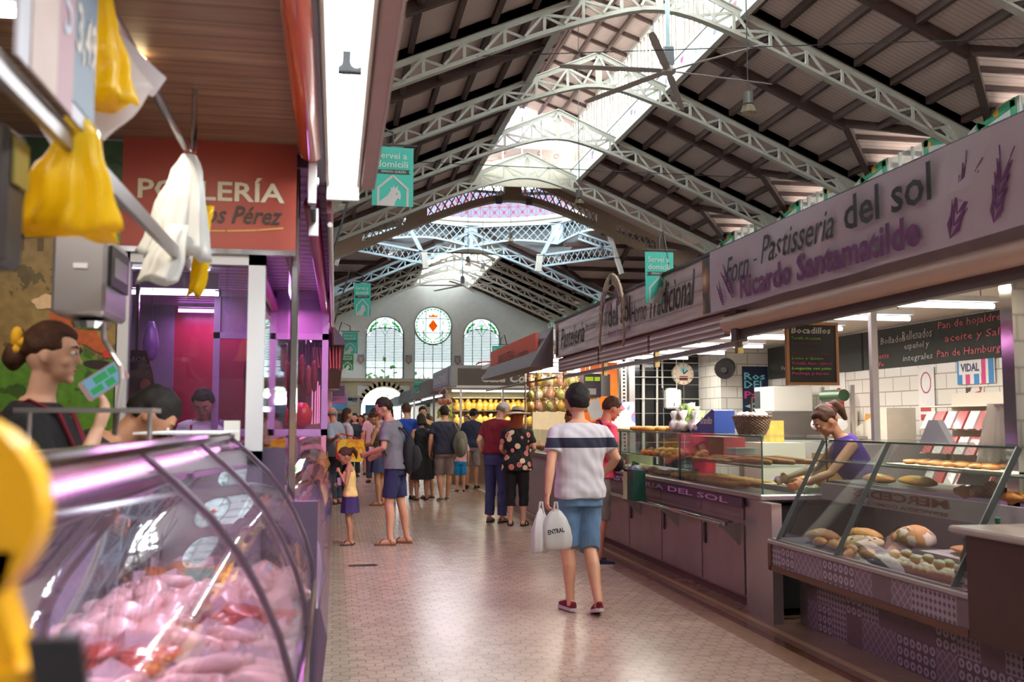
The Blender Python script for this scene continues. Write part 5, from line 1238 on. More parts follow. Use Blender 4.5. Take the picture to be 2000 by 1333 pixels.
# price board standing on the lower rail
pb = thing('price_board', 'blue-grey price board with 3,49 written on it, out of focus at top left', 'price board', (-.48, 1.8, 2.04)); FPb = Fr((-.475, 1.52, 2.045), (0, 1, 0), (0, 0, 1))
MB().fbox(FPb, 0, 0, -.006, .46, .42, 0).build('board', M('pale_grey_board', (150, 146, 154), .4), pb); MB().fbox(FPb, .06, .0, 0, .2, .42, .002).build('beige_panel', M('beige_panel', (170, 146, 134), .5), pb); MB().fbox(FPb, .2, .0, 0, .3, .42, .002).build('rose_panel', M('rose_panel', (150, 108, 116), .5), pb); MB().fbox(FPb, .3, .03, 0, .455, .42, .002).build('blue_panel', M('blue_grey_panel', (84, 100, 116), .5), pb)
text('3,49', FPb, .31, .11, .14, .11, M('warm_white_ink', (196, 184, 170), .5), pb, 'lettering', bold=.02); text('5', FPb, .225, .13, .05, .1, M('cool_white_ink', (170, 176, 190), .5), pb, 'lettering'); text('6', FPb, .1, .2, .06, .09, M('blue_grey_panel', (84, 100, 116)), pb, 'lettering')
# ceiling lamp in the stall
cl = thing('stall_spotlight', 'small round bulb lamp on the wood ceiling behind the milky bag', 'light', (-.62, 3.0, CZ)); MB().lathe([(.03, -.03), (.036, -.015), (.02, 0)], (-.62, 3.05, CZ), 14).build('bulb', LWARM, cl); area('spot_glow', (-.62, 3.05, CZ - .04), .08, .08, 8, (1, .85, .66), parent=cl)
for x, y in ((-1.3, 2.6), (-.9, 1.2)):
    t = thing('stall_tube', 'hidden fluorescent tube on the wood ceiling of the poultry stall, %s' % ('farther' if y > 2 else 'nearer'), 'light', (x, y, CZ)); MB().box(x - .5, y - .03, CZ - .06, x + .5, y + .03, CZ).build('batten', M('white_batten', (226, 226, 224)), t); MB().tube([(x - .5, y, CZ - .08), (x + .5, y, CZ - .08)], .013, 8).build('lamp_tube', LWHITE, t); area('tube_glow', (x, y, CZ - .1), 1, .05, 10, (1, .9, .78), parent=t)

# hood over the aisle: light box, orange roller, fascia
MB_ = MB().box(-.085, -1.4, 2.5, -.056, 4.1, 2.64); tag(MB_.build('grey_channel', M('grey_aluminium', (120, 126, 134), .35, .6)), 'grey aluminium channel between the orange roller and the white light box', 'channel')
hb = thing('light_box', 'large white fluorescent light box hanging over the poultry case', 'light box', (.02, 2, 2.5)); MB().box(-.052, -1.4, 2.50, -.04, 4.17, 2.62).box(.075, -1.4, 2.50, .087, 4.17, 2.62).box(-.052, -1.4, 2.60, .087, 4.17, 2.62).build('housing', M('white_enamel', (222, 222, 212)), hb)
MB().box(-.05, 4.15, 2.44, .085, 4.18, 2.62).build('end_plate', M('white_enamel', (222, 222, 212)), hb)
for x in (-.012, .045):
    for a, b in ((-1.2, .0), (.05, 1.4), (1.45, 2.75), (2.8, 4.12)): MB().tube([(x, a, 2.525), (x, b, 2.525)], .016, 10).build('lamp_tube', LWHITE, hb)
MB().box(-.008, 2.76, 2.5, .06, 2.79, 2.56).build('tube_socket', MDARK, hb); area('lightbox_glow', (.017, 2.4, 2.49), .1, 3.4, 22, (.9, .97, 1), parent=hb)
ro = thing('awning_roller', 'glossy orange rolled awning above the front of the poultry stall', 'awning', (-.1, 1, 2.5)); MB().tube([(-.105, -1.4, 2.53), (-.105, 3.72, 2.53)], .046, 18, dome=True).build('roller', M('glossy_orange_awning', (222, 74, 20), .22, coat=.6), ro, smooth=True, auto=50)
MB().box(-.115, 3.74, 2.33, -.085, 3.78, 2.62).build('end_bracket', MSTEEL, ro); MB().tube([(-.1, 3.8, 2.44), (-.1, 3.8, 2.41)], .022, 12).build('crank_ring', MCHROME, ro)
fa = thing('stall_fascia', 'grey-pink fascia board running along the poultry stall roof edge', 'fascia', (.12, 1, 2.5)); MB().box(.092, -1.4, 2.5, .148, 4.2, 2.9, .006).build('board', M('pinkish_grey_paint', (160, 134, 136), .4, .3), fa); MB().box(.144, -1.4, 2.5, .153, 4.2, 2.52).build('edge_strip', MSTEEL, fa)
struct(MB().box(-2.75, -1.5, 2.68, .09, 4.2, 2.72).build('ceiling_stall_roof', M('pinkish_grey_paint', (160, 134, 136)), origin=(-1, 1, 2.68)))

# yellow ticket dispenser very close to the lens
tk = thing('ticket_dispenser', 'blurred yellow ticket dispenser with black band at the lower left corner', 'ticket dispenser', (-.23, .75, .0))
m = MB(); m.tube([(-.276, .735, 1.435), (-.276, .775, 1.435)], .073, 28); m.rings([[( -.276 + sx * w, .735 + dy, z) for sx, dy in ((-1, 0), (1, 0), (1, .04), (-1, .04))] for w, z in ((.07, 1.2), (.062, 1.34), (.05, 1.375), (.058, 1.41))])
m.build('body', M('ticket_yellow', (240, 178, 8), .35, coat=.3, var=.08, scale=5), tk, smooth=True, auto=40)
m = MB(); m.rings([[(-.262 + a, .728, z), (-.262 + b, .728, z), (-.262 + b, .785, z), (-.262 + a, .785, z)] for a, b, z in ((-.08, .115, 1.1), (-.06, .10, 1.27), (-.05, .075, 1.33))]); m.build('lower_body', M('ticket_yellow', (240, 178, 8)), tk)
m = MB(); m.rings([[(-.205 + a, .722, z), (-.17 + a, .722, z), (-.17 + a, .73, z), (-.205 + a, .73, z)] for a, z in ((.03, 1.2), (.012, 1.29), (.0, 1.352))]); m.build('black_band', MBLACK, tk); MB().tube([(-.25, .76, .0), (-.25, .76, 1.15)], .02, 10).build('stand_pole', MSTEEL, tk)

# ---------------------------------------------------------------- stall behind: violet butcher
MVIO = M('violet_lit_paint', (160, 124, 166), .45); MCRIM = M('crimson_tiles', (160, 14, 60), .3, var=.15, scale=4)  # violet is the paint of the cabinet frame and shelf
def corr(t):
    x, y, z = t.xyz(t.obj()); s = t.math('SINE', t.math('MULTIPLY', y, 40)); t.bump(s, .6, .02); return t.mix(t.math('GREATER_THAN', s, .85), lin((188, 160, 186)), lin((120, 84, 120)))
MCORR = CM('corrugated_metal_ceiling', corr, .35, .3)
struct(MB().box(-2.7, 4.1, 2.56, -.06, 12.2, 2.6).build('ceiling_butcher', MCORR, origin=(-1, 8, 2.56)))
struct(MB().box(-2.7, 9.4, 0, -.8, 9.5, 2.56).build('wall_butcher', MCRIM, origin=(-1.6, 9.4, 0)))
struct(MB().box(-2.7, 9.38, 0, -1.48, 9.4, 2.56).build('trim_3', M('lilac_white_panel', (128, 120, 134), .5), origin=(-2, 9.38, 0)))
struct(MB().box(-2.7, 4.3, 0, -.95, 9.38, .12).build('floor_butcher', M('grey_stall_floor', (110, 106, 102)), origin=(-1.6, 7, 0)))
def tube_y(x, y0, y1, z, label, mat, power, color, grp='violet tubes of the butcher stall'):
    t = thing('fluorescent_tube', label, 'light', (x, (y0 + y1) / 2, z), grp); MB().box(x - .03, y0, z + .03, x + .03, y1, 2.56).build('batten', M('white_batten', (226, 226, 224)), t); MB().tube([(x, y0, z), (x, y1, z)], .011, 8).build('lamp_tube', mat, t)
    area('tube_glow', (x, (y0 + y1) / 2, z - .03), .06, y1 - y0, power, color, parent=t); return t
def tube_x(x0, x1, y, z, label, mat, power, color, grp='violet tubes of the butcher stall'):
    t = thing('fluorescent_tube', label, 'light', ((x0 + x1) / 2, y, z), grp); MB().box(x0, y - .03, z + .03, x1, y + .03, 2.56).build('batten', M('white_batten', (226, 226, 224)), t); MB().tube([(x0, y, z), (x1, y, z)], .017, 8).build('lamp_tube', mat, t)
    area('tube_glow', ((x0 + x1) / 2, y, z - .03), x1 - x0, .06, power, color, parent=t); return t
tube_x(-1.42, -.62, 9.2, 2.5, 'violet tube across the crimson wall behind the glass screen', LVIO, 10, (.95, .35, 1))
tube_x(-1.5, -.95, 7.9, 2.52, 'upper pale tube left in the glass screen', LWHITE, 5, (.9, .8, 1)); tube_x(-1.45, -.85, 7.3, 2.42, 'lower pale tube left in the glass screen', LWHITE, 5, (.9, .8, 1))
tube_y(-.34, 6.3, 8.0, 2.44, 'violet tube running along the front of the butcher stall, nearer one', LVIO, 15, (1, .32, .85)); tube_y(-.3, 8.4, 11.8, 2.44, 'violet tube running along the front of the butcher stall, farther one', LVIO, 34, (1, .35, .8))
# case end panel, second case, screen
c2 = thing('butcher_display_case', 'curved violet-lit glass case of the butcher beyond the steel post', 'display case', (-.4, 8, 0))
MB().prism(Fr((0, 4.14, 0), (1, 0, 0), (0, 0, 1)), [(-.95, 0), (-.07, 0), (-.065, 1.17), (-.2, 1.17), (-.2, 1.39), (-.45, 1.39), (-.95, 1.39)], -.0, .03).build('end_panel', M('smoky_purple_panel', (96, 84, 104), .3, .5), c2)
pr2 = [(-.06, .72), (-.03, .85), (-.05, .98), (-.1, 1.1), (-.18, 1.22), (-.3, 1.34), (-.4, 1.38)]
for a, b in ((4.2, 6.1), (6.15, 8.0), (8.05, 10.0), (10.05, 12.0)):
    g = MB(); g.rings([[(x, a, z), (x, b, z), (x - .006, b, z - .004), (x - .006, a, z - .004)] for x, z in pr2]); g.build('curved_glass', MGC, c2, smooth=True, auto=30)
b_ = MB(); rows = [[(x, 4.2, z), (x, 12, z), (-.9, 12, z), (-.9, 4.2, z)] for x, z in ((-.12, 0), (-.1, .2), (-.04, .4), (-.02, .6), (-.05, .72))]; b_.rings(rows); b_.build('bulging_base', M('purple_chrome', (140, 120, 150), .2, .9), c2, smooth=True, auto=40)
MB().box(-.9, 4.2, .72, -.06, 12, .74).build('deck', M('white_tray_deck', (214, 196, 204)), c2); MB().box(-.45, 4.2, 1.38, -.38, 12, 1.41).build('top_rail', MCHROME, c2)
gs = thing('violet_cabinet', 'tall violet-framed glass cabinet with hanging sausages beyond the steel post', 'cabinet', (-.4, 8.2, 1.36)); m = MB()
for x in (-.09, -.95): m.box(x - .025, 8.1, 1.38, x + .025, 8.15, 2.56)
for z in (1.38, 2.16, 2.5): m.box(-.975, 8.1, z - .0, -.065, 8.15, z + .05)
m.build('frame', MVIO, gs); MB().box(-.93, 8.12, 1.43, -.11, 8.126, 2.16).build('glass_pane', glass('screen_glass', (225, 220, 232)), gs); MB().box(-.93, 8.12, 2.2, -.11, 8.126, 2.5).build('mesh_panel', M('violet_mesh', (150, 110, 156), .5), gs)
tag(MB().tube([(-.12, 4.35, 2.46), (-.09, 9.4, 2.4)], .035, 12, dome=True).build('awning_roller', M('magenta_awning', (170, 10, 100), .35, coat=.3), smooth=True), 'magenta rolled awning tube along the butcher stall front', 'awning')
f2 = thing('stall_fascia', 'red-brown fascia strip along the violet butcher stall', 'fascia', (-.03, 8, 2.4)); MB().box(-.05, 4.25, 2.40, -.03, 12, 2.75).build('board', M('red_brown_paint', (120, 50, 56), .5), f2); MB().tube([(-.035, 4.3, 2.36), (-.035, 9, 2.36)], .012, 8).build('white_rod', M('white_batten', (226, 226, 224)), f2)
pl2 = thing('junction_bracket', 'perforated metal bracket where the orange and magenta awnings meet', 'bracket', (-.1, 4.3, 2.3)); MB().box(-.125, 4.25, 2.30, -.085, 4.28, 2.42).build('plate', MSTEEL, pl2); MB().box(-.112, 4.0, 2.36, -.095, 4.26, 2.56).build('arm', MBLACK, pl2)
# sausages, hams, garlic hanging
def hang(name, label, p, prof, mat, n=8, cat='food', group=None, top=2.56):
    t = thing(name, label, cat, p, group); MB().tube([(p[0], p[1], top), (p[0], p[1], p[2] + prof[-1][1])], .004, 4).build('string', MDARK, t); MB().lathe(prof, p, n).build('meat', mat, t, smooth=True); return t
MSAU = M('dark_red_sausage', (130, 30, 40), .5, var=.3, scale=30); MHAM = M('cured_ham', (176, 110, 70), .5, var=.3, scale=14)
h0 = hang('hanging_sausage', 'dark red sausage hanging in the violet cabinet', (-.75, 8.6, 1.75), [(.01, 0), (.025, .03), (.028, .15), (.02, .24), (.008, .27)], MSAU, group='sausages in the violet cabinet')
for i in range(10): dup(h0, loc=(-.68 + i * .055, 8.6 + (i % 3) * .12, 1.72 + (i % 4) * .03))
hang('hanging_ham', 'whole cured ham in a violet bag hanging at the left of the crimson wall', (-1.38, 7.7, 1.95), [(.02, 0), (.05, .04), (.06, .14), (.04, .24), (.02, .3)], M('violet_meat_bag', (110, 60, 130), .4), top=2.56, cat='ham')
for i in range(3): tag(MB().lathe([(.02, 0), (.09, .06), (.1, .16), (.04, .24)], (-.3 - i * .2, 8.9, 1.42), 12).build('red_cheese', M('bright_red', (196, 28, 34)), smooth=True), 'round red wrapped cheese on the violet cabinet shelf, number %s from the aisle' % ['one', 'two', 'three'][i], 'cheese')
tag(MB().box(-.95, 8.65, 1.36, -.1, 9.2, 1.42).build('cabinet_shelf', MVIO), 'violet shelf carrying round red cheeses', 'shelf')
ch = thing('chili_string', 'string of glossy green peppers hanging behind the glass screen', 'peppers', (-1.6, 7.5, 1.6)); m = MB()
for i in range(12): m.ell((-1.52 - .012 * i + .02 * (i % 2), 7.5, 1.92 - i * .035), (.03, .03, .028), 8, 6)
m.build('peppers', M('glossy_green_pepper', (20, 150, 40), .25, coat=.5), ch, smooth=True); MB().tube([(-1.5, 7.5, 1.95), (-1.48, 7.5, 2.56)], .005, 5).build('string', MDARK, ch)
ap = thing('apron_poster', 'dark brown apron-shaped promotional card hanging behind the glass', 'poster', (-1.38, 7.0, 1.55)); FA = Fr((-1.5, 7.0, 1.5), (1, 0, 0), (0, 0, 1)); MB().prism(FA, [(0, 0), (.3, 0), (.27, .3), (.22, .48), (.08, .48), (.03, .3)], 0, .006).build('card', M('dark_brown_card', (70, 38, 44), .5), ap); text('SABOR', FA, .07, .4, .15, .035, M('warm_white_ink', (196, 184, 170)), ap, 'lettering', w0=.006)
for q in ((.22, .24), (.22, .13)): MB().prism(FA, blob(q[0], q[1], .035, .045, 14), .006, .01).build('round_print', M('toast_print', (190, 120, 80), .5), ap)
MB().tube([(-1.35, 7.0, 1.98), (-1.35, 7.0, 2.56)], .015, 8).build('hanging_rod', MCHROME, ap)
# ---- farther left stalls: boxes with pink lit fronts, awnings
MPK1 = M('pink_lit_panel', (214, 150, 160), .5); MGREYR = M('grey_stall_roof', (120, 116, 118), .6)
for i, (y0, y1, zt, c, lb) in enumerate(((12.4, 19.5, 2.5, (150, 90, 96), 'pink-lit delicatessen stall beyond the butcher, under the ribbed awning'), (20.5, 29, 2.4, (170, 160, 150), 'third stall on the left with a pale roof edge'), (31, 44, 2.4, (110, 120, 130), 'fourth stall on the left behind the crowd'), (47, 60, 2.3, (90, 96, 104), 'last low stall on the left before the gable wall'))):
    t = thing('market_stall', lb, 'stall', (-1.4, (y0 + y1) / 2, 0)); MB().box(-2.7, y0, 0, -.12, y1, .95).build('counter', M('stall_counter_%d' % i, c, .5), t); MB().box(-2.7, y0, zt - .3, -.1, y1, zt).build('roof', MGREYR, t); MB().box(-2.7, y1 - .1, .95, -.2, y1, zt - .3).build('back_wall', MPK1 if i == 0 else M('stall_back_%d' % i, tuple(v * .8 for v in c), .6), t)
    for y in (y0, y1): MB().box(-.17, y - .03, .95, -.11, y + .03, zt - .3).build('corner_post', MPK1 if i < 2 else MSTEEL, t)
    g = MB(); g.box(-.14, y0 + .05, .95, -.132, y1 - .1, 1.4); g.build('glass_front', MGLASS, t)
    m = MB(); m.tube([(-.25, y0 + .3, zt - .35), (-.25, y1 - .3, zt - .35)], .018, 8); m.build('lamp_tube', LPINK if i < 2 else LWHITE, t); area('stall_glow', (-.25, (y0 + y1) / 2, zt - .38), .06, y1 - y0 - .6, (60, 40, 16, 16)[i], (1, .5, .62) if i < 2 else (1, .95, .9), parent=t)
    if i == 0:
        for k in range(7): MB().tube([(-.3 + .02 * (k % 2), 13 + k * .9, 1.45), (-.3 + .02 * (k % 2), 13 + k * .9, 2.15)], .009, 6).build('pink_tube', lamp('lit_soft_pink_tube', (255, 150, 190), 1.6), t)  # glowing rods stand in for lines of pink light reflected along the stall
aw = thing('ribbed_awning', 'violet-grey awning hood with red ribbed underside over the left aisle edge', 'awning', (0, 15, 2.3)); m = MB()
m.rings([[(x, y, z) for x, z in ((-.3, 2.62), (-.06, 2.68), (.1, 2.48), (.1, 2.42), (-.3, 2.42))] for y in (12.0, 19.4)]); m.build('hood', M('violet_grey_hood', (96, 76, 100), .5), aw); m = MB()
for k in range(9): MB().bar((-.28 + k * .04, 12.1, 2.40), (-.24 + k * .035, 12.1, 2.14), .02, .02).build('red_rib', M('red_rib', (150, 56, 50), .4), aw)
MB().box(-.3, 12.15, 2.12, .07, 19.3, 2.16).box(-.3, 12.15, 2.16, .07, 12.18, 2.40).build('lower_tray', M('dark_red_tray', (90, 44, 42), .5), aw)
tag(MB().box(-.4, 19.42, 2.1, .06, 20.6, 2.16).build('hood_edge', M('pale_beige_edge', (190, 150, 130), .5)), 'pale beige roof edge below the ribbed awning', 'roof edge')
fs = thing('far_shop_sign', 'small far sign with dark script beside the low arch', 'sign', (.6, 50, 2.3)); FS = Fr((.05, 50, 2.32), (1, 0, 0), (0, 0, 1)); MB().fbox(FS, 0, 0, -.1, 1.15, .45, 0).build('board', M('grey_white_board', (176, 172, 168), .5), fs); text('usaayy', FS, .35, .12, .7, .22, MINK, fs, 'lettering', bold=.03); MB().box(.0, 49.9, 0, .1, 50.0, 2.32).box(1.1, 49.9, 0, 1.2, 50.0, 2.32).build('leg', MSTEEL, fs)
for i, (x, y, z, s, c) in enumerate(((.15, 31.2, 2.5, .22, (120, 90, 130)), (.2, 32.2, 2.3, .25, (200, 120, 160)), (.22, 33.2, 2.15, .3, (90, 150, 190)), (.15, 34.2, 2.42, .2, (70, 100, 120)))):
    tag(MB().box(x - .35, y, z - s, x + s * .6, y + .05, z + s * .5, .02).build('hanging_placard', M('placard_%d' % i, c, .5)), 'small %s placard hanging among the far left stalls' % ('violet', 'pink', 'sky-blue', 'dark blue')[i], 'placard')

# ---------------------------------------------------------------- hanging service signs
MTEAL = M('teal_sign', (38, 158, 140), .5, var=.03); MGRN = M('green_sign', (20, 130, 70), .5, var=.03); MTXT = M('pale_teal_ink', (178, 198, 184), .5); MBRD = M('pale_grey_print', (176, 176, 170), .5)
def service_sign(o, w, h, label, mat=MTEAL, ang=0.0, arm=None, ink=None):
    t = thing('hanging_sign', label, 'sign', o, 'home-delivery signs along the aisle'); F = Fr(o, (math.cos(ang), math.sin(ang), 0), (0, 0, 1)); ink = ink or MTXT
    MB().fbox(F, 0, 0, -.012, w, h, 0).build('board', mat, t)
    text('Servei a', F, .1 * w, .80 * h, .74 * w, .11 * h, ink, t, 'lettering', bold=.01); text('domicili', F, .1 * w, .655 * h, .76 * w, .11 * h, ink, t, 'lettering', bold=.01)
    MB().prism(F, [(.05 * w, .54 * h), (.09 * w, .575 * h), (.05 * w, .61 * h), (.92 * w, .62 * h), (.88 * w, .585 * h), (.92 * w, .55 * h)], 0, .003).build('black_ribbon', MINK, t)
    text('ESPANYA I EUROPA', F, .22 * w, .56 * h, .6 * w, .04 * h, ink, t, 'lettering', w0=.003)
    m = MB(); m.fline(F, [(.15 * w, .01 * h), (.15 * w, .3 * h), (.5 * w, .51 * h), (.86 * w, .3 * h), (.86 * w, .01 * h)], .055 * w, 0, .003)
    m.prism(F, [(.1 * w, 0), (.2 * w, .08 * h), (.38 * w, .18 * h), (.46 * w, .27 * h), (.44 * w, .32 * h), (.5 * w, .30 * h), (.51 * w, .36 * h), (.56 * w, .30 * h), (.62 * w, .35 * h), (.62 * w, .29 * h), (.68 * w, .25 * h), (.70 * w, .17 * h), (.68 * w, .11 * h), (.62 * w, .14 * h), (.56 * w, .07 * h), (.54 * w, .0)], 0, .003)
    m.build('white_print', ink if ink is not MTXT else MBRD, t); MB().prism(F, blob(.6 * w, .21 * h, .025 * w, .018 * h, 8), .003, .005).build('eye_print', mat, t)
    m = MB(); top = F.p(.5 * w, h, -.006); m.tube([F.p(-.03, h + .02, -.006), F.p(w + .03, h + .02, -.006)], .008, 6)
    if arm: m.tube([F.p(.5 * w, h + .02, -.006), top + Vector((0, 0, .12)), top + Vector(((arm[0] - top.x) * .4, 0, .2)), Vector(arm)], .01, 6)
    m.build('bracket', MDARK, t); return t
service_sign((.26, 7.7, 3.21), .33, .48, 'large teal delivery sign with a white bird head, above the left stalls', ang=.05, arm=(-.05, 7.7, 2.75))
service_sign((.24, 14.2, 3.02), .24, .47, 'second teal delivery sign on the left, before the gable wall', ang=-.08, arm=(-.1, 14.2, 2.66))
service_sign((.11, 19.2, 2.8), .3, .42, 'third teal delivery sign on the left, tilted, by the ribbed awning', ang=-.12, arm=(-.15, 19.2, 2.6))
service_sign((.12, 22, 2.62), .26, .36, 'small green delivery sign on the left below the tilted teal one', mat=MGRN, ink=MWHITE, arm=(-.2, 22, 2.4))
service_sign((2.80, 8.55, 2.58), .27, .48, 'teal delivery sign hanging before the bakery plank sign', ang=-.03, arm=(3.04, 8.55, 2.86))
service_sign((2.77, 17.3, 2.38), .3, .47, 'dim teal delivery sign beside the orange stall sign', ang=-.02, arm=(3.1, 17.3, 2.6))
service_sign((3.08, 27.5, 2.44), .22, .42, 'green delivery sign at the corner of the brown-signed stall', mat=MGRN, ink=MWHITE, ang=-.05, arm=(3.4, 27.5, 2.8))
service_sign((2.6, 33, 2.42), .34, .42, 'small dark teal delivery sign deep in the aisle on the right', ang=0, arm=(3.1, 33, 2.7))
# ================================================================ PEOPLE
def skin(k, rgb): return M('skin_' + k, rgb, .5, var=.06, scale=20, sub=.0)
SK = {'a': skin('tan', (196, 142, 112)), 'b': skin('olive', (176, 124, 94)), 'c': skin('fair', (216, 166, 138)), 'd': skin('ruddy', (200, 128, 104))}
HR = {k: M('hair_' + k, c, .6, var=.35, scale=60, bump=.5, spec=.25) for k, c in dict(black=(26, 20, 18), brown=(70, 42, 28), dark=(38, 26, 20), red=(132, 62, 28), grey=(130, 126, 120)).items()}
def cloth(name, rgb, var=.08): return M(name, rgb, .85, var=var, scale=16, bump=.25)
def person(label, loc, face, h=1.75, sex='m', sk='a', hair=('short', 'dark'), lean=0, bend=0, head=(0, 0), armL=None, armR=None, legL=None, legR=None, top=None, bottom=None, shoes=None,
           curl=(.35, .35), vox=.011, belly=0.0, wide=1.0, hs=1.07, extra=None, cat='person', group=None, palm=None, face_detail=True):
    """a standing figure; local axes: x right, y forward, z up; face = heading in degrees (0 looks away from the camera, 90 to the left)"""
    root = thing('person', label, cat, loc, group); s = h / 1.75; r = V
    fem = sex == 'f'
    ph = math.radians(lean)
    def L(p):
        p = Vector(p)
        if p.z > .95: dz = p.z - .95; y = p.y; p = Vector((p.x, y * math.cos(ph) + math.sin(ph) * dz, .95 + math.cos(ph) * dz - math.sin(ph) * y))
        return p
    O = Vector(loc)
    def W_(p): return O + Vector(p) * s
    def put(mb):   # local 1.75 m units -> placed (still unrotated; the root carries the heading)
        mb.v = [O + p * s for p in mb.v]; return mb
    if fem: T = [(.84, .165, .115, 0), (.93, .172, .122, -.005), (1.02, .14, .1, 0), (1.1, .125, .092, 0), (1.2, .135, .1, .005), (1.28, .15, .12, .018), (1.36, .155, .1, .005), (1.42, .145, .075, 0), (1.455, .085, .06, -.005), (1.49, .05, .05, 0)]
    else: T = [(.84, .16, .112, 0), (.93, .168, .12, -.005), (1.03, .155, .11, 0), (1.12, .152, .108, 0), (1.22, .165, .115, 0), (1.32, .182, .12, 0), (1.39, .186, .108, -.004), (1.44, .165, .082, -.008), (1.475, .1, .066, -.01), (1.50, .06, .056, 0)]
    T = [(z, rx * wide, ry * wide + (belly * math.exp(-((z - 1.08) / .12) ** 2)), cy + belly * .7 * math.exp(-((z - 1.08) / .12) ** 2)) for z, rx, ry, cy in T]
    def interp(z):
        for a, b in zip(T[:-1], T[1:]):
            if a[0] <= z <= b[0]:
                k = (z - a[0]) / (b[0] - a[0]); return tuple(a[i] + (b[i] - a[i]) * k for i in range(4))
        return T[0] if z < T[0][0] else T[-1]
    def torso(mb, zs, inf, n=20, flare=0.0, flat=1.0):
        rs = []
        for i, z in enumerate(zs):
            _, rx, ry, cy = interp(z); f = inf + flare * (1 - i / (len(zs) - 1)); rx += f; ry += f
            rs.append([L((rx * math.copysign(abs(math.cos(a)) ** .85, math.cos(a)), cy + ry * math.copysign(abs(math.sin(a)) ** .85, math.sin(a)), z)) for a in [2 * PI * k / n for k in range(n)]])
        mb.rings(rs)
    sw = (.165 if fem else .185) * wide
    sh = {-1: L((-sw, 0, 1.405)), 1: L((sw, 0, 1.405))}
    aL = armL or ((-.235 * wide, -.02, 1.14), (-.235 * wide, .06, .9)); aR = armR or ((.235 * wide, -.02, 1.14), (.235 * wide, .06, .9))
    arms = {-1: [sh[-1], V(*aL[0]), V(*aL[1])], 1: [sh[1], V(*aR[0]), V(*aR[1])]}
    lL = legL or ((-.1, .02, .49), (-.1, -.02, .08)); lR = legR or ((.1, .02, .49), (.1, -.02, .08))
    hx = .085; legs = {-1: [V(-hx, 0, .9), V(*lL[0]), V(*lL[1])], 1: [V(hx, 0, .9), V(*lR[0]), V(*lR[1])]}
    feet = {-1: (lL[2] if len(lL) > 2 else (-.15, 1, 0)), 1: (lR[2] if len(lR) > 2 else (.15, 1, 0))}
    # --- head frame
    pitch, yaw = math.radians(head[0]), math.radians(head[1]); nk = L((0, 0, 1.475)); nt = nk + (L((0, .012, 1.57)) - nk) + V(0, math.sin(pitch) * .03, 0)
    R = Matrix.Rotation(yaw, 3, 'Z') @ Matrix.Rotation(-pitch - ph * .4, 3, 'X'); hc = nt + R @ (V(0, .012, .068) * hs)
    Hd = lambda p: hc + R @ (Vector(p) * hs)
    b = MB(); torso(b, [t[0] for t in T], 0)
    b.tube([nk - V(0, 0, .03), nt, hc], [.058 if not fem else .048, .05 if not fem else .043, .05], 12)
    q = 1.0 if not fem else .86
    for k in (-1, 1):
        A = arms[k]; m1 = A[0].lerp(A[1], .45); m2 = A[1].lerp(A[2], .35)
        b.tube([A[0] + V(-k * .03, 0, .005), A[0], m1, A[1], m2, A[2]], [.05 * q, .054 * q, .048 * q, .037 * q, .039 * q, .025 * q], 12, dome=True)
        G = legs[k]; m1 = G[0].lerp(G[1], .4); m2 = G[1].lerp(G[2], .35) + V(0, -.015, 0)
        b.tube([G[0] + V(-k * .01, 0, .03), G[0], m1, G[1], m2, G[1].lerp(G[2], .75), G[2]], [.085, .086, .078, .054, .056, .04, .034], 14, dome=True)
        fd = V(feet[k][0], feet[k][1], 0).normalized(); up = V(0, 0, feet[k][2]) if len(feet[k]) > 2 else V(0, 0, 0)
        b.tube([G[2] - fd * .04 + V(0, 0, -.035), G[2] + fd * .05 - V(0, 0, .045), G[2] + fd * .14 - V(0, 0, .058)], [.032, .034, .024], 10, dome=True)
        # hand: palm, four unequal fingers and a thumb
        d = (A[2] - A[1]).normalized(); pn = V(-k, 0, 0) if not palm or not palm.get(k) else V(*palm[k]); pn = (pn - d * pn.dot(d)); pn = pn.normalized() if pn.length > .1 else V(0, -1, 0)
        sd = d.cross(pn).normalized(); cu_ = curl[0 if k < 0 else 1]
        fs = .9 if fem else 1.0
        b.tube([A[2], A[2] + d * .04 * fs, A[2] + d * .085 * fs], [.024, .036, .036], 12, sy=.45, up=pn)
        for i, (o_, ln) in enumerate(((-.027, .85), (-.009, 1.0), (.009, .95), (.026, .75))):
            p = A[2] + d * .082 * fs + sd * o_; ang = cu_ * .6; pts = [p]; dirv = d
            for seg in (.036, .024, .02):
                dirv = (dirv * math.cos(ang) + pn * math.sin(ang)).normalized(); p = p + dirv * seg * ln * fs; pts.append(p); ang = cu_
                pnn = (pn - dirv * pn.dot(dirv)); pn_l = pnn.normalized() if pnn.length > .05 else pn
            b.tube(pts, [.0095, .009, .0085, .0075], 8, dome=True)
        tsd = sd if (sd.y > 0) == (True) else -sd
        p0 = A[2] + d * .025 + tsd * .025; b.tube([p0, p0 + (d * .6 + tsd * .7 + pn * .3).normalized() * .035, p0 + (d * .8 + tsd * .35 + pn * .55).normalized() * .065], [.013, .011, .009], 8, dome=True)
    # head
    b.ell(Hd((0, 0, .012)), (.074 * hs, .092 * hs, .098 * hs), 20, 14, R); b.ell(Hd((0, .032, -.045)), (.055 * hs, .056 * hs, .052 * hs), 16, 10, R); b.ell(Hd((0, .07, -.082)), (.024 * hs, .02 * hs, .018 * hs), 10, 8, R)
    b.tube([Hd((0, .084, .022)), Hd((0, .094, -.004)), Hd((0, .100, -.018))], [.008 * hs, .0095 * hs, .012 * hs], 8, dome=True); b.ell(Hd((0, .077, .036)), (.05 * hs, .016 * hs, .011 * hs), 12, 6, R)
    b.ell(Hd((0, .083, -.05)), (.024 * hs, .011 * hs, .007 * hs), 10, 6, R)
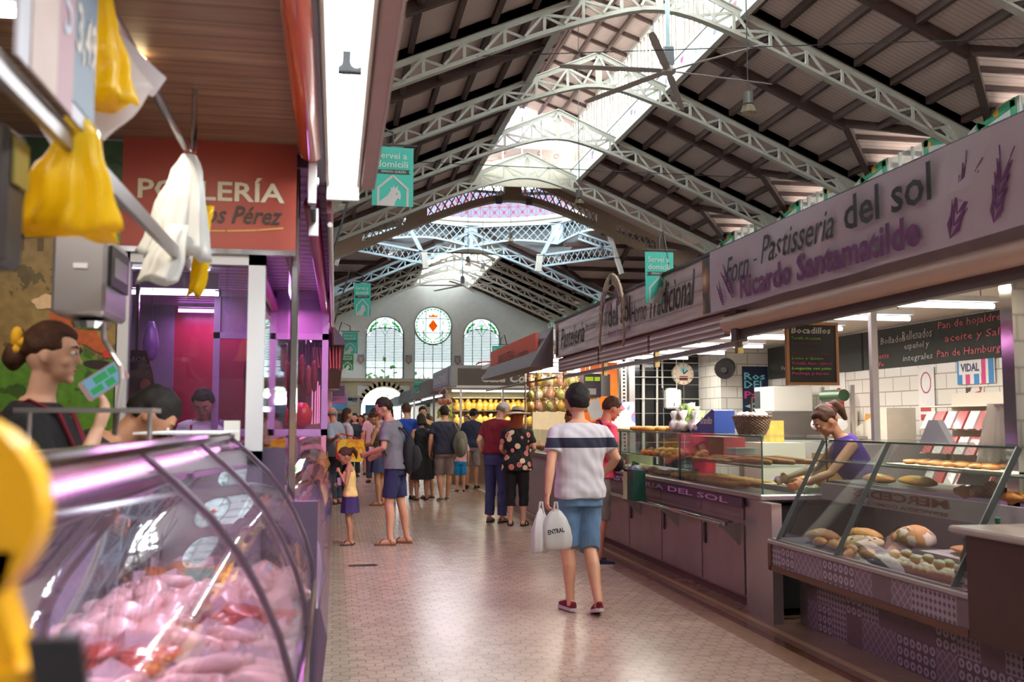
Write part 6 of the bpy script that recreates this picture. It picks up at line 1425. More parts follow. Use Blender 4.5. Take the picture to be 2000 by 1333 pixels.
    for k in (-1, 1): b.ell(Hd((k * .076, -.004, -.006)), (.010 * hs, .019 * hs, .031 * hs), 8, 8, R); b.ell(Hd((k * .04, .06, -.02)), (.022 * hs, .024 * hs, .02 * hs), 10, 8, R)
    body = remesh(put(b), 'body', SK[sk], root, vox * min(1, s), 3)
    if face_detail:
        for k in (-1, 1):
            e = MB(); e.ell(Hd((k * .031, .081, .013)), (.0135, .009, .0085), 10, 8, R); eb = put(e).build('eye', M('eye_white', (220, 214, 208), .3), root, smooth=True); e = MB(); e.ell(Hd((k * .031, .0885, .013)), (.006, .004, .0065), 8, 6, R); put(e).build('iris', M('eye_dark', (30, 22, 18), .2), eb, smooth=True)
            e = MB(); e.tube([Hd((k * .015, .093, .033)), Hd((k * .033, .09, .038)), Hd((k * .05, .077, .033))], [.003, .0045, .002], 6); put(e).build('eyebrow', HR[hair[1] if hair[1] != 'none' else 'dark'], root)
        e = MB(); e.ell(Hd((0, .0915, -.05)), (.02, .005, .0035), 10, 6, R); put(e).build('mouth', M('lips', (150, 80, 72), .4), root, smooth=True)
    # hair
    st, hcname = hair; hm = HR.get(hcname, HR['dark'])
    if st != 'bald':
        low = {'short': -.62, 'crop': -.2, 'long': -.9, 'pony': -.3, 'bun': -.3, 'bob': -.75}[st]
        def fn(d):
            front = d.y > .42 + .3 * max(0, d.z) and d.z < .5; nape = d.z < low; ear = abs(d.x) > .75 and d.z < -.02 and -.35 < d.y
            return .84 if (front or nape or (ear and st != 'long')) else 1.0 + .02 * math.sin(d.x * 17) * math.cos(d.z * 13)
        m = MB(); m.ell(Hd((0, -.008, .02)), (.086 * hs, .102 * hs, .11 * hs), 26, 20, R, fn)
        if st == 'pony': m.tube([Hd((0, -.09, .07)), Hd((0, -.13, .06)), Hd((0, -.145, .0)), Hd((.01, -.13, -.09))], [.026, .04, .042, .015], 10, dome=True)
        if st == 'bun': m.ell(Hd((0, -.125, -.02)), (.042, .04, .042), 12, 8)
        if st in ('long', 'bob'):
            e_ = -.24 if st == 'long' else -.12
            m.rings([[Hd((wx * math.cos(a), cy + ry * math.sin(a), z)) for a in [2 * PI * i / 16 for i in range(16)]] for z, wx, ry, cy in ((.03, .082, .07, -.035), (-.06, .092, .06, -.045), (e_ * .6 - .03, .105, .05, -.06), (e_, .1, .04, -.065))])
        m.noise(.012, 26, len(label)); remesh(put(m), 'hair', hm, root, .008, 1)
    elif hcname != 'none':
        m = MB(); m.ell(Hd((0, -.02, -.01)), (.08 * hs, .086 * hs, .06 * hs), 20, 12, R, lambda d: .84 if d.y > .2 or d.z < -.6 else 1); put(m).build('hair', hm, root, smooth=True)
    # --- clothes
    if top:
        kind, mat, hem, slv = top[:4]; infl = top[4] if len(top) > 4 else .016
        m = MB(); zs = [z for z in [hem, hem + .06, hem + .12, 1.03, 1.1, 1.16, 1.22, 1.27, 1.32, 1.37, 1.41, 1.44, 1.46, 1.475] if z >= hem]; zs = sorted(set(zs))
        if kind == 'tank': zs = [z for z in zs if z < 1.36] + [1.37]
        torso(m, zs, infl, 24, flare=.014)
        for k in (-1, 1):
            A = arms[k]; e = {'none': 0, 'short': .68, 'elbow': .95, 'long': 1}[slv]
            if kind == 'tank': m.tube([L((k * .075, .075 if fem else .08, 1.33)), L((k * .085, .05, 1.43)), L((k * .09, 0, 1.462)), L((k * .085, -.06, 1.43)), L((k * .07, -.09, 1.33))], .014 if fem else .03, 8)
            if e:
                pts = [A[0] + V(-k * .05, 0, .012), A[0]] ; rr = [.06 * q, .066 * q]
                E = A[0].lerp(A[1], e if slv != 'long' else 1); pts += [A[0].lerp(A[1], e * .5 if slv != 'long' else .5), E]; rr += [.066 * q, .068 * q if slv != 'long' else .052]
                if slv == 'long': pts += [A[1].lerp(A[2], .5), A[1].lerp(A[2], .95)]; rr += [.048, .036]
                m.tube(pts, rr, 14)
        if kind == 'polo': m.tube([L((.07 * math.cos(a), .062 * math.sin(a) + .0, 1.48 - .02 * math.sin(a))) for a in [2 * PI * i / 14 for i in range(15)]], .014, 6)
        remesh(put(m), {'tank': 'tank_top', 'polo': 'polo_shirt', 'dress': 'dress_top', 'shirt': 'shirt'}.get(kind, 'shirt'), mat, root, max(vox, .009), 3, .0042 if vox < .015 else 0, len(label))
    if bottom:
        kind, mat, ln = bottom[:3]; m = MB()
        if kind in ('shorts', 'trousers'):
            wz = bottom[3] if len(bottom) > 3 else 1.03; lo = .018 if kind == 'shorts' else .012
            torso(m, [.82, .88, .94, .99, wz], .012, 20)
            for k in (-1, 1):
                G = legs[k]; L1 = (G[1] - G[0]).length; L2 = (G[2] - G[1]).length; tot = (L1 + L2) * ln
                P = [G[0] + V(0, 0, .03), G[0]]; rr = [.095, .1]
                if tot <= L1: P += [G[0].lerp(G[1], tot / L1 * .5), G[0].lerp(G[1], tot / L1)]; rr += [.097, .095 - .012 * tot / L1]
                else: P += [G[0].lerp(G[1], .5), G[1], G[1].lerp(G[2], (tot - L1) / L2)]; rr += [.09, .078 if kind == 'trousers' else .082, .07 if kind == 'trousers' else .08]
                m.tube(P, rr, 16)
            remesh(put(m), kind, mat, root, max(vox, .009), 3, .004 if vox < .015 else 0, len(label) + 3)
        elif kind == 'skirt':
            n = 28; zs = [1.03, .96, .88, ln + (.88 - ln) * .5, ln]; rs = []
            for i, z in enumerate(zs):
                rx, ry = [(.15, .108), (.185, .135), (.195, .15), (.21, .165), (.225, .175)][i]; pl = .0 if i < 3 else .012
                rs.append([(rx * math.cos(a) + pl * math.cos(9 * a) * math.cos(a), ry * math.sin(a) + pl * math.cos(9 * a) * math.sin(a), z) for a in [2 * PI * k / n for k in range(n)]])
            m.rings(rs); put(m).build('skirt', mat, root, smooth=True, auto=50)
    if shoes:
        kind, um, sm = shoes
        for k in (-1, 1):
            G = legs[k]; fd = V(feet[k][0], feet[k][1], 0).normalized(); sdv = V(fd.y, -fd.x, 0); tilt = feet[k][2] if len(feet[k]) > 2 else 0
            base = V(G[2].x, G[2].y, G[2].z - .08)
            def FP(u, w, z): return base + fd * u + sdv * w + V(0, 0, z - tilt * u)
            outl = [(-.075, .0), (-.065, .03), (.0, .034), (.09, .044), (.15, .04), (.185, .018), (.19, 0), (.185, -.018), (.15, -.04), (.09, -.044), (0, -.034), (-.065, -.03)]
            th = .025 if kind != 'sandal' else .02
            m = MB(); m.rings([[FP(u, w, z) for u, w in outl] for z in (.0, th)]); 
            if kind == 'sandal':
                sp = put(m).build('shoe', sm, root); m = MB(); m.tube([FP(.12, .045, .02), FP(.11, .03, .055), FP(.10, 0, .066), FP(.11, -.03, .055), FP(.12, -.045, .02)], .009, 6); m.tube([FP(-.03, .04, .02), FP(-.01, .035, .06), FP(.02, 0, .085), FP(-.01, -.035, .06), FP(-.03, -.04, .02)], .008, 6); put(m).build('strap', um, sp)
            else:
                hi = .10 if kind == 'boot' else .075
                u_ = MB(); u_.rings([[FP(u * k1 + o1, w * k1 * .98, z) for u, w in outl] for z, k1, o1 in ((.02, .98, 0), (.045, .93, -.002), (.06, .72, -.025), (hi, .5, -.035))]); sp = remesh(put(u_), 'shoe', um, root, .008, 2)
                put(m).build('sole', sm, sp)
                if kind == 'laced':
                    m = MB()
                    for i in range(4): m.tube([FP(.06 + i * .018, .022, .062 - i * .005), FP(.065 + i * .018, -.022, .062 - i * .005)], .004, 5)
                    put(m).build('laces', MWHITE, sp)
    if extra: extra(root, L, Hd, arms, legs, put)
    root.rotation_euler = (0, 0, math.radians(face))
    root['_s'] = s
    return root
def local_to_world(loc, face, s, p):
    a = math.radians(face); p = Vector(p) * s; return Vector(loc) + Vector((p.x * math.cos(a) - p.y * math.sin(a), p.x * math.sin(a) + p.y * math.cos(a), p.z))
DEN = cloth('denim_blue', (92, 124, 158), .18); DEN2 = cloth('dark_denim', (48, 58, 92), .15); KH = cloth('khaki_grey_cloth', (128, 114, 112)); NAVY = cloth('navy_cloth', (32, 40, 62)); BLK = cloth('black_cloth', (20, 19, 22))
SOLW = M('white_rubber', (200, 190, 186), .6); SOLK = M('dark_rubber', (40, 34, 32), .6)

def world_to_band(root_h, z0, z1, base, stripe):
    def f(t):
        x, y, z = t.xyz(t.obj()); return t.mix(t.math('MULTIPLY', t.math('GREATER_THAN', z, z0), t.math('LESS_THAN', z, z1)), t.mix(t.noise(14, t.obj()), lin(tuple(v * .93 for v in base)), lin(base)), lin(stripe))
    return f
# man in the foreground with shopping bags
TEE = CM('striped_tee_cloth', world_to_band(1.8, 1.285, 1.365, (204, 198, 204), (30, 32, 52)), .85)
P1 = (1.93, 7.62, 0)
person('young man from behind in pale T-shirt with navy stripe, denim shorts and red shoes', P1, 6, 1.755, 'm', 'a', ('short', 'black'), lean=2, head=(2, -10), vox=.0075, wide=1.06, hs=1.2,
       armL=((-.262, -.06, 1.17), (-.30, -.09, .93)), armR=((.305, -.03, 1.19), (.26, .16, 1.05)), curl=(.85, .5), legL=((-.085, .06, .5), (-.085, .0, .09), (-.1, 1)), legR=((.085, .02, .49), (.05, -.26, .115), (.2, 1, .25)),
       top=('shirt', TEE, .885, 'short', .02), bottom=('shorts', DEN, .50, 1.0), shoes=('laced', cloth('wine_red_canvas', (110, 22, 34)), SOLW))
def carrier(p, w, h, label, mat, seed, words=None, yaw=0.0, handle=None, name='carrier_bag'):
    t = thing(name, label, 'bag', (p[0], p[1], p[2] - h), None); t.location = (p[0], p[1], p[2] - h); m = MB(); n = 32; rows = []; rnd = random.Random(seed)
    for z, k, f in ((-h, .86, .42), (-h + .02, .98, .5), (-h * .75, 1.02, .55), (-h * .5, .97, .46), (-h * .28, .72, .36), (-h * .15, .42, .3), (-.02, .12, .2)):
        row = []
        for i in range(n):
            a = 2 * PI * i / n; q = 1 + .05 * math.sin(7 * a + seed) + .035 * math.sin(4 * a + z * 9); x = w / 2 * k * q * math.copysign(abs(math.cos(a)) ** .7, math.cos(a)); y = w / 2 * k * f * q * math.sin(a)
            row.append((p[0] + x * math.cos(yaw) - y * math.sin(yaw), p[1] + x * math.sin(yaw) + y * math.cos(yaw), p[2] + z))
        rows.append(row)
    m.rings(rows); m.noise(.01, 14, seed); m.build('bag_body', mat, t, smooth=True)
    hd = MB(); hd.tube([(p[0] - .02, p[1], p[2] - .06), (p[0] - .008, p[1], p[2] + .03), (p[0] + .008, p[1], p[2] + .03), (p[0] + .02, p[1], p[2] - .06)], .008, 6); hd.build('bag_handle', handle or mat, t)
    if words:
        F = Fr((p[0] - w * .42 * math.cos(yaw), p[1] - w * .42 * math.sin(yaw) - w * .30, p[2] - h * .66), (math.cos(yaw), math.sin(yaw), .18), (-.18 * math.cos(yaw), 0, 1))
        text(words, F, w * .1, 0, w * .55, h * .11, MINK, t, 'lettering', bold=.04)
    return t
h1 = local_to_world(P1, 6, 1.755 / 1.75, (-.305, -.11, .83))
carrier((h1.x - .06, h1.y - .03, h1.z + .01), .17, .36, 'white carrier bag hanging left in the striped man\'s hand', MWB, 2, yaw=.5)
carrier((h1.x + .05, h1.y - .06, h1.z + .01), .235, .33, 'fuller white carrier bag printed ENTRAL in the striped man\'s hand', MWB, 4, 'ENTRAL', yaw=-.1, handle=MWB)

# man in pink polo facing the counter
P2 = (2.72, 9.98, 0)
def polo_bits(root, L, Hd, arms, legs, put): pass
person('man in bright pink polo shirt and grey shorts facing the bakery counter', P2, -78, 1.76, 'm', 'd', ('short', 'brown'), lean=9, head=(28, 0), vox=.0085, belly=.03, armL=((-.25, .04, 1.17), (-.14, .25, 1.08)), armR=((.27, -.02, 1.17), (.1, .13, 1.0)), curl=(.7, .6),
       top=('polo', cloth('bright_pink_cloth', (226, 66, 104)), .9, 'short', .02), bottom=('shorts', KH, .52, 1.0), shoes=('laced', NAVY, SOLW), legL=((-.11, .03, .49), (-.11, -.01, .08), (-.2, 1)), legR=((.11, .0, .49), (.11, -.06, .08), (.3, 1)))
wb = thing('waist_bag', 'black crossbody bag resting on the pink polo', 'bag', (2.86, 9.86, 1.0)); m = MB(); m.ell((2.90, 9.84, 1.06), (.055, .12, .09), 16, 10); m.build('pouch', BLK, wb, smooth=True); MB().tube([(2.87, 9.76, 1.12), (2.78, 9.72, 1.3), (2.71, 9.84, 1.5), (2.72, 10.0, 1.5), (2.84, 10.1, 1.3), (2.88, 9.95, 1.14)], .01, 6).build('strap', BLK, wb)
# green shopper on the rail
sb = thing('shopping_bag', 'dark green and white shopping bag hanging at the counter rail by the man in pink', 'bag', (3.0, 9.55, .68)); m = MB(); m.rings([[(2.93 + a, y, z) for a, y in ((0, 9.42), (.14, 9.42), (.14, 9.72), (0, 9.72))] for z in (.70, 1.0)] ); m.noise(.02, 9, 3); m.build('bag_body', M('dark_green_bag', (16, 66, 52), .4), sb)
MB().box(2.922, 9.6, .70, 2.935, 9.73, .98).build('white_panel', M('white_green_print', (190, 210, 150), .5, var=.4, scale=14), sb); MB().tube([(2.95, 9.5, .98), (2.98, 9.55, 1.08), (3.04, 9.6, 1.06), (3.03, 9.66, .98)], .014, 6).build('bag_handle', M('dark_green_bag', (16, 66, 52)), sb); MB().ell((3.0, 9.57, 1.01), (.07, .12, .05), 10, 7).noise(.02, 25, 2).build('contents', M('grey_packet', (120, 130, 140), .4, var=.4, scale=30), sb)

# woman with sun hat and flowered blouse
def flower_col(t):
    vo = t.new('ShaderNodeTexVoronoi'); vo.inputs['Scale'].default_value = 9.5; t.link(t.obj(), vo.inputs[0]); d = vo.outputs['Distance']
    pet = t.math('SINE', t.math('MULTIPLY', d, 34)); x = t.xyz(vo.outputs['Color'])[0]
    c = t.mix(t.math('GREATER_THAN', pet, .1), lin((226, 150, 132)), lin((178, 70, 74))); c = t.mix(t.math('LESS_THAN', x, .4), c, lin((222, 196, 160)))
    return t.mix(t.math('GREATER_THAN', d, .40), c, lin((20, 16, 22)))
MFLW = CM('flowered_cloth', flower_col, .8)
def sunhat(root, L, Hd, arms, legs, put):
    m = MB(); m.rings([[Hd((r_ * math.cos(a), r_ * math.sin(a) * 1.05 - .005, z + (.018 * math.sin(a + .6) if r_ > .1 else 0))) for a in [2 * PI * i / 28 for i in range(28)]] for r_, z in ((.19, .035), (.175, .048), (.1, .06), (.092, .1), (.085, .128), (.04, .14))]); hh = put(m).build('sun_hat', M('cream_straw', (224, 206, 180), .8, bump=.4), root, smooth=True, auto=40)
    m = MB(); m.rings([[Hd((r_ * math.cos(a), r_ * math.sin(a) * 1.05 - .005, z)) for a in [2 * PI * i / 28 for i in range(28)]] for r_, z in ((.102, .062), (.098, .09))]); put(m).build('hat_band', BLK, hh)
    m = MB(); m.rings([[Hd((r_ * math.cos(a), r_ * math.sin(a) * 1.05 - .005, z)) for a in [2 * PI * i / 28 for i in range(28)]] for r_, z in ((.092, .104), (.08, .135), (.03, .146))]); put(m).build('hat_crown', M('brown_straw', (140, 90, 56), .8), hh, smooth=True)
person('red-haired woman in cream sun hat, black flowered blouse and cropped black trousers', (2.58, 13.85, 0), -20, 1.66, 'f', 'c', ('long', 'red'), lean=3, head=(6, -12), vox=.011, wide=1.15, armL=((-.25, .02, 1.15), (-.2, .2, 1.05)), armR=((.26, .03, 1.16), (.2, .22, 1.08)),
       top=('shirt', MFLW, .83, 'short', .03), bottom=('trousers', BLK, .74, 1.0), shoes=('sandal', SOLK, SOLK), extra=sunhat)
# man in wine red shirt and white cap
def cap_(col, fwd=True):
    def f(root, L, Hd, arms, legs, put):
        m = MB(); m.ell(Hd((0, -.005, .035)), (.089, .104, .088), 22, 12, None, lambda d: 1 if d.z > -.12 else .8); c = put(m).build('cap', col, root, smooth=True)
        m = MB(); m.rings([[Hd((x, y, z)) for x, y in ((-.07, .07), (-.06, .13), (-.03, .165), (.03, .165), (.06, .13), (.07, .07))] for z in (.03, .036)]); put(m).build('cap_peak', col, c)
    return f
person('man in dark red shirt, blue jeans and white cap looking down at the stall', (2.36, 14.35, 0), -34, 1.80, 'm', 'c', ('bald', 'grey'), lean=10, head=(30, -30), vox=.0105, belly=.04, wide=1.08, armL=((-.27, -.03, 1.16), (-.24, .1, .95)), armR=((.27, .02, 1.16), (.2, .2, 1.02)),
       top=('shirt', cloth('wine_red_cloth', (122, 16, 36)), .96, 'short', .024), bottom=('trousers', cloth('mid_blue_denim', (60, 66, 112), .15), .97, 1.02), shoes=('laced', cloth('beige_suede', (130, 106, 88)), SOLK), extra=cap_(cloth('white_cap_cloth', (214, 206, 208))))
# man in grey T-shirt at the left, sunglasses
def shades(root, L, Hd, arms, legs, put):
    m = MB()
    for k in (-1, 1): m.ell(Hd((k * .034, .095, .014)), (.024, .006, .019), 12, 8)
    sg = put(m).build('sunglasses', M('dark_lens', (60, 16, 26), .1, coat=1), root, smooth=True); m = MB()
    for k in (-1, 1): m.tube([Hd((k * .055, .088, .02)), Hd((k * .082, .04, .018)), Hd((k * .083, -.01, .014))], .0035, 5)
    put(m).build('temple_arm', M('silver_frame', (200, 190, 190), .3, .6), sg)
GREYT = cloth('heather_grey_cloth', (112, 110, 116))
P5 = (.73, 12.05, 0)
person('man in grey T-shirt, navy shorts and sunglasses at the butcher counter', P5, 72, 1.78, 'm', 'a', ('short', 'dark'), lean=8, head=(20, 12), vox=.009, armL=((-.25, .08, 1.15), (-.16, .3, 1.08)), armR=((.26, .02, 1.15), (.2, .26, 1.05)), curl=(.7, .6),
       top=('shirt', GREYT, .9, 'short', .022), bottom=('shorts', cloth('navy_shorts_cloth', (36, 36, 74)), .42, 1.0), shoes=('sandal', M('tan_leather', (110, 70, 50), .5), M('tan_leather', (110, 70, 50))), legL=((-.1, .05, .49), (-.13, .02, .08), (-.1, 1)), legR=((.1, -.05, .49), (.12, -.12, .08), (.15, 1)), extra=shades)
def backpack(name, label, c, size, mat, face, straps=True, rot=0, D=.2, zs=.36):
    t = thing(name, label, 'bag', (c[0], c[1], c[2] - size[2])); a = math.radians(face); m = MB(); Rz = Matrix.Rotation(a, 3, 'Z')
    m.ell(c, size, 18, 12, Rz, lambda d: 1 + .12 * (abs(d.x) ** 4) + .12 * (abs(d.z) ** 4) * 0); m.noise(.012, 10, 2); m.build('pack_body', mat, t, smooth=True)
    m = MB(); cc = Vector(c); m.tube([cc + Rz @ V(0, -size[1] * .9, size[2] * .2), cc + Rz @ V(0, -size[1] * 1.15, -size[2] * .2), cc + Rz @ V(0, -size[1] * .8, -size[2] * .6)], [size[0] * .5, size[0] * .6, size[0] * .45], 12, dome=True); m.build('pocket', mat, t, smooth=True)
    if straps:
        for k in (-1, 1): MB().tube([cc + Rz @ V(*q) for q in ((k * .06, .0, size[2] * .8), (k * .1, D - .12, zs - .03), (k * .12, D, zs + .01), (k * .13, D + .11, zs - .08), (k * .14, D + .135, zs - .2), (k * .17, D + .04, zs - .36), (k * .13, D - .12, zs - .44), (k * .08, 0, -size[2] * .5))], .013, 6).build('strap', mat, t)
    return t
backpack('backpack', 'slack black drawstring backpack on the grey T-shirted man', (.90, 11.99, 1.09), (.13, .07, .25), BLK, 72, D=.2, zs=.34)
tg = thing('drink_cup', 'small pale cup held by the man in the grey T-shirt', 'cup', (.47, 12.05, 1.06)); MB().lathe([(.028, 0), (.034, .1), (.036, .1)], (.44, 12.08, 1.08), 14).build('cup', M('white_plastic', (230, 228, 218)), tg)
# girl
person('small girl in yellow vest and purple shorts with tied-up hair, hand at her mouth', (.19, 12.1, 0), 84, 1.13, 'f', 'b', ('pony', 'brown'), lean=2, head=(22, 10), vox=.010, hs=1.38, armL=((-.2, .06, 1.12), (-.06, .2, 1.36)), armR=((.2, .03, 1.1), (.04, .22, 1.12)), curl=(.9, .8),
       top=('tank', cloth('pale_yellow_cloth', (240, 206, 130)), .9, 'none', .012), bottom=('skirt', cloth('purple_cloth', (60, 40, 96)), .6), shoes=('sandal', SOLK, SOLK))
tag(MB().lathe([(.022, 0), (.03, .07), (.03, .085), (.01, .09)], (.06, 12.08, .72), 12).build('yoghurt_cup', M('pale_lilac_cup', (210, 190, 220), .4)), 'pale lilac cup in the small girl\'s hand', 'cup')
# woman with phone in camouflage top
CAMO = CM('camouflage_cloth', lambda t: t.ramp(t.noise(9, t.obj(), 3), [(.4, lin((60, 56, 40))), (.5, lin((110, 104, 72))), (.6, lin((50, 46, 36)))], 'CONSTANT'), .85)
person('woman in camouflage vest and short denim skirt looking at her phone', (.8, 17.6, 0), 66, 1.66, 'f', 'b', ('pony', 'brown'), lean=5, head=(32, 0), vox=.0115, armL=((-.2, .1, 1.15), (-.1, .33, 1.12)), armR=((.2, .1, 1.12), (.08, .34, 1.12)), curl=(.7, .7), top=('tank', CAMO, .96, 'none', .014), bottom=('skirt', DEN2, .62), shoes=('sandal', M('tan_leather', (110, 70, 50)), M('tan_leather', (110, 70, 50))))
ph_ = local_to_world((.8, 17.6, 0), 66, .95, (-.02, .43, 1.15)); tag(MB().box(ph_.x - .05, ph_.y - .035, ph_.z, ph_.x + .05, ph_.y + .035, ph_.z + .01, .004).build('phone', MBLACK), 'dark phone held by the woman in camouflage', 'phone')
# man with grey bag on the shoulder, seen from behind
P11 = (2.02, 18.3, 0)
person('man seen from behind in dark navy T-shirt and khaki shorts with a grey bag', P11, 8, 1.76, 'm', 'a', ('short', 'dark'), vox=.0115, top=('shirt', cloth('charcoal_navy_cloth', (40, 42, 60)), .88, 'short', .026), bottom=('shorts', KH, .5, 1.0), shoes=('laced', KH, SOLW), armL=((-.27, -.03, 1.16), (-.26, .08, .92)), wide=1.08, legL=((-.09, .03, .49), (-.07, -.08, .08)), legR=((.1, .02, .49), (.08, .06, .08)))
backpack('shoulder_bag', 'grey-olive shoulder bag behind the man in dark navy', (2.30, 18.12, 1.06), (.13, .08, .25), cloth('grey_olive_canvas', (110, 108, 96)), 0, straps=False)
MB().tube([(2.28, 18.14, 1.28), (2.2, 18.2, 1.44), (2.17, 18.3, 1.46), (2.22, 18.4, 1.3), (2.3, 18.25, 1.12)], .014, 6).build('strap', cloth('grey_olive_canvas', (110, 108, 96)), [o for o in C.objects if o.name == 'shoulder_bag'][0])
# man in blue shirt
person('man seen from behind in royal blue shirt behind the grey T-shirted man', (1.35, 18.9, 0), -10, 1.82, 'm', 'a', ('short', 'brown'), head=(8, 20), vox=.012, top=('shirt', cloth('royal_blue_cloth', (22, 66, 156)), .85, 'short', .024), bottom=('shorts', DEN, .5, 1.0), shoes=('laced', BLK, SOLK), wide=1.05)
person('woman in a long black dress with a dark hat held low', (1.62, 18.6, 0), 10, 1.62, 'f', 'b', ('bob', 'dark'), head=(20, 0), vox=.012, top=('dress', BLK, .84, 'none', .014), bottom=('skirt', BLK, .42), shoes=('sandal', SOLK, SOLK))
person('boy in blue-grey T-shirt and dark shorts beside the navy T-shirted man', (1.80, 19.0, 0), 40, 1.42, 'm', 'a', ('bob', 'dark'), head=(25, 0), vox=.012, hs=1.12, top=('shirt', cloth('blue_grey_cloth', (76, 100, 124)), .88, 'short', .02), bottom=('shorts', BLK, .55, 1.0), shoes=('sandal', SOLK, SOLK))
backpack('backpack', 'big black backpack worn by the boy in blue-grey', (1.92, 18.82, .98), (.14, .09, .22), BLK, 40, D=.2, zs=.18)
person('young child in pale pink top with bright blue and orange swim shorts', (2.62, 20.6, 0), 0, 1.22, 'm', 'a', ('short', 'brown'), vox=.012, hs=1.25, top=('shirt', cloth('pale_pink_cloth', (216, 170, 176)), .9, 'short', .02), bottom=('shorts', cloth('bright_blue_swim_cloth', (10, 130, 190)), .48, 1.0), shoes=('laced', BLK, M('red_rubber', (170, 30, 40), .5)))
person('man in navy polo leaning over the bagged-food stall, behind the man in red', (3.0, 21.6, 0), -20, 1.76, 'm', 'b', ('short', 'black'), lean=8, head=(15, -10), vox=.012, top=('polo', NAVY, .9, 'short', .022), bottom=('shorts', KH, .5, 1.0), shoes=('laced', BLK, SOLK))
# old man and companions at the left
person('bald elderly man with grey beard in a pale blue-grey shirt, by the left stalls', (.02, 18.0, 0), 60, 1.74, 'm', 'd', ('bald', 'grey'), lean=6, head=(14, -60), vox=.0115, armL=((-.28, -.06, 1.14), (-.37, -.2, 1.2)), top=('shirt', cloth('pale_blue_grey_cloth', (150, 160, 172)), .86, 'elbow', .026), bottom=('trousers', cloth('slate_trouser_cloth', (54, 58, 70)), .97, 1.0), shoes=('sandal', SOLK, SOLK),
       extra=lambda root, L, Hd, arms, legs, put: put(MB().ell(Hd((0, .055, -.066)), (.05, .042, .035), 12, 8)).build('beard', HR['grey'], root, smooth=True))
person('dark-haired woman in white top with pink trim carrying a yellow bag on the left', (.2, 19.5, 0), -70, 1.72, 'f', 'b', ('bob', 'brown'), head=(5, 0), vox=.012, top=('shirt', cloth('white_pink_cloth', (204, 190, 200)), .85, 'short', .02), bottom=('trousers', DEN2, .95, 1.0), shoes=('laced', BLK, SOLK))
yb_ = thing('tote_bag', 'big yellow-orange patterned tote bag beside the elderly man', 'bag', (.28, 17.55, .78)); m = MB(); m.rings([[(x, y + .7, z) for x, y in ((.06 - e, 16.8), (.5 + e, 16.76), (.52 + e, 16.96), (.08 - e, 17.0))] for z, e in ((.78, -.02), (.98, .02), (1.17, .0))]); m.noise(.03, 8, 4)
m.build('bag_body', CM('yellow_orange_print', lambda t: t.ramp(t.noise(5, t.obj(), 4), [(.42, lin((250, 190, 40))), (.5, lin((236, 130, 20))), (.56, lin((250, 206, 70)))]), .5), yb_); MB().box(.02, 17.52, .82, .075, 17.68, 1.14).build('red_side', M('bright_red', (196, 28, 34)), yb_); MB().tube([(.14, 17.58, 1.15), (.05, 17.6, 1.24), (.1, 17.6, 1.27), (.3, 17.6, 1.22), (.42, 17.58, 1.15)], .012, 6).build('bag_handle', M('bright_red', (196, 28, 34)), yb_)
# crowd farther along the aisle
crowd = [('man in a pale pink T-shirt turned away in the middle of the aisle', (.92, 24.0), 5, 1.78, 'm', 'short', (222, 180, 186), (60, 60, 80)), ('woman in pale blue top in the distant crowd by the left stalls', (.25, 25.5), -120, 1.66, 'f', 'bob', (140, 170, 200), (50, 54, 70)),
         ('woman with white-printed black shirt in the distant crowd', (.52, 26.5), 150, 1.68, 'f', 'bob', (40, 50, 66), (40, 40, 44)), ('woman in red dress in the distant crowd', (.72, 27.5), 170, 1.64, 'f', 'long', (170, 40, 52), (150, 40, 50)), ('man in grey shirt behind the woman with the phone', (1.25, 22.8), 20, 1.78, 'm', 'short', (150, 150, 150), (60, 60, 60)),
         ('man in sand-coloured shirt facing the camera, beyond the royal blue shirt', (1.95, 22.2), 165, 1.8, 'm', 'short', (204, 160, 110), (70, 64, 60)), ('dark-haired woman in wine top beyond the bananas', (2.45, 25.6), 100, 1.62, 'f', 'bob', (90, 36, 50), (40, 40, 50)), ('boy in purple T-shirt far down the aisle', (1.15, 30.0), 10, 1.7, 'm', 'short', (120, 80, 140), (60, 60, 80)),
         ('man in black far down the middle of the aisle', (1.5, 33.0), 0, 1.76, 'm', 'short', (36, 36, 40), (44, 44, 50)), ('woman in white far down the aisle by the low arch', (1.9, 36.0), 180, 1.66, 'f', 'long', (214, 210, 206), (80, 90, 120)), ('man in orange shirt at the far end of the aisle', (1.2, 40.0), 190, 1.76, 'm', 'short', (216, 120, 60), (50, 54, 70)),
         ('woman in green at the far end of the aisle', (2.2, 44.0), 20, 1.66, 'f', 'pony', (70, 120, 90), (60, 60, 70)), ('man in white shirt nearest the gable wall', (1.7, 50.0), 0, 1.76, 'm', 'short', (206, 206, 210), (50, 50, 60)), ('woman in blue at the far left stalls', (.35, 32.0), -80, 1.64, 'f', 'bob', (60, 90, 160), (40, 44, 60))]
for i, (lb, (x, y), f, h, sx, hr, tc, bc) in enumerate(crowd):
    person(lb, (x, y, 0), f, h, sx, 'abcd'[i % 4], (hr, ['brown', 'dark', 'black'][i % 3]), head=(8, (-20, 0, 20)[i % 3]), vox=.016, top=('shirt', cloth('crowd_top_%d' % i, tc), .86, 'short', .02), bottom=('shorts' if i % 2 else 'trousers', cloth('crowd_bottom_%d' % i, bc), .5 if i % 2 else .96, 1.0), shoes=('plain', BLK, SOLK), face_detail=False)
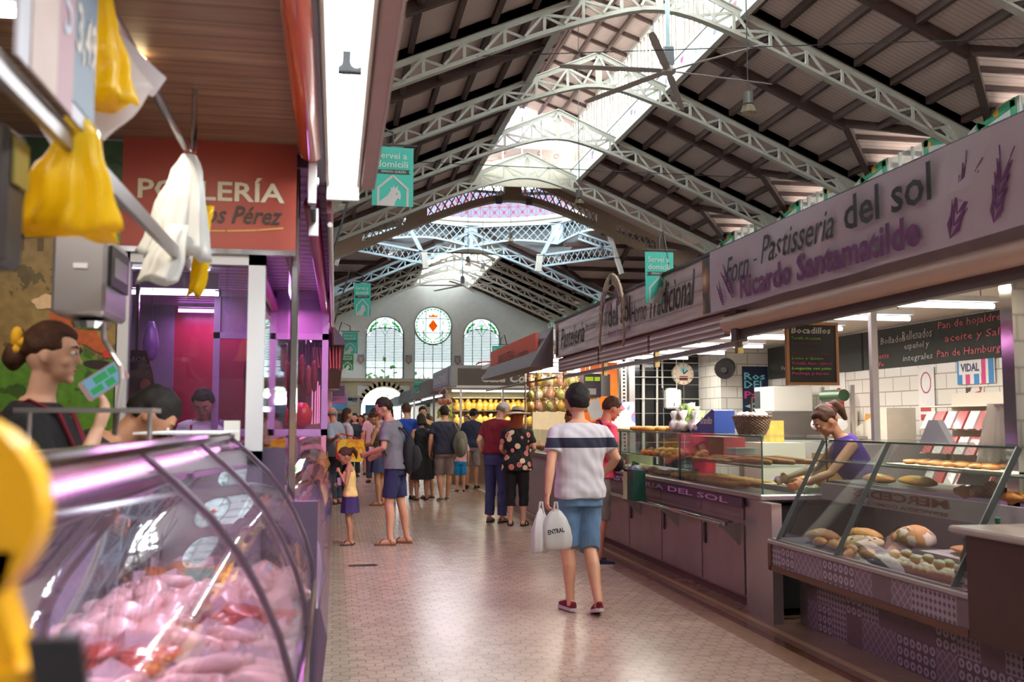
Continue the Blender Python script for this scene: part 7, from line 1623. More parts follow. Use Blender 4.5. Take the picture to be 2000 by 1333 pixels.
# ---- stall staff
def apron(col):
    def f(root, L, Hd, arms, legs, put):
        m = MB(); rs = []
        for z in (.7, .9, 1.05, 1.2, 1.34):
            w = .15 if z < 1.1 else .1; rs.append([L((-w, .135 if z > .9 else .14, z)), L((w, .135 if z > .9 else .14, z)), L((w, .148, z)), L((-w, .148, z))])
        m.rings(rs); ap_ = put(m).build('apron', col, root); m = MB()
        for k in (-1, 1): m.tube([L((k * .09, .145, 1.33)), L((k * .1, .09, 1.44)), L((k * .1, .0, 1.475)), L((k * .08, -.1, 1.42)), L((-k * .1, -.135, 1.1))], .016, 6, sy=.5)
        put(m).build('apron_strap', col, ap_)
    return f
CRIM = cloth('crimson_apron_cloth', (120, 18, 40))
PW = (-.97, 3.36, .12)
def scrunchie(root, L, Hd, arms, legs, put):
    apron(CRIM)(root, L, Hd, arms, legs, put); m = MB(); m.tube([Hd((.0 + .035 * math.cos(a), -.105 + .02 * math.sin(a), .035 * math.sin(a) + .02)) for a in [2 * PI * i / 10 for i in range(11)]], .014, 6); m.ell(Hd((0, -.125, .05)), (.03, .02, .04), 10, 6); put(m).build('hair_tie', cloth('yellow_ribbon', (214, 160, 30)), root, smooth=True)
person('dark-haired woman seller in black T-shirt and crimson apron talking into a phone', PW, -88, 1.71, 'f', 'c', ('bun', 'brown'), lean=3, head=(4, 0), vox=.0065, wide=1.05, hs=.9, armL=((-.2, .02, 1.14), (-.14, .2, 1.08)), armR=((.2, .17, 1.14), (.12, .235, 1.38)), curl=(.5, .6), palm={1: (-.3, -.6, .5)},
       top=('shirt', cloth('black_tee_cloth', (24, 24, 26)), .88, 'elbow', .018), bottom=('trousers', BLK, .96), shoes=('plain', BLK, SOLK), extra=scrunchie)
hp = local_to_world(PW, -88, 1.71 / 1.75, (.13, .30, 1.47))
ph2 = thing('phone', 'rose-gold phone with lit green chat screen held by the seller', 'phone', tuple(hp)); FH = Fr((hp.x - .075, hp.y - .05, hp.z + .0), (.80, 0, .55), (-.55, 0, .80))
MB().prism(FH, [(0, .005), (.005, 0), (.135, 0), (.14, .005), (.14, .063), (.135, .068), (.005, .068), (0, .063)], -.008, 0).build('case', M('rose_gold_metal', (216, 180, 180), .3, .4), ph2); scn = MB().fbox(FH, .015, .004, 0, .125, .064, .0006).build('screen', lamp('lit_blue_screen', (150, 200, 230), .55), ph2)
m = MB()
for a, b_, c, d in ((.02, .01, .06, .03), (.045, .035, .09, .058), (.07, .008, .1, .03), (.095, .036, .12, .058)): m.fbox(FH, a, b_, .0006, c, d, .0012)
m.build('chat_bubble', lamp('lit_green_screen', (90, 200, 120), .5), scn)
person('dark-haired man seller bending low over the poultry counter, only his head showing', (-1.12, 3.76, .11), -80, 1.68, 'm', 'b', ('short', 'black'), lean=38, head=(34, 0), hs=.98, vox=.0075, armL=((-.25, .3, 1.12), (-.2, .32, .9)), armR=((.24, .3, 1.1), (.2, .34, .9)), top=('shirt', cloth('black_tee_cloth', (24, 24, 26)), .88, 'short', .018), bottom=('trousers', BLK, .96), shoes=('plain', BLK, SOLK))
person('butcher in white shirt and red apron working behind the glass screen', (-1.02, 8.3, .12), 175, 1.66, 'm', 'b', ('short', 'black'), lean=12, head=(35, 0), vox=.010, armL=((-.26, .12, 1.12), (-.15, .32, 1.0)), armR=((.26, .12, 1.12), (.15, .32, 1.0)), top=('shirt', cloth('white_shirt_cloth', (222, 214, 222)), .9, 'elbow', .02), bottom=('trousers', BLK, .96), shoes=('plain', BLK, SOLK), extra=apron(cloth('red_apron_cloth', (170, 24, 50))))
PB = (4.08, 7.0, 0)
person('woman baker in purple blouse with ponytail and pink hair tie reaching into the counter', PB, 82, 1.68, 'f', 'b', ('pony', 'brown'), lean=24, head=(30, 0), vox=.0085, armL=((-.24, .4, 1.15), (-.28, .62, 1.08)), armR=((.2, .34, 1.18), (.16, .6, 1.1)), curl=(.6, .5),
       top=('shirt', cloth('deep_purple_cloth', (62, 28, 128)), .88, 'none', .02), bottom=('trousers', BLK, .96), shoes=('plain', BLK, SOLK), extra=lambda root, L, Hd, arms, legs, put: put(MB().tube([Hd((.024 * math.cos(a), -.095 + .012 * math.sin(a), .072 + .02 * math.sin(a))) for a in [2 * PI * i / 10 for i in range(11)]], .011, 6)).build('hair_tie', cloth('pink_ribbon', (226, 96, 120)), root))
person('seller in dark clothes half hidden behind the hanging-food stall counter', (3.75, 15.3, 0), 60, 1.66, 'm', 'b', ('short', 'brown'), vox=.012, top=('shirt', cloth('dark_green_cloth', (50, 60, 56)), .9, 'short'), bottom=('trousers', BLK, .96), shoes=('plain', BLK, SOLK), face_detail=False)
person('seller in black shirt serving at the brown-signed stall', (3.35, 25.0, 0), 150, 1.62, 'f', 'b', ('bob', 'black'), vox=.014, top=('shirt', cloth('black_tee_cloth', (24, 24, 26)), .9, 'short'), bottom=('trousers', BLK, .96), shoes=('plain', BLK, SOLK), face_detail=False)
# ================================================================ OTHER RIGHT-HAND STALLS
def lit_stall(): pass
# orange-signed stall
os_ = thing('market_stall', 'brightly lit stall with orange sign and hanging bagged food beyond the bakery', 'stall', (4.0, 16.5, 0))
MB().box(3.2, 13.3, 0, 3.95, 19.5, .95).build('counter', M('mauve_counter', (150, 128, 134), .4), os_); MB().box(3.15, 13.3, .95, 3.98, 19.5, .99).build('worktop', MSTEEL, os_); MB().box(2.95, 13.2, 2.55, 5.7, 19.8, 2.62).build('ceiling', M('stall_white_ceiling', (226, 220, 206), .5), os_)
MB().box(3.2, 13.35, .99, 3.208, 19.4, 1.36).build('glass_front', MGLASS, os_); MB().box(5.6, 13.2, 0, 5.7, 19.8, 2.55).build('back_wall', M('stall_cream_wall', (226, 212, 180), .5), os_); MB().box(3.98, 19.6, 0, 5.6, 19.7, 2.55).build('end_wall', M('stall_cream_wall', (226, 212, 180)), os_)
MB().box(3.98, 15.6, .99, 4.6, 15.65, 2.55).build('orange_panel', M('bright_orange_panel', (236, 120, 24), .5), os_)
F = Fr((2.96, 13.15, 0), (0, 1, 0), (0, 0, 1)); m = MB(); m.rings([[(x, y, z) for x, z in ((2.95, 2.80), (2.62, 2.24), (2.95, 2.24))] for y in (13.1, 17.7)]); m.build('awning_body', M('mauve_awning', (96, 82, 90), .6), os_)
Fo = Fr((2.90, 17.3, 2.36), (0, -1, 0), (0, 0, 1)); MB().box(2.76, 13.4, 2.34, 2.80, 17.4, 2.74).build('orange_sign', M('orange_sign_board', (186, 66, 34), .5), os_); text('XARCUTERIA', Fr((2.757, 17.0, 2.46), (0, -1, 0), (0, 0, 1)), .4, .0, 1.6, .16, MINK, os_, 'lettering'); text('la moderna', Fr((2.757, 17.0, 2.46), (0, -1, 0), (0, 0, 1)), 2.2, .0, .9, .11, MINK, os_, 'lettering', shear=.3)
MB().tube([(3.0, 13.1, 2.1), (3.0, 19.5, 2.1)], .018, 8).build('rail', MSTEEL, os_); MB().tube([(3.3, 16.9, .99), (3.3, 16.9, 2.55)], .018, 8).build('pole', MSTEEL, os_)
for i, (y, x0) in enumerate(((13.9, 3.2), (14.9, 3.2), (16.0, 3.2), (17.2, 3.2), (18.4, 3.2))):
    t = thing('fluorescent_tube', 'white tube over the bagged-food stall, %s from the camera' % ('nearest', 'second', 'third', 'fourth', 'farthest')[i], 'light', (4.0, y, 2.5), 'tubes over the bagged-food stall'); MB().box(3.15, y - .03, 2.47, 4.9, y + .03, 2.55).build('batten', M('white_batten', (226, 226, 224)), t); MB().tube([(3.15, y, 2.44), (4.9, y, 2.44)], .02, 8).build('lamp_tube', LWHITE, t); area('tube_glow', (4.0, y, 2.41), 1.7, .06, 24, (1, .92, .74), parent=t)
# scale with green displays
sc2 = thing('shop_scale', 'purple-grey hanging scale with two lit yellow-green displays by the orange panel', 'scale', (3.75, 13.9, 1.8)); MB().box(3.58, 13.85, 1.84, 3.84, 14.15, 2.2, .01).build('housing', M('purple_grey_housing', (84, 68, 88), .4), sc2); MB().box(3.84, 13.86, 1.86, 3.98, 14.14, 2.18).build('steel_side', MSTEEL, sc2)
for a, b_ in ((3.6, 3.72), (3.74, 3.82)): MB().box(a, 13.842, 2.08, b_, 13.85, 2.14).build('lit_display', lamp('lit_lime_display', (200, 230, 60), .7), sc2)
MB().box(3.64, 13.842, 1.88, 3.76, 13.848, 1.97).build('taped_paper', M('white_paper', (230, 228, 226)), sc2); MB().tube([(3.7, 14.0, 2.2), (3.7, 14.0, 2.55)], .015, 8).build('hanging_rod', MSTEEL, sc2)
tag(MB().prism(Fr((3.62, 13.6, 1.5), (.9, 0, .3), (-.3, 0, .9)), [(0, 0), (.2, 0), (.2, .27), (0, .27)], 0, .004).build('notice_paper', M('white_paper', (230, 228, 226))), 'tilted white no-entry notice beside the man in pink', 'notice')
# hanging bagged food
MBAG = [M('bagged_food_%s' % n, c, .3, coat=.6, var=.35, scale=22) for n, c in (('gold', (226, 180, 80)), ('pale', (236, 214, 176)), ('rose', (222, 160, 130)), ('green', (190, 190, 110)))]
hbp = []
for k in range(4):
    m = MB(); m.lathe([(.03, 0), (.085, .03), (.1, .1), (.085, .17), (.05, .21), (.018, .23), (.06, .29)], (3.4, 15, 1.7), 12); m.noise(.045, 13, k * 3); hbp.append(m.build('food_bag', MBAG[k], smooth=True, origin=(3.4, 15, 1.99)))
names = ('golden', 'pale', 'rosy', 'greenish'); first = [True] * 4; n_ = 0
for row, z in enumerate((2.22, 2.02, 1.84)):
    for j in range(17):
        for d in range(2):
            k = (j * 3 + row + d * 2) % 4; y = 14.5 + d * .6 + (j % 3) * .15; x = 3.03 + j * .058
            if x > 3.98: continue
            o = hbp[k]
            lb = '%s bag of food hanging in the %s row over the lit stall counter' % (names[k], ('upper', 'middle', 'lower')[row])
            if first[k]: first[k] = False; o.location = (x, y, z); tag(o, lb, 'food bag', '%s bags in the %s hanging row' % (names[k], ('upper', 'middle', 'lower')[row])); o.scale = (.62, .62, .68)
            else: c = dup(o, loc=(x, y, z), rz=j * .9, label=lb, group='%s bags in the %s hanging row' % (names[k], ('upper', 'middle', 'lower')[row]), sc=(.62, .62, .68)); c['category'] = 'food bag'
for y in (14.5, 14.65, 14.8, 15.1, 15.25, 15.4):
    pass
hr_ = thing('hanging_rods', 'steel rods from which the bagged food hangs', 'rail', (3.5, 15, 2.2)); m = MB()
for z in (2.225, 2.025, 1.845):
    for y in (14.5, 14.65, 14.8, 15.1, 15.25, 15.4): MB().tube([(3.0, y, z), (4.0, y, z)], .006, 5).build('rod', MSTEEL, hr_)
for x in (3.0, 4.0):
    for y in (14.5, 15.4): MB().tube([(x, y, 1.84), (x, y, 2.55)], .008, 5).build('hanger', MSTEEL, hr_)
# counter goods of that stall
rnd = random.Random(5)
m = MB(); m.ell((3.5, 14, 1.06), (.1, .13, .06), 12, 8); m.noise(.02, 12, 1); g0 = tag(m.build('cured_meat', MHAM, smooth=True, origin=(3.5, 14, 1.0)), 'lump of cured food on the lit stall counter', 'food', 'cured food along the lit stall counter')
for i in range(22): dup(g0, loc=(3.38 + (i % 3) * .16, 13.6 + i * .26, 1.0), rz=i * .7)
# brown-signed stall facing us
cs_ = thing('market_stall', 'stall with dark brown Casa sign facing the camera, golden bags on shelves', 'stall', (4.2, 25.5, 0)); Fc = Fr((2.8, 23.7, 2.36), (1, 0, 0), (0, 0, 1))
MB().box(2.8, 23.7, 0, 6.2, 24.5, .95).build('counter', M('brown_counter_panel', (112, 84, 62), .5), cs_); MB().box(2.75, 23.65, .95, 6.2, 24.55, 1.0).build('worktop', MSTEEL, cs_); MB().box(2.78, 23.72, 2.35, 6.2, 28.2, 2.86).build('roof', M('stone_grey_roof', (150, 146, 140), .6), cs_)
MB().fbox(Fc, .15, .0, -.02, 3.3, .42, .03).build('brown_sign', M('dark_brown_sign', (76, 58, 48), .5), cs_); text('Casa Co', Fc, .72, .08, 1.1, .22, M('pale_beige_ink', (206, 190, 176), .5), cs_, 'lettering', shear=.3, bold=.03, w0=.03)
MB().fbox(Fc, .1, -.06, -.02, 3.3, .0, .05).build('pale_ledge', MCREAM, cs_); MB().box(2.95, 26.4, 0, 6.2, 26.5, 2.35).build('back_wall', M('warm_cream_wall', (226, 210, 150), .5), cs_)
Fside = Fr((2.77, 28.1, 2.4), (0, -1, 0), (0, 0, 1)); MB().box(2.765, 24.2, 2.4, 2.785, 28.1, 2.8).build('side_sign', M('lilac_grey_sign', (126, 120, 136), .5), cs_); text('SALAZONES', Fside, .3, .1, 3.2, .2, M('pale_beige_ink', (206, 190, 176)), cs_, 'lettering', w0=.006)
for z in (1.35, 1.75, 2.1): MB().box(3.1, 26.0, z, 6.1, 26.4, z + .02).build('shelf', MSTEEL, cs_)
for x in (3.0, 4.05): MB().box(x, 23.75, 1.0, x + .05, 23.8, 2.35).build('post', MSTEEL, cs_)
tag(MB().tube([(3.7 + .28 * math.cos(a), 23.9, 2.88 + .08 * math.sin(a)) for a in [PI * i / 8 for i in range(9)]], .02, 6).build('red_hose', M('bright_red', (196, 28, 34))), 'red curved handle on top of the brown-signed stall roof', 'handle')
t = thing('fluorescent_tube', 'bright tube inside the brown-signed stall', 'light', (4.2, 25.4, 2.3)); MB().tube([(3.0, 25.4, 2.28), (5.4, 25.4, 2.28)], .025, 8).build('lamp_tube', LWHITE, t); MB().box(3.0, 25.37, 2.3, 5.4, 25.43, 2.35).build('batten', M('white_batten', (226, 226, 224)), t); area('tube_glow', (4.2, 25.4, 2.25), 2.4, .06, 60, (1, .88, .6), parent=t)
m = MB(); m.lathe([(.07, 0), (.14, .03), (.15, .13), (.12, .2), (.05, .24), (.10, .29)], (0, 0, 0), 14); m.noise(.06, 11, 2); g1 = m.build('golden_bag', MBAG[0], smooth=True, origin=(0, 0, 0)); k = 0
for z, nm in ((1.37, 'lower'), (1.77, 'middle'), (1.0, 'counter')):
    for i in range(17 if z > 1.1 else 0):
        o = g1 if k == 0 else dup(g1); o.scale = (.66, .66, 1.0 + .1 * (i % 3)); o.rotation_euler = (0, 0, i * 1.3); o.location = (3.22 + i * .155, 26.15 + .06 * (i % 2), z); tag(o, 'golden bag of snacks on the %s shelf of the brown-signed stall' % nm, 'food bag', 'golden bags on the %s shelf' % nm); k += 1
# banana and fruit hanging at the corner
fb = thing('hanging_fruit', 'bunch of bananas and melons hanging under a pink-lit rack at the stall corner', 'fruit', (2.75, 24.9, 1.8)); m = MB()
for i in range(16):
    a = i * .8; z = 1.62 + (i // 8) * .12; m.tube([(2.75 + .05 * math.cos(a), 24.9 + .05 * math.sin(a), z + .1), (2.75 + .16 * math.cos(a), 24.9 + .16 * math.sin(a), z + .04), (2.75 + .19 * math.cos(a), 24.9 + .19 * math.sin(a), z - .06)], [.014, .024, .012], 6)
m.build('banana_bunch', M('green_yellow_banana', (172, 180, 50), .5, var=.2), fb, smooth=True); m = MB()
for i in range(5): m.ell((2.75 + .1 * math.cos(i * 1.3), 24.9 + .1 * math.sin(i * 1.3), 1.98), (.09, .09, .085), 10, 8)
m.build('melons', M('pink_orange_melon', (224, 140, 110), .5), fb, smooth=True); m = MB()
for i in range(5): m.tube([(2.75, 24.9, 2.35), (2.75 + .17 * math.cos(i * 1.26), 24.9 + .17 * math.sin(i * 1.26), 2.22), (2.75 + .18 * math.cos(i * 1.26), 24.9 + .18 * math.sin(i * 1.26), 2.0)], .008, 5)
m.build('hook_rack', M('pale_pink_hook', (230, 190, 215), .4), fb)  # rack is an even pale pink
# stalls further on
for i, (y0, y1, c, lb) in enumerate(((29.5, 37, (126, 110, 108), 'dim stall with red-grey sign behind the brown-signed one'), (39, 46, (110, 116, 120), 'far grey stall on the right of the aisle'), (49, 58, (110, 130, 138), 'farthest stall on the right below the stained glass'))):
    t = thing('market_stall', lb, 'stall', (4.5, (y0 + y1) / 2, 0)); x0 = 2.9 + i * .15; MB().box(x0, y0, 0, 6, y1, .95).build('counter', M('right_counter_%d' % i, c, .5), t); MB().box(x0 - .1, y0, 2.3, 6, y1, 2.75).build('roof', M('right_roof_%d' % i, tuple(v * .85 for v in c), .6), t); MB().box(4.4, y0 + .1, .95, 4.5, y1, 2.3).build('back_wall', M('warm_cream_wall', (226, 210, 150)), t)
    MB().fbox(Fr((x0 - .1, y0 - .01, 2.35), (1, 0, 0), (0, 0, 1)), .1, 0, 0, 2.6, .35, .01).build('sign_board', M('right_sign_%d' % i, ((150, 70, 70), (90, 130, 140), (60, 120, 140))[i], .5), t)
    for y in (y0, y1): MB().box(x0, y - .03, .95, x0 + .06, y + .03, 2.3).build('post', MSTEEL, t)
    MB().tube([(x0 + .3, y0 + .3, 2.26), (x0 + .3, y1 - .3, 2.26)], .02, 8).build('lamp_tube', LWHITE, t); area('stall_glow', (x0 + .3, (y0 + y1) / 2, 2.22), .06, y1 - y0 - .6, 30, (1, .92, .8), parent=t)
# right-hand blocks filling the hall beyond the first row
for i, (x0, y0, x1, y1) in enumerate(((5.9, 2.0, 9.5, 13.1), (5.8, 13.3, 9.5, 19.8), (6.3, 23.8, 10, 36), (11.5, 14, 15, 36))):
    tag(MB().box(x0, y0, 0, x1, y1, 2.55).build('stall_block', MGREYR), 'plain back of a stall block in the neighbouring aisle, %s' % ('behind the bakery', 'behind the lit stall', 'behind the brown-signed stall', 'farthest right')[i], 'stall')
for x, y, z in ((.6, 52, 0), (2.9, 60, 0)):
    bt = thing('notice_board', 'dark doorway board at the far wall, %s' % ('left of the arch' if x < 1 else 'right of the arch'), 'board', (x, 69.5, 0)); MB().box(x - .9 if x < 1 else x + 2.4, 69.4, 0, x + .55 if x < 1 else x + 4, 69.6, 2.0).build('board', M('dark_board_print', (40, 44, 60), .6, var=.5, scale=3), bt)
for i, (x, y, w, c) in enumerate(((1.35, 46, .5, (70, 130, 160)), (1.9, 48, .6, (90, 150, 176)), (2.45, 52, .5, (60, 110, 130)), (1.9, 58, .35, (200, 204, 204)))):
    t = tag(MB().box(x, y, 1.85 if i < 3 else 0, x + w, y + .1, 2.25 if i < 3 else 1.9).build('blue_crate', M('crate_%d' % i, c, .5)), ('blue box stacked on the far stalls under the arch, %s' % ('left one', 'middle one', 'right one')[i]) if i < 3 else 'pale upright board far below the arch', 'box' if i < 3 else 'board')
    if i < 3: tag(MB().box(x - .1, y - .2, 0, x + w + .1, y + .5, 1.85).build('far_counter', M('far_counter_grey', (96, 98, 104), .6)), 'grey far stall block carrying the %s blue box' % ('left', 'middle', 'right')[i], 'stall')

# ================================================================ BREAD AND PASTRY
CRUST = [M('crust_%s' % n, c, .6, var=.25, scale=26, bump=.35) for n, c in (('golden', (206, 142, 66)), ('brown', (160, 96, 42)), ('pale', (228, 196, 146)), ('dark', (118, 66, 32)))]
MFLOURY = CM('floury_crust', lambda t: t.mix(t.math('GREATER_THAN', t.noise(9, t.obj(), 4), .5), lin((206, 150, 80)), lin((236, 222, 196))), .7)
MSCORE = M('score_mark_crumb', (238, 214, 170), .8)
def scored(root, pts, w=.012):
    for a, b_ in pts: MB().tube([Vector(a), (Vector(a) + Vector(b_)) / 2 + V(0, 0, .004), Vector(b_)], [.003, w, .003], 6, sy=.3).build('score_mark', MSCORE, root)
def loaf(name, label, loc, size, mat, rz=0, marks=3, cat='bread', group=None, seed=0):
    t = thing(name, label, cat, loc, group); x, y, z = loc; a, b_, c = size
    m = MB(); m.ell((x, y, z + c * .8), (a, b_, c), 18, 12, None, lambda d: 1 if d.z > -.2 else max(.2, 1 - (-d.z - .2) * .35)); m.noise(min(size) * .16, 12, seed); m.build('crust', mat, t, smooth=True)
    for i in range(marks):
        u = (i - (marks - 1) / 2) / max(marks, 1) * 1.5; zz = z + c * .8 + c * .98 * math.sqrt(max(.05, 1 - u * u)); MB().tube([(x + a * u - a * .1, y - b_ * .5, zz - c * .18), (x + a * u, y, zz), (x + a * u + a * .1, y + b_ * .5, zz - c * .18)], [.002, min(b_, .03) * .22, .002], 6, sy=.4).build('score_mark', MSCORE, t)
    t.rotation_euler = (0, 0, rz); return t
# cake case: lower deck (z .645)
z0 = .646
loaf('round_loaf', 'big floury round loaf standing at the back of the sloped case', (3.66, 5.75, z0 + .03), (.13, .13, .085), MFLOURY, marks=2, seed=1)
loaf('seeded_round_bread', 'flat round bread with dark raisins in the sloped case', (3.46, 6.05, z0), (.15, .15, .05), CRUST[2], marks=0, seed=2)
rs_ = MB()
for i in range(16): a = i * 2.4; r_ = .03 + .007 * i; rs_.ell((3.46 + r_ * math.cos(a), 6.05 + r_ * math.sin(a), z0 + .088 - r_ * .1), (.012, .01, .005), 6, 4)
rs_.build('raisins', M('dark_raisin', (60, 34, 28), .5), [o for o in C.objects if o.name.startswith('seeded_round_bread')][0])
loaf('rustic_loaf', 'brown rustic loaf at the far left end of the sloped case', (3.36, 6.38, z0), (.1, .17, .055), CRUST[1], marks=4, seed=3)
loaf('ring_bread', 'long golden loaf behind the raisin bread', (3.62, 6.28, z0 + .02), (.07, .2, .05), CRUST[0], marks=3, seed=4)
for i in range(7): loaf('sweet_bun', 'golden bun in the row in front of the raisin bread', (3.24 + (i % 2) * .05, 6.2 - i * .1, z0), (.05, .06, .035), CRUST[i % 2], marks=1, seed=5 + i, group='buns in front of the raisin bread')
tr = thing('steel_tray', 'shallow steel tray of small powdered rolls in the sloped case', 'tray', (3.4, 5.05, z0)); MB().box(3.18, 4.62, z0, 3.5, 5.5, z0 + .006).box(3.18, 4.62, z0, 3.185, 5.5, z0 + .02).box(3.5, 4.62, z0, 3.505, 5.5, z0 + .02).build('tray', MSTEEL, tr)
rl0 = None; k = 0
MROLL = [CM('powdered_roll', lambda t: t.mix(t.math('GREATER_THAN', t.xyz(t.obj())[2], .03), lin((206, 170, 96)), lin((232, 224, 206))), .7), CRUST[2]]
for i in range(4):
    for j in range(12):
        p = (3.22 + i * .075 + random.uniform(-.01, .01), 4.68 + j * .07 + random.uniform(-.01, .01), z0 + .007 + (.035 if (i in (1, 2) and j % 3 == 1) else 0))
        if rl0 is None: m = MB(); m.ell((0, 0, .022), (.033, .033, .024), 12, 8); rl0 = m.build('small_roll', MROLL[0], smooth=True, origin=(0, 0, 0)); tag(rl0, 'small powdered roll on the steel tray in the sloped case', 'roll', 'powdered rolls on the steel tray'); rl0.location = p
        else: dup(rl0, loc=p, rz=k)
        k += 1
loaf('flat_coca', 'golden flat pastry with a price card on the back tray', (3.72, 5.2, z0 + .06), (.1, .24, .03), CRUST[0], marks=5, seed=12); tag(MB().box(3.56, 4.6, z0, 3.95, 5.55, z0 + .055).build('pastry_board', M('pale_tray_board', (200, 190, 180), .5)), 'pale tray board under the flat pastry', 'tray')
tag(MB().prism(Fr((3.6, 5.08, z0 + .09), (.2, -1, .2), (-.1, .2, 1)), [(0, 0), (.1, 0), (.1, .1), (0, .1)], 0, .003).build('price_card', M('white_paper', (230, 228, 226))), 'tilted white price card on the flat pastry', 'card')
# bottles and jars at near end
MBOT = M('dark_bottle_glass', (40, 26, 34), .1, coat=1)
for i, (x, y, c, lb) in enumerate(((3.3, 4.72, (44, 28, 40), 'dark sauce bottle at the near end of the sloped case'), (3.45, 4.66, (60, 110, 80), 'green-capped bottle behind the dark sauce bottle'), (3.52, 4.58, (90, 130, 120), 'second green-capped bottle at the near end of the case'))):
    t = thing('bottle', lb, 'bottle', (x, y, z0)); MB().lathe([(.03, 0), (.032, .01), (.032, .13), (.012, .18), (.012, .22)], (x, y, z0 + (.1 if i else 0)), 12).build('bottle_body', M('bottle_glass_%d' % i, c, .1, coat=1), t, smooth=True, auto=40); MB().lathe([(.014, .215), (.014, .24)], (x, y, z0 + (.1 if i else 0)), 10).build('cap', M('bottle_cap_%d' % i, (60, 140, 100) if i else (40, 40, 40), .4), t)
for i, y in enumerate((4.6, 4.68)):
    t = thing('jam_jar', 'small red jar with white label at the near end of the case', 'jar', (3.22, y - .02, z0), 'small jars in the sloped case'); MB().lathe([(.026, 0), (.026, .06)], (3.22, y - .02, z0 + .0), 12).build('jar', M('red_jam', (130, 36, 30), .2, coat=1), t, smooth=True, auto=40); MB().lathe([(.0265, .015), (.0265, .045)], (3.22, y - .02, z0), 12, cap=False).build('label', M('white_paper', (230, 228, 226)), t); MB().lathe([(.027, .06), (.027, .075)], (3.22, y - .02, z0), 12).build('lid', M('bottle_cap_0', (40, 40, 40)), t)
tag(MB().box(3.40, 4.52, z0, 3.56, 4.75, z0 + .1).build('bottle_stand', MCREAM), 'low cream stand under the green-capped bottles', 'stand')
# upper decks
zb = 1.061
for i, (y, s_, c) in enumerate(((6.25, .2, 1), (5.95, .22, 0))): loaf('long_loaf', 'long brown loaf at the %s of the bread deck in the sloped case' % ('left end' if i == 0 else 'middle-left'), (3.72 + i * .1, y, zb), (.05, s_, .04), CRUST[c], marks=5, seed=20 + i)
k = 0; cr0 = None
def pastry(seed):
    m = MB(); m.tube([(.0 + .05 * math.sin(t_), .06 * math.cos(t_) * 1.0, .02) for t_ in (-1.2, -.6, 0, .6, 1.2)], [.012, .026, .034, .026, .012], 8, dome=True); m.noise(.01, 20, seed); return m
for i in range(9):
    for j in range(3):
        p = (3.66 + j * .12 + random.uniform(-.02, .02), 4.62 + i * .09, zb + (.03 if j == 1 and i % 2 else 0))
        if cr0 is None: cr0 = pastry(1).build('curved_pastry', CRUST[1], smooth=True, origin=(0, 0, 0)); tag(cr0, 'brown curved pastry piled on the bread deck of the sloped case', 'pastry', 'curved pastries on the bread deck'); cr0.location = p
        else: dup(cr0, loc=p, rz=i * 1.3 + j)
tag(MB().prism(Fr((3.66, 5.3, zb + .06), (.3, -1, 0), (.5, .2, .6)), [(0, 0), (.2, 0), (.2, .12), (0, .12)], 0, .003).build('price_card', M('white_paper', (230, 228, 226))), 'pale price sheet lying over the curved pastries', 'card')
tag(MB().box(3.56, 4.7, 1.212, 3.92, 5.9, 1.222).build('pastry_tray', M('pale_tray_board', (200, 190, 180))), 'pale tray on the upper glass shelf of the sloped case', 'tray')
c2_ = None
for i in range(14):
    p = (3.64 + (i % 2) * .14, 4.95 + i * .065, 1.223)
    if c2_ is None: m = MB(); m.ell((0, 0, .014), (.06, .04, .016), 12, 7); m.noise(.008, 20, 3); c2_ = m.build('flat_pastry', CRUST[1], smooth=True, origin=(0, 0, 0)); tag(c2_, 'flat brown pastry on the upper glass shelf of the sloped case', 'pastry', 'flat pastries on the upper shelf'); c2_.location = p
    else: dup(c2_, loc=p, rz=i * .7)
# counter A: pastries on glass shelf and worktop
k = 0; protos = {}
def lay(kind, mb, mat, label, group, p, rz):
    if kind not in protos: o = mb.build(kind, mat, smooth=True, origin=(0, 0, 0)); protos[kind] = o; tag(o, label, 'pastry', group); o.location = p; o.rotation_euler = (0, 0, rz)
    else: o = dup(protos[kind], loc=p, rz=rz, label=label, group=group)
    return o
zs1 = 1.139; zs2 = .931
def flatp(seed, a=.07, b_=.045, c=.014):
    m = MB(); m.ell((0, 0, c), (a, b_, c), 12, 7); m.noise(.006, 24, seed); return m
for i in range(34): lay('glazed_pastry', flatp(1), CRUST[1], 'thin glazed pastry overlapping its neighbours on the glass shelf of the counter', 'thin glazed pastries on the glass shelf', (3.33 + (i % 3) * .12, 7.95 + (i // 3) * .085, zs1 + .006 * (i % 3)), .4 + (i % 4) * .3)
for i in range(36): lay('golden_croissant', pastry(3), CRUST[0], 'small golden croissant heaped on the glass shelf of the counter', 'small croissants on the glass shelf', (3.33 + (i % 3) * .12, 9.1 + (i // 3) * .1, zs1 + .02 * (i % 2)), i * 1.1)
for i in range(5):
    m = MB(); m.tube([(0, -.26, .03), (0, 0, .035), (0, .26, .03)], [.022, .036, .022], 12, dome=True, sy=.8); m.noise(.008, 14, 2)
    lay('baguette', m, CRUST[1], 'crusty baguette lying at the near end of the glass shelf', 'baguettes on the glass shelf', (3.34 + i * .085, 7.5 + (i % 2) * .05, zs1 + .012 * (i % 2)), .15 + i * .06)
for i in range(44): lay('breakfast_bun', flatp(5, .055, .05, .028), CRUST[0], 'golden bun on the steel worktop behind the counter glass', 'golden buns on the steel worktop', (3.33 + (i % 4) * .12, 7.9 + (i // 4) * .14, zs2), i * .9)
for i in range(26): lay('chocolate_pastry', flatp(7, .06, .035, .022), CRUST[3], 'dark chocolate pastry on the steel worktop, farther along', 'dark pastries on the steel worktop', (3.33 + (i % 4) * .12, 9.5 + (i // 4) * .13, zs2), i * .9)
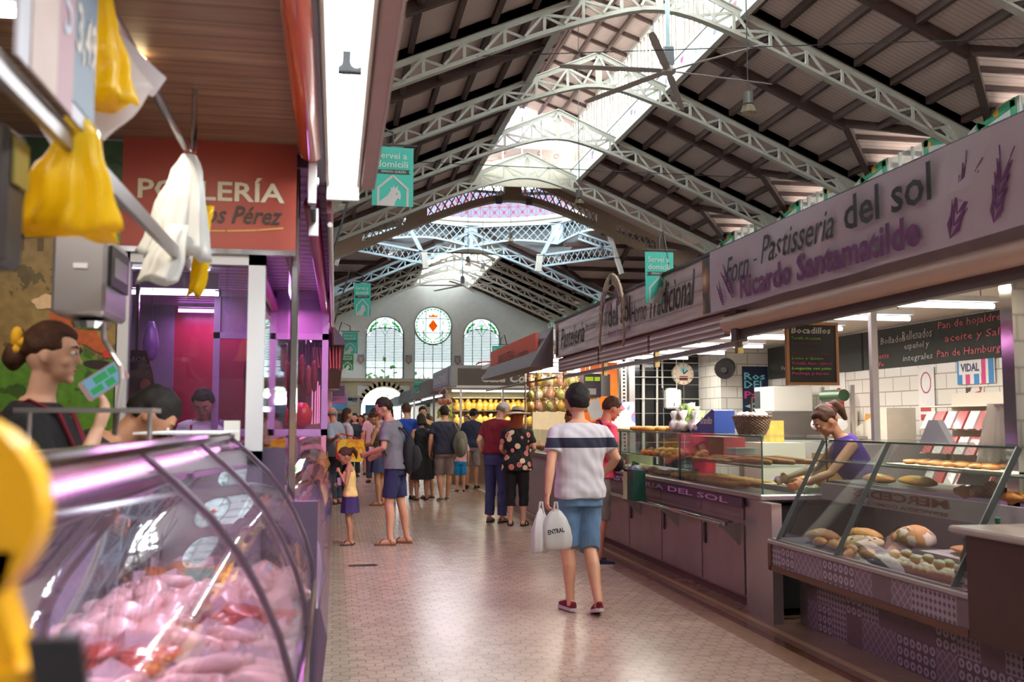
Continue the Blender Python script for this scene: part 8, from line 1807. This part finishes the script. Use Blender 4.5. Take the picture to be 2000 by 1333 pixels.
for i in range(16): lay('cream_roll', flatp(8, .06, .04, .03), MFLOURY, 'floury roll on the steel worktop at the far end of the counter', 'floury rolls at the far end', (3.33 + (i % 3) * .13, 10.7 + (i // 3) * .17, zs2), i * .9)
for i in range(12): lay('top_bun', flatp(9, .07, .06, .03), CRUST[i % 2 * 0], 'golden bun on top of the glass case near the man in pink', 'buns on top of the glass case', (3.36 + (i % 3) * .13, 10.2 + (i // 3) * .16, 1.381), i)
for i in range(9): lay('top_pastry', flatp(10, .09, .07, .02), CRUST[2], 'pale icing-dusted pastry on top of the far end of the glass case', 'pale pastries on top of the glass case', (3.38 + (i % 2) * .16, 11.1 + (i // 2) * .2, 1.381), i)
# trays, boxes in and on the counter
def simple(name, mb, mat, label, cat): return tag(mb.build(name, mat), label, cat)
simple('white_box', MB().box(3.42, 8.0, 1.2, 3.62, 8.22, 1.26, .005), M('white_paper', (230, 228, 226)), 'white cake box lying on the glazed pastries', 'box')
simple('cardboard_tray', MB().box(3.56, 7.2, .932, 4.0, 7.85, .97), M('printed_carton', (214, 204, 180), .6), 'long printed carton tray on the worktop under the baker\'s hand', 'tray')
for i in range(6): lay('bread_roll', flatp(11, .07, .05, .035), CRUST[0], 'bread roll in the printed carton tray under the baker\'s hand', 'rolls in the carton tray', (3.66 + (i % 2) * .18, 7.3 + (i // 2) * .18, .971), i)
simple('brown_carton', MB().box(4.1, 7.35, .93, 4.3, 7.95, 1.22), M('brown_kraft_carton', (172, 130, 66), .7), 'brown cardboard carton behind the end of the glass case', 'carton'); simple('work_table', MB().box(4.06, 7.2, 0, 4.62, 8.6, .93), MSTEEL, 'steel work table behind the bakery counter', 'table')
simple('green_carton', MB().box(3.45, 11.25, .932, 3.75, 11.75, 1.10), M('cream_green_carton', (206, 204, 140), .6), 'cream and green printed carton in the far end of the glass case', 'carton')
# gummy bags, blue carton, basket, red basin, cards on top of glass
gm = thing('sweet_bag_heap', 'heap of clear twisted sweet bags on the glass case top', 'sweets', (3.6, 9.4, 1.381)); 
for i in range(18):
    a = i * 2.4; r_ = .03 + .012 * i; x, y = 3.52 + r_ * .6 * math.cos(a), 9.4 + r_ * math.sin(a); zz = 1.40 + .10 * max(0, 1 - r_ / .18); m = MB(); m.lathe([(.03, 0), (.07, .03), (.065, .09), (.018, .13), (.055, .2)], (x, y, zz - .01), 10); m.noise(.03, 20, i)
    m.build('sweet_bag', (MPK, M('green_sweet_bag', (170, 206, 110), .25, coat=.5, var=.4, scale=30), M('white_sweet_bag', (236, 232, 226), .2, coat=.6, var=.15, scale=30))[i % 3], gm, smooth=True)
bc = thing('blue_carton', 'blue wedge-shaped sweets carton with white lettering on the glass case', 'carton', (3.5, 8.8, 1.381)); FB2 = Fr((3.44, 9.15, 1.382), (0, -1, 0), (0, 0, 1)); MB().prism(FB2, [(0, 0), (.62, 0), (.62, .21), (.56, .22), (.1, .06)], -.2, 0).build('carton', M('royal_blue_carton', (34, 62, 138), .45), bc); text('Grandito', FB2, .28, .085, .3, .07, MWHITE, bc, 'lettering', shear=.25, bold=.03); MB().prism(FB2, blob(.14, .05, .055, .025, 12, rot=-.2), 0, .003).build('bean_print', M('cream_ink', (230, 214, 170), .5), bc)
simple('purple_carton', MB().box(3.5, 9.25, 1.381, 3.7, 9.75, 1.45), M('purple_carton', (70, 50, 120), .5, var=.3, scale=14), 'purple chocolate carton under the heap of sweet bags', 'carton')
bk = thing('wicker_basket', 'oval wicker basket of wrapped biscuits on top of the glass case', 'basket', (3.62, 7.95, 1.381)); m = MB()
def wick(t): 
    o = t.obj(); x, y, z = t.xyz(o); w = t.math('SINE', t.math('MULTIPLY', z, 260)); a = t.math('SINE', t.math('MULTIPLY', t.math('ARCTAN2', x, y), 40)); h_ = t.math('MULTIPLY', w, a); t.bump(h_, .8, .01); return t.mix(t.math('GREATER_THAN', h_, 0), lin((104, 80, 66)), lin((160, 128, 106)))
MW = CM('woven_wicker', wick, .7); m.lathe([(.125, 0), (.15, .06), (.17, .13), (.175, .15), (.165, .15), (.15, .05), (.12, .015)], (3.55, 7.95, 1.381), 28, sx=.85, sy=1.35); m.build('basket_body', MW, bk, smooth=True, auto=50); MB().tube([(3.55 + .145 * math.cos(a), 7.95 + .235 * math.sin(a), 1.535) for a in [2 * PI * i / 24 for i in range(25)]], .012, 6).build('rim', MW, bk, smooth=True)
MB().box(3.545, 7.935, 1.52, 3.555, 7.965, 1.7).build('handle_post', M('brown_wood_trim', (96, 62, 42)), bk)
for i in range(9): a = i * .7; tag(MB().ell((3.55 + .07 * math.cos(a), 7.95 + .15 * math.sin(a), 1.54), (.05, .05, .035), 9, 6).noise(.02, 20, i).build('wrapped_biscuits', MPK if i % 2 else M('white_sweet_bag', (236, 232, 226)), smooth=True), 'clear-wrapped biscuits heaped in the wicker basket', 'biscuits', 'wrapped biscuits in the basket')
rdb = thing('red_basin', 'bright red plastic tub standing inside the glass case', 'tub', (3.75, 9.8, 1.14)); MB().lathe([(.1, 0), (.13, .02), (.14, .3), (.12, .44), (.09, .5), (.04, .53)], (3.90, 10.0, .931), 22).build('tub', M('bright_red', (196, 28, 34)), rdb, smooth=True, auto=50)
simple('red_carton', MB().box(3.68, 8.9, 1.14, 3.9, 9.8, 1.34), M('faded_red_carton', (176, 66, 70), .5), 'faded red carton behind the red tub in the glass case', 'carton')
simple('yellow_card', MB().box(4.3, 9.2, 1.28, 4.45, 9.35, 1.5), M('yellow_red_packet', (222, 190, 90), .5, var=.4, scale=12), 'yellow packet standing behind the counter left of the basket', 'packet'); simple('packet_stand', MB().box(4.15, 9.05, 0, 4.6, 9.5, 1.28), MCREAM, 'cream stand carrying the yellow packet', 'stand')
simple('birthday_card', MB().prism(Fr((3.45, 11.95, 1.382), (.95, -.2, 0), (.0, .15, 1)), [(0, 0), (.3, 0), (.3, .36), (0, .36)], 0, .006), rnd_col('card_print', [(0, lin((224, 216, 222))), (.7, lin((220, 110, 150))), (.85, lin((130, 150, 210)))], 11), 'white card with pink drawing leaning on the glass case by the upright', 'card')
# white plastic bag bunch near steel column, grey clipboard
bag_bunch('carrier_bag_bunch', 'cream carrier bags hanging behind the sweets rack by the steel column', (3.9, 5.25, 1.60), .34, .04, .085, MLB, (.0, .05), 21, .7, pl=9)
tag(MB().box(3.88, 4.82, 1.585, 3.92, 5.3, 1.6).build('bag_hook_bar', MSTEEL), 'steel bar with the cream carrier bags by the steel column', 'bar')
simple('pale_wedge', MB().prism(Fr((3.62, 5.6, 1.363), (.2, -1, 0), (0, 0, 1)), [(0, 0), (.24, 0), (.15, .14), (.08, .14)], -.05, 0), M('pale_blue_grey_card', (170, 176, 200), .5), 'pale grey wedge-shaped stand on top of the sloped case', 'stand')
# cash scale inside bakery near edge
simple('floor_drain', MB().box(.16, 10.3, .001, .45, 10.42, .004), M('dark_drain', (60, 50, 46), .5, .5), 'small dark slotted drain set in the aisle floor', 'drain')

# ================================================================ POULTRY CASE CONTENTS
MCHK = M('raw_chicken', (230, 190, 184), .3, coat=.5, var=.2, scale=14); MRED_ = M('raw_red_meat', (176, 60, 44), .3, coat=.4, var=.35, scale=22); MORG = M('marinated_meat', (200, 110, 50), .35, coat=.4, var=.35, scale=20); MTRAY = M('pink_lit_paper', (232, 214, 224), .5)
kinds = []
def chk(seed):
    m = MB(); m.ell((0, 0, .035), (.07, .05, .038), 14, 10); m.tube([(.05, .02, .03), (.1, .05, .025), (.13, .07, .02)], [.03, .022, .014], 8, dome=True); m.noise(.018, 13, seed); return m
def slab(seed): m = MB(); m.ell((0, 0, .016), (.08, .05, .018), 14, 8); m.noise(.014, 15, seed); return m
def roll_(seed): m = MB(); m.tube([(-.07, 0, .022), (0, .01, .025), (.07, 0, .022)], [.016, .024, .016], 10, dome=True); m.noise(.006, 20, seed); return m
K = {'chicken_piece': (chk(1), MCHK, 'plump pink raw chicken piece in the poultry case', 'chicken pieces in the poultry case'), 'meat_slice': (slab(2), MRED_, 'dark red meat slice in the poultry case', 'red meat slices in the poultry case'), 'marinated_piece': (slab(5), MORG, 'orange-brown marinated piece in the poultry case', 'marinated pieces in the poultry case'), 'fillet': (roll_(3), MCHK, 'pale pink rolled fillet in the poultry case', 'rolled fillets in the poultry case')}
rnd = random.Random(11); ti = 0
for r_, yb in enumerate([1.0 + .33 * i for i in range(9)]):
    for c in range(2):
        x0 = -.40 + c * .15 if c else -.69; x1 = x0 + (.145 if c else .27)
        x0, x1 = ((-.68, -.40), (-.385, -.13))[c]; zt = .866 + (.045 if c == 0 else 0)
        t = thing('meat_tray', 'white tray lined with pink-lit paper in the poultry case', 'tray', ((x0 + x1) / 2, yb + .15, zt - .004), 'paper-lined trays in the poultry case')
        m = MB(); m.box(x0, yb, .863, x1, yb + .31, zt + .004); m.build('tray', MTRAY, t); m = MB(); rows = []
        for i in range(9): rows.append([(x0 + (x1 - x0) * j / 8, yb + .29 + .02 * math.sin(j * 2.1), zt + (.004 if i == 0 else .004 + i * .007 * (1 + .3 * math.sin(j * 1.9 + r_)))) for j in range(9)])
        m.strip(rows); m.build('paper_lining', MTRAY, t)
        kd = ['chicken_piece', 'fillet', 'marinated_piece', 'chicken_piece', 'meat_slice', 'fillet'][(r_ * 2 + c + (r_ // 2)) % 6]
        for i in range(3):
            for j in range(3 if c else 3):
                p = (x0 + .045 + (x1 - x0 - .09) * i / 2 + rnd.uniform(-.01, .01), yb + .06 + j * .085 + rnd.uniform(-.01, .01), zt + .005 + (.028 if (i == 1 and j == 1) else 0))
                mb_, mt, lb, gp = K[kd]
                if kd not in protos: o = mb_.build(kd, mt, smooth=True, origin=(0, 0, 0)); protos[kd] = o; tag(o, lb, 'meat', gp); o.location = p; o.rotation_euler = (0, 0, rnd.uniform(0, 6))
                else: dup(protos[kd], loc=p, rz=rnd.uniform(0, 6))
# film sheets and a dark tray towards the back
simple('price_tag', MB().prism(Fr((-.5, 3.55, .93), (1, 0, 0), (0, -.3, 1)), [(0, 0), (.1, 0), (.1, .07), (0, .07)], 0, .003), M('pale_green_tag', (150, 210, 190), .5), 'pale green price tag among the meat trays', 'price tag')
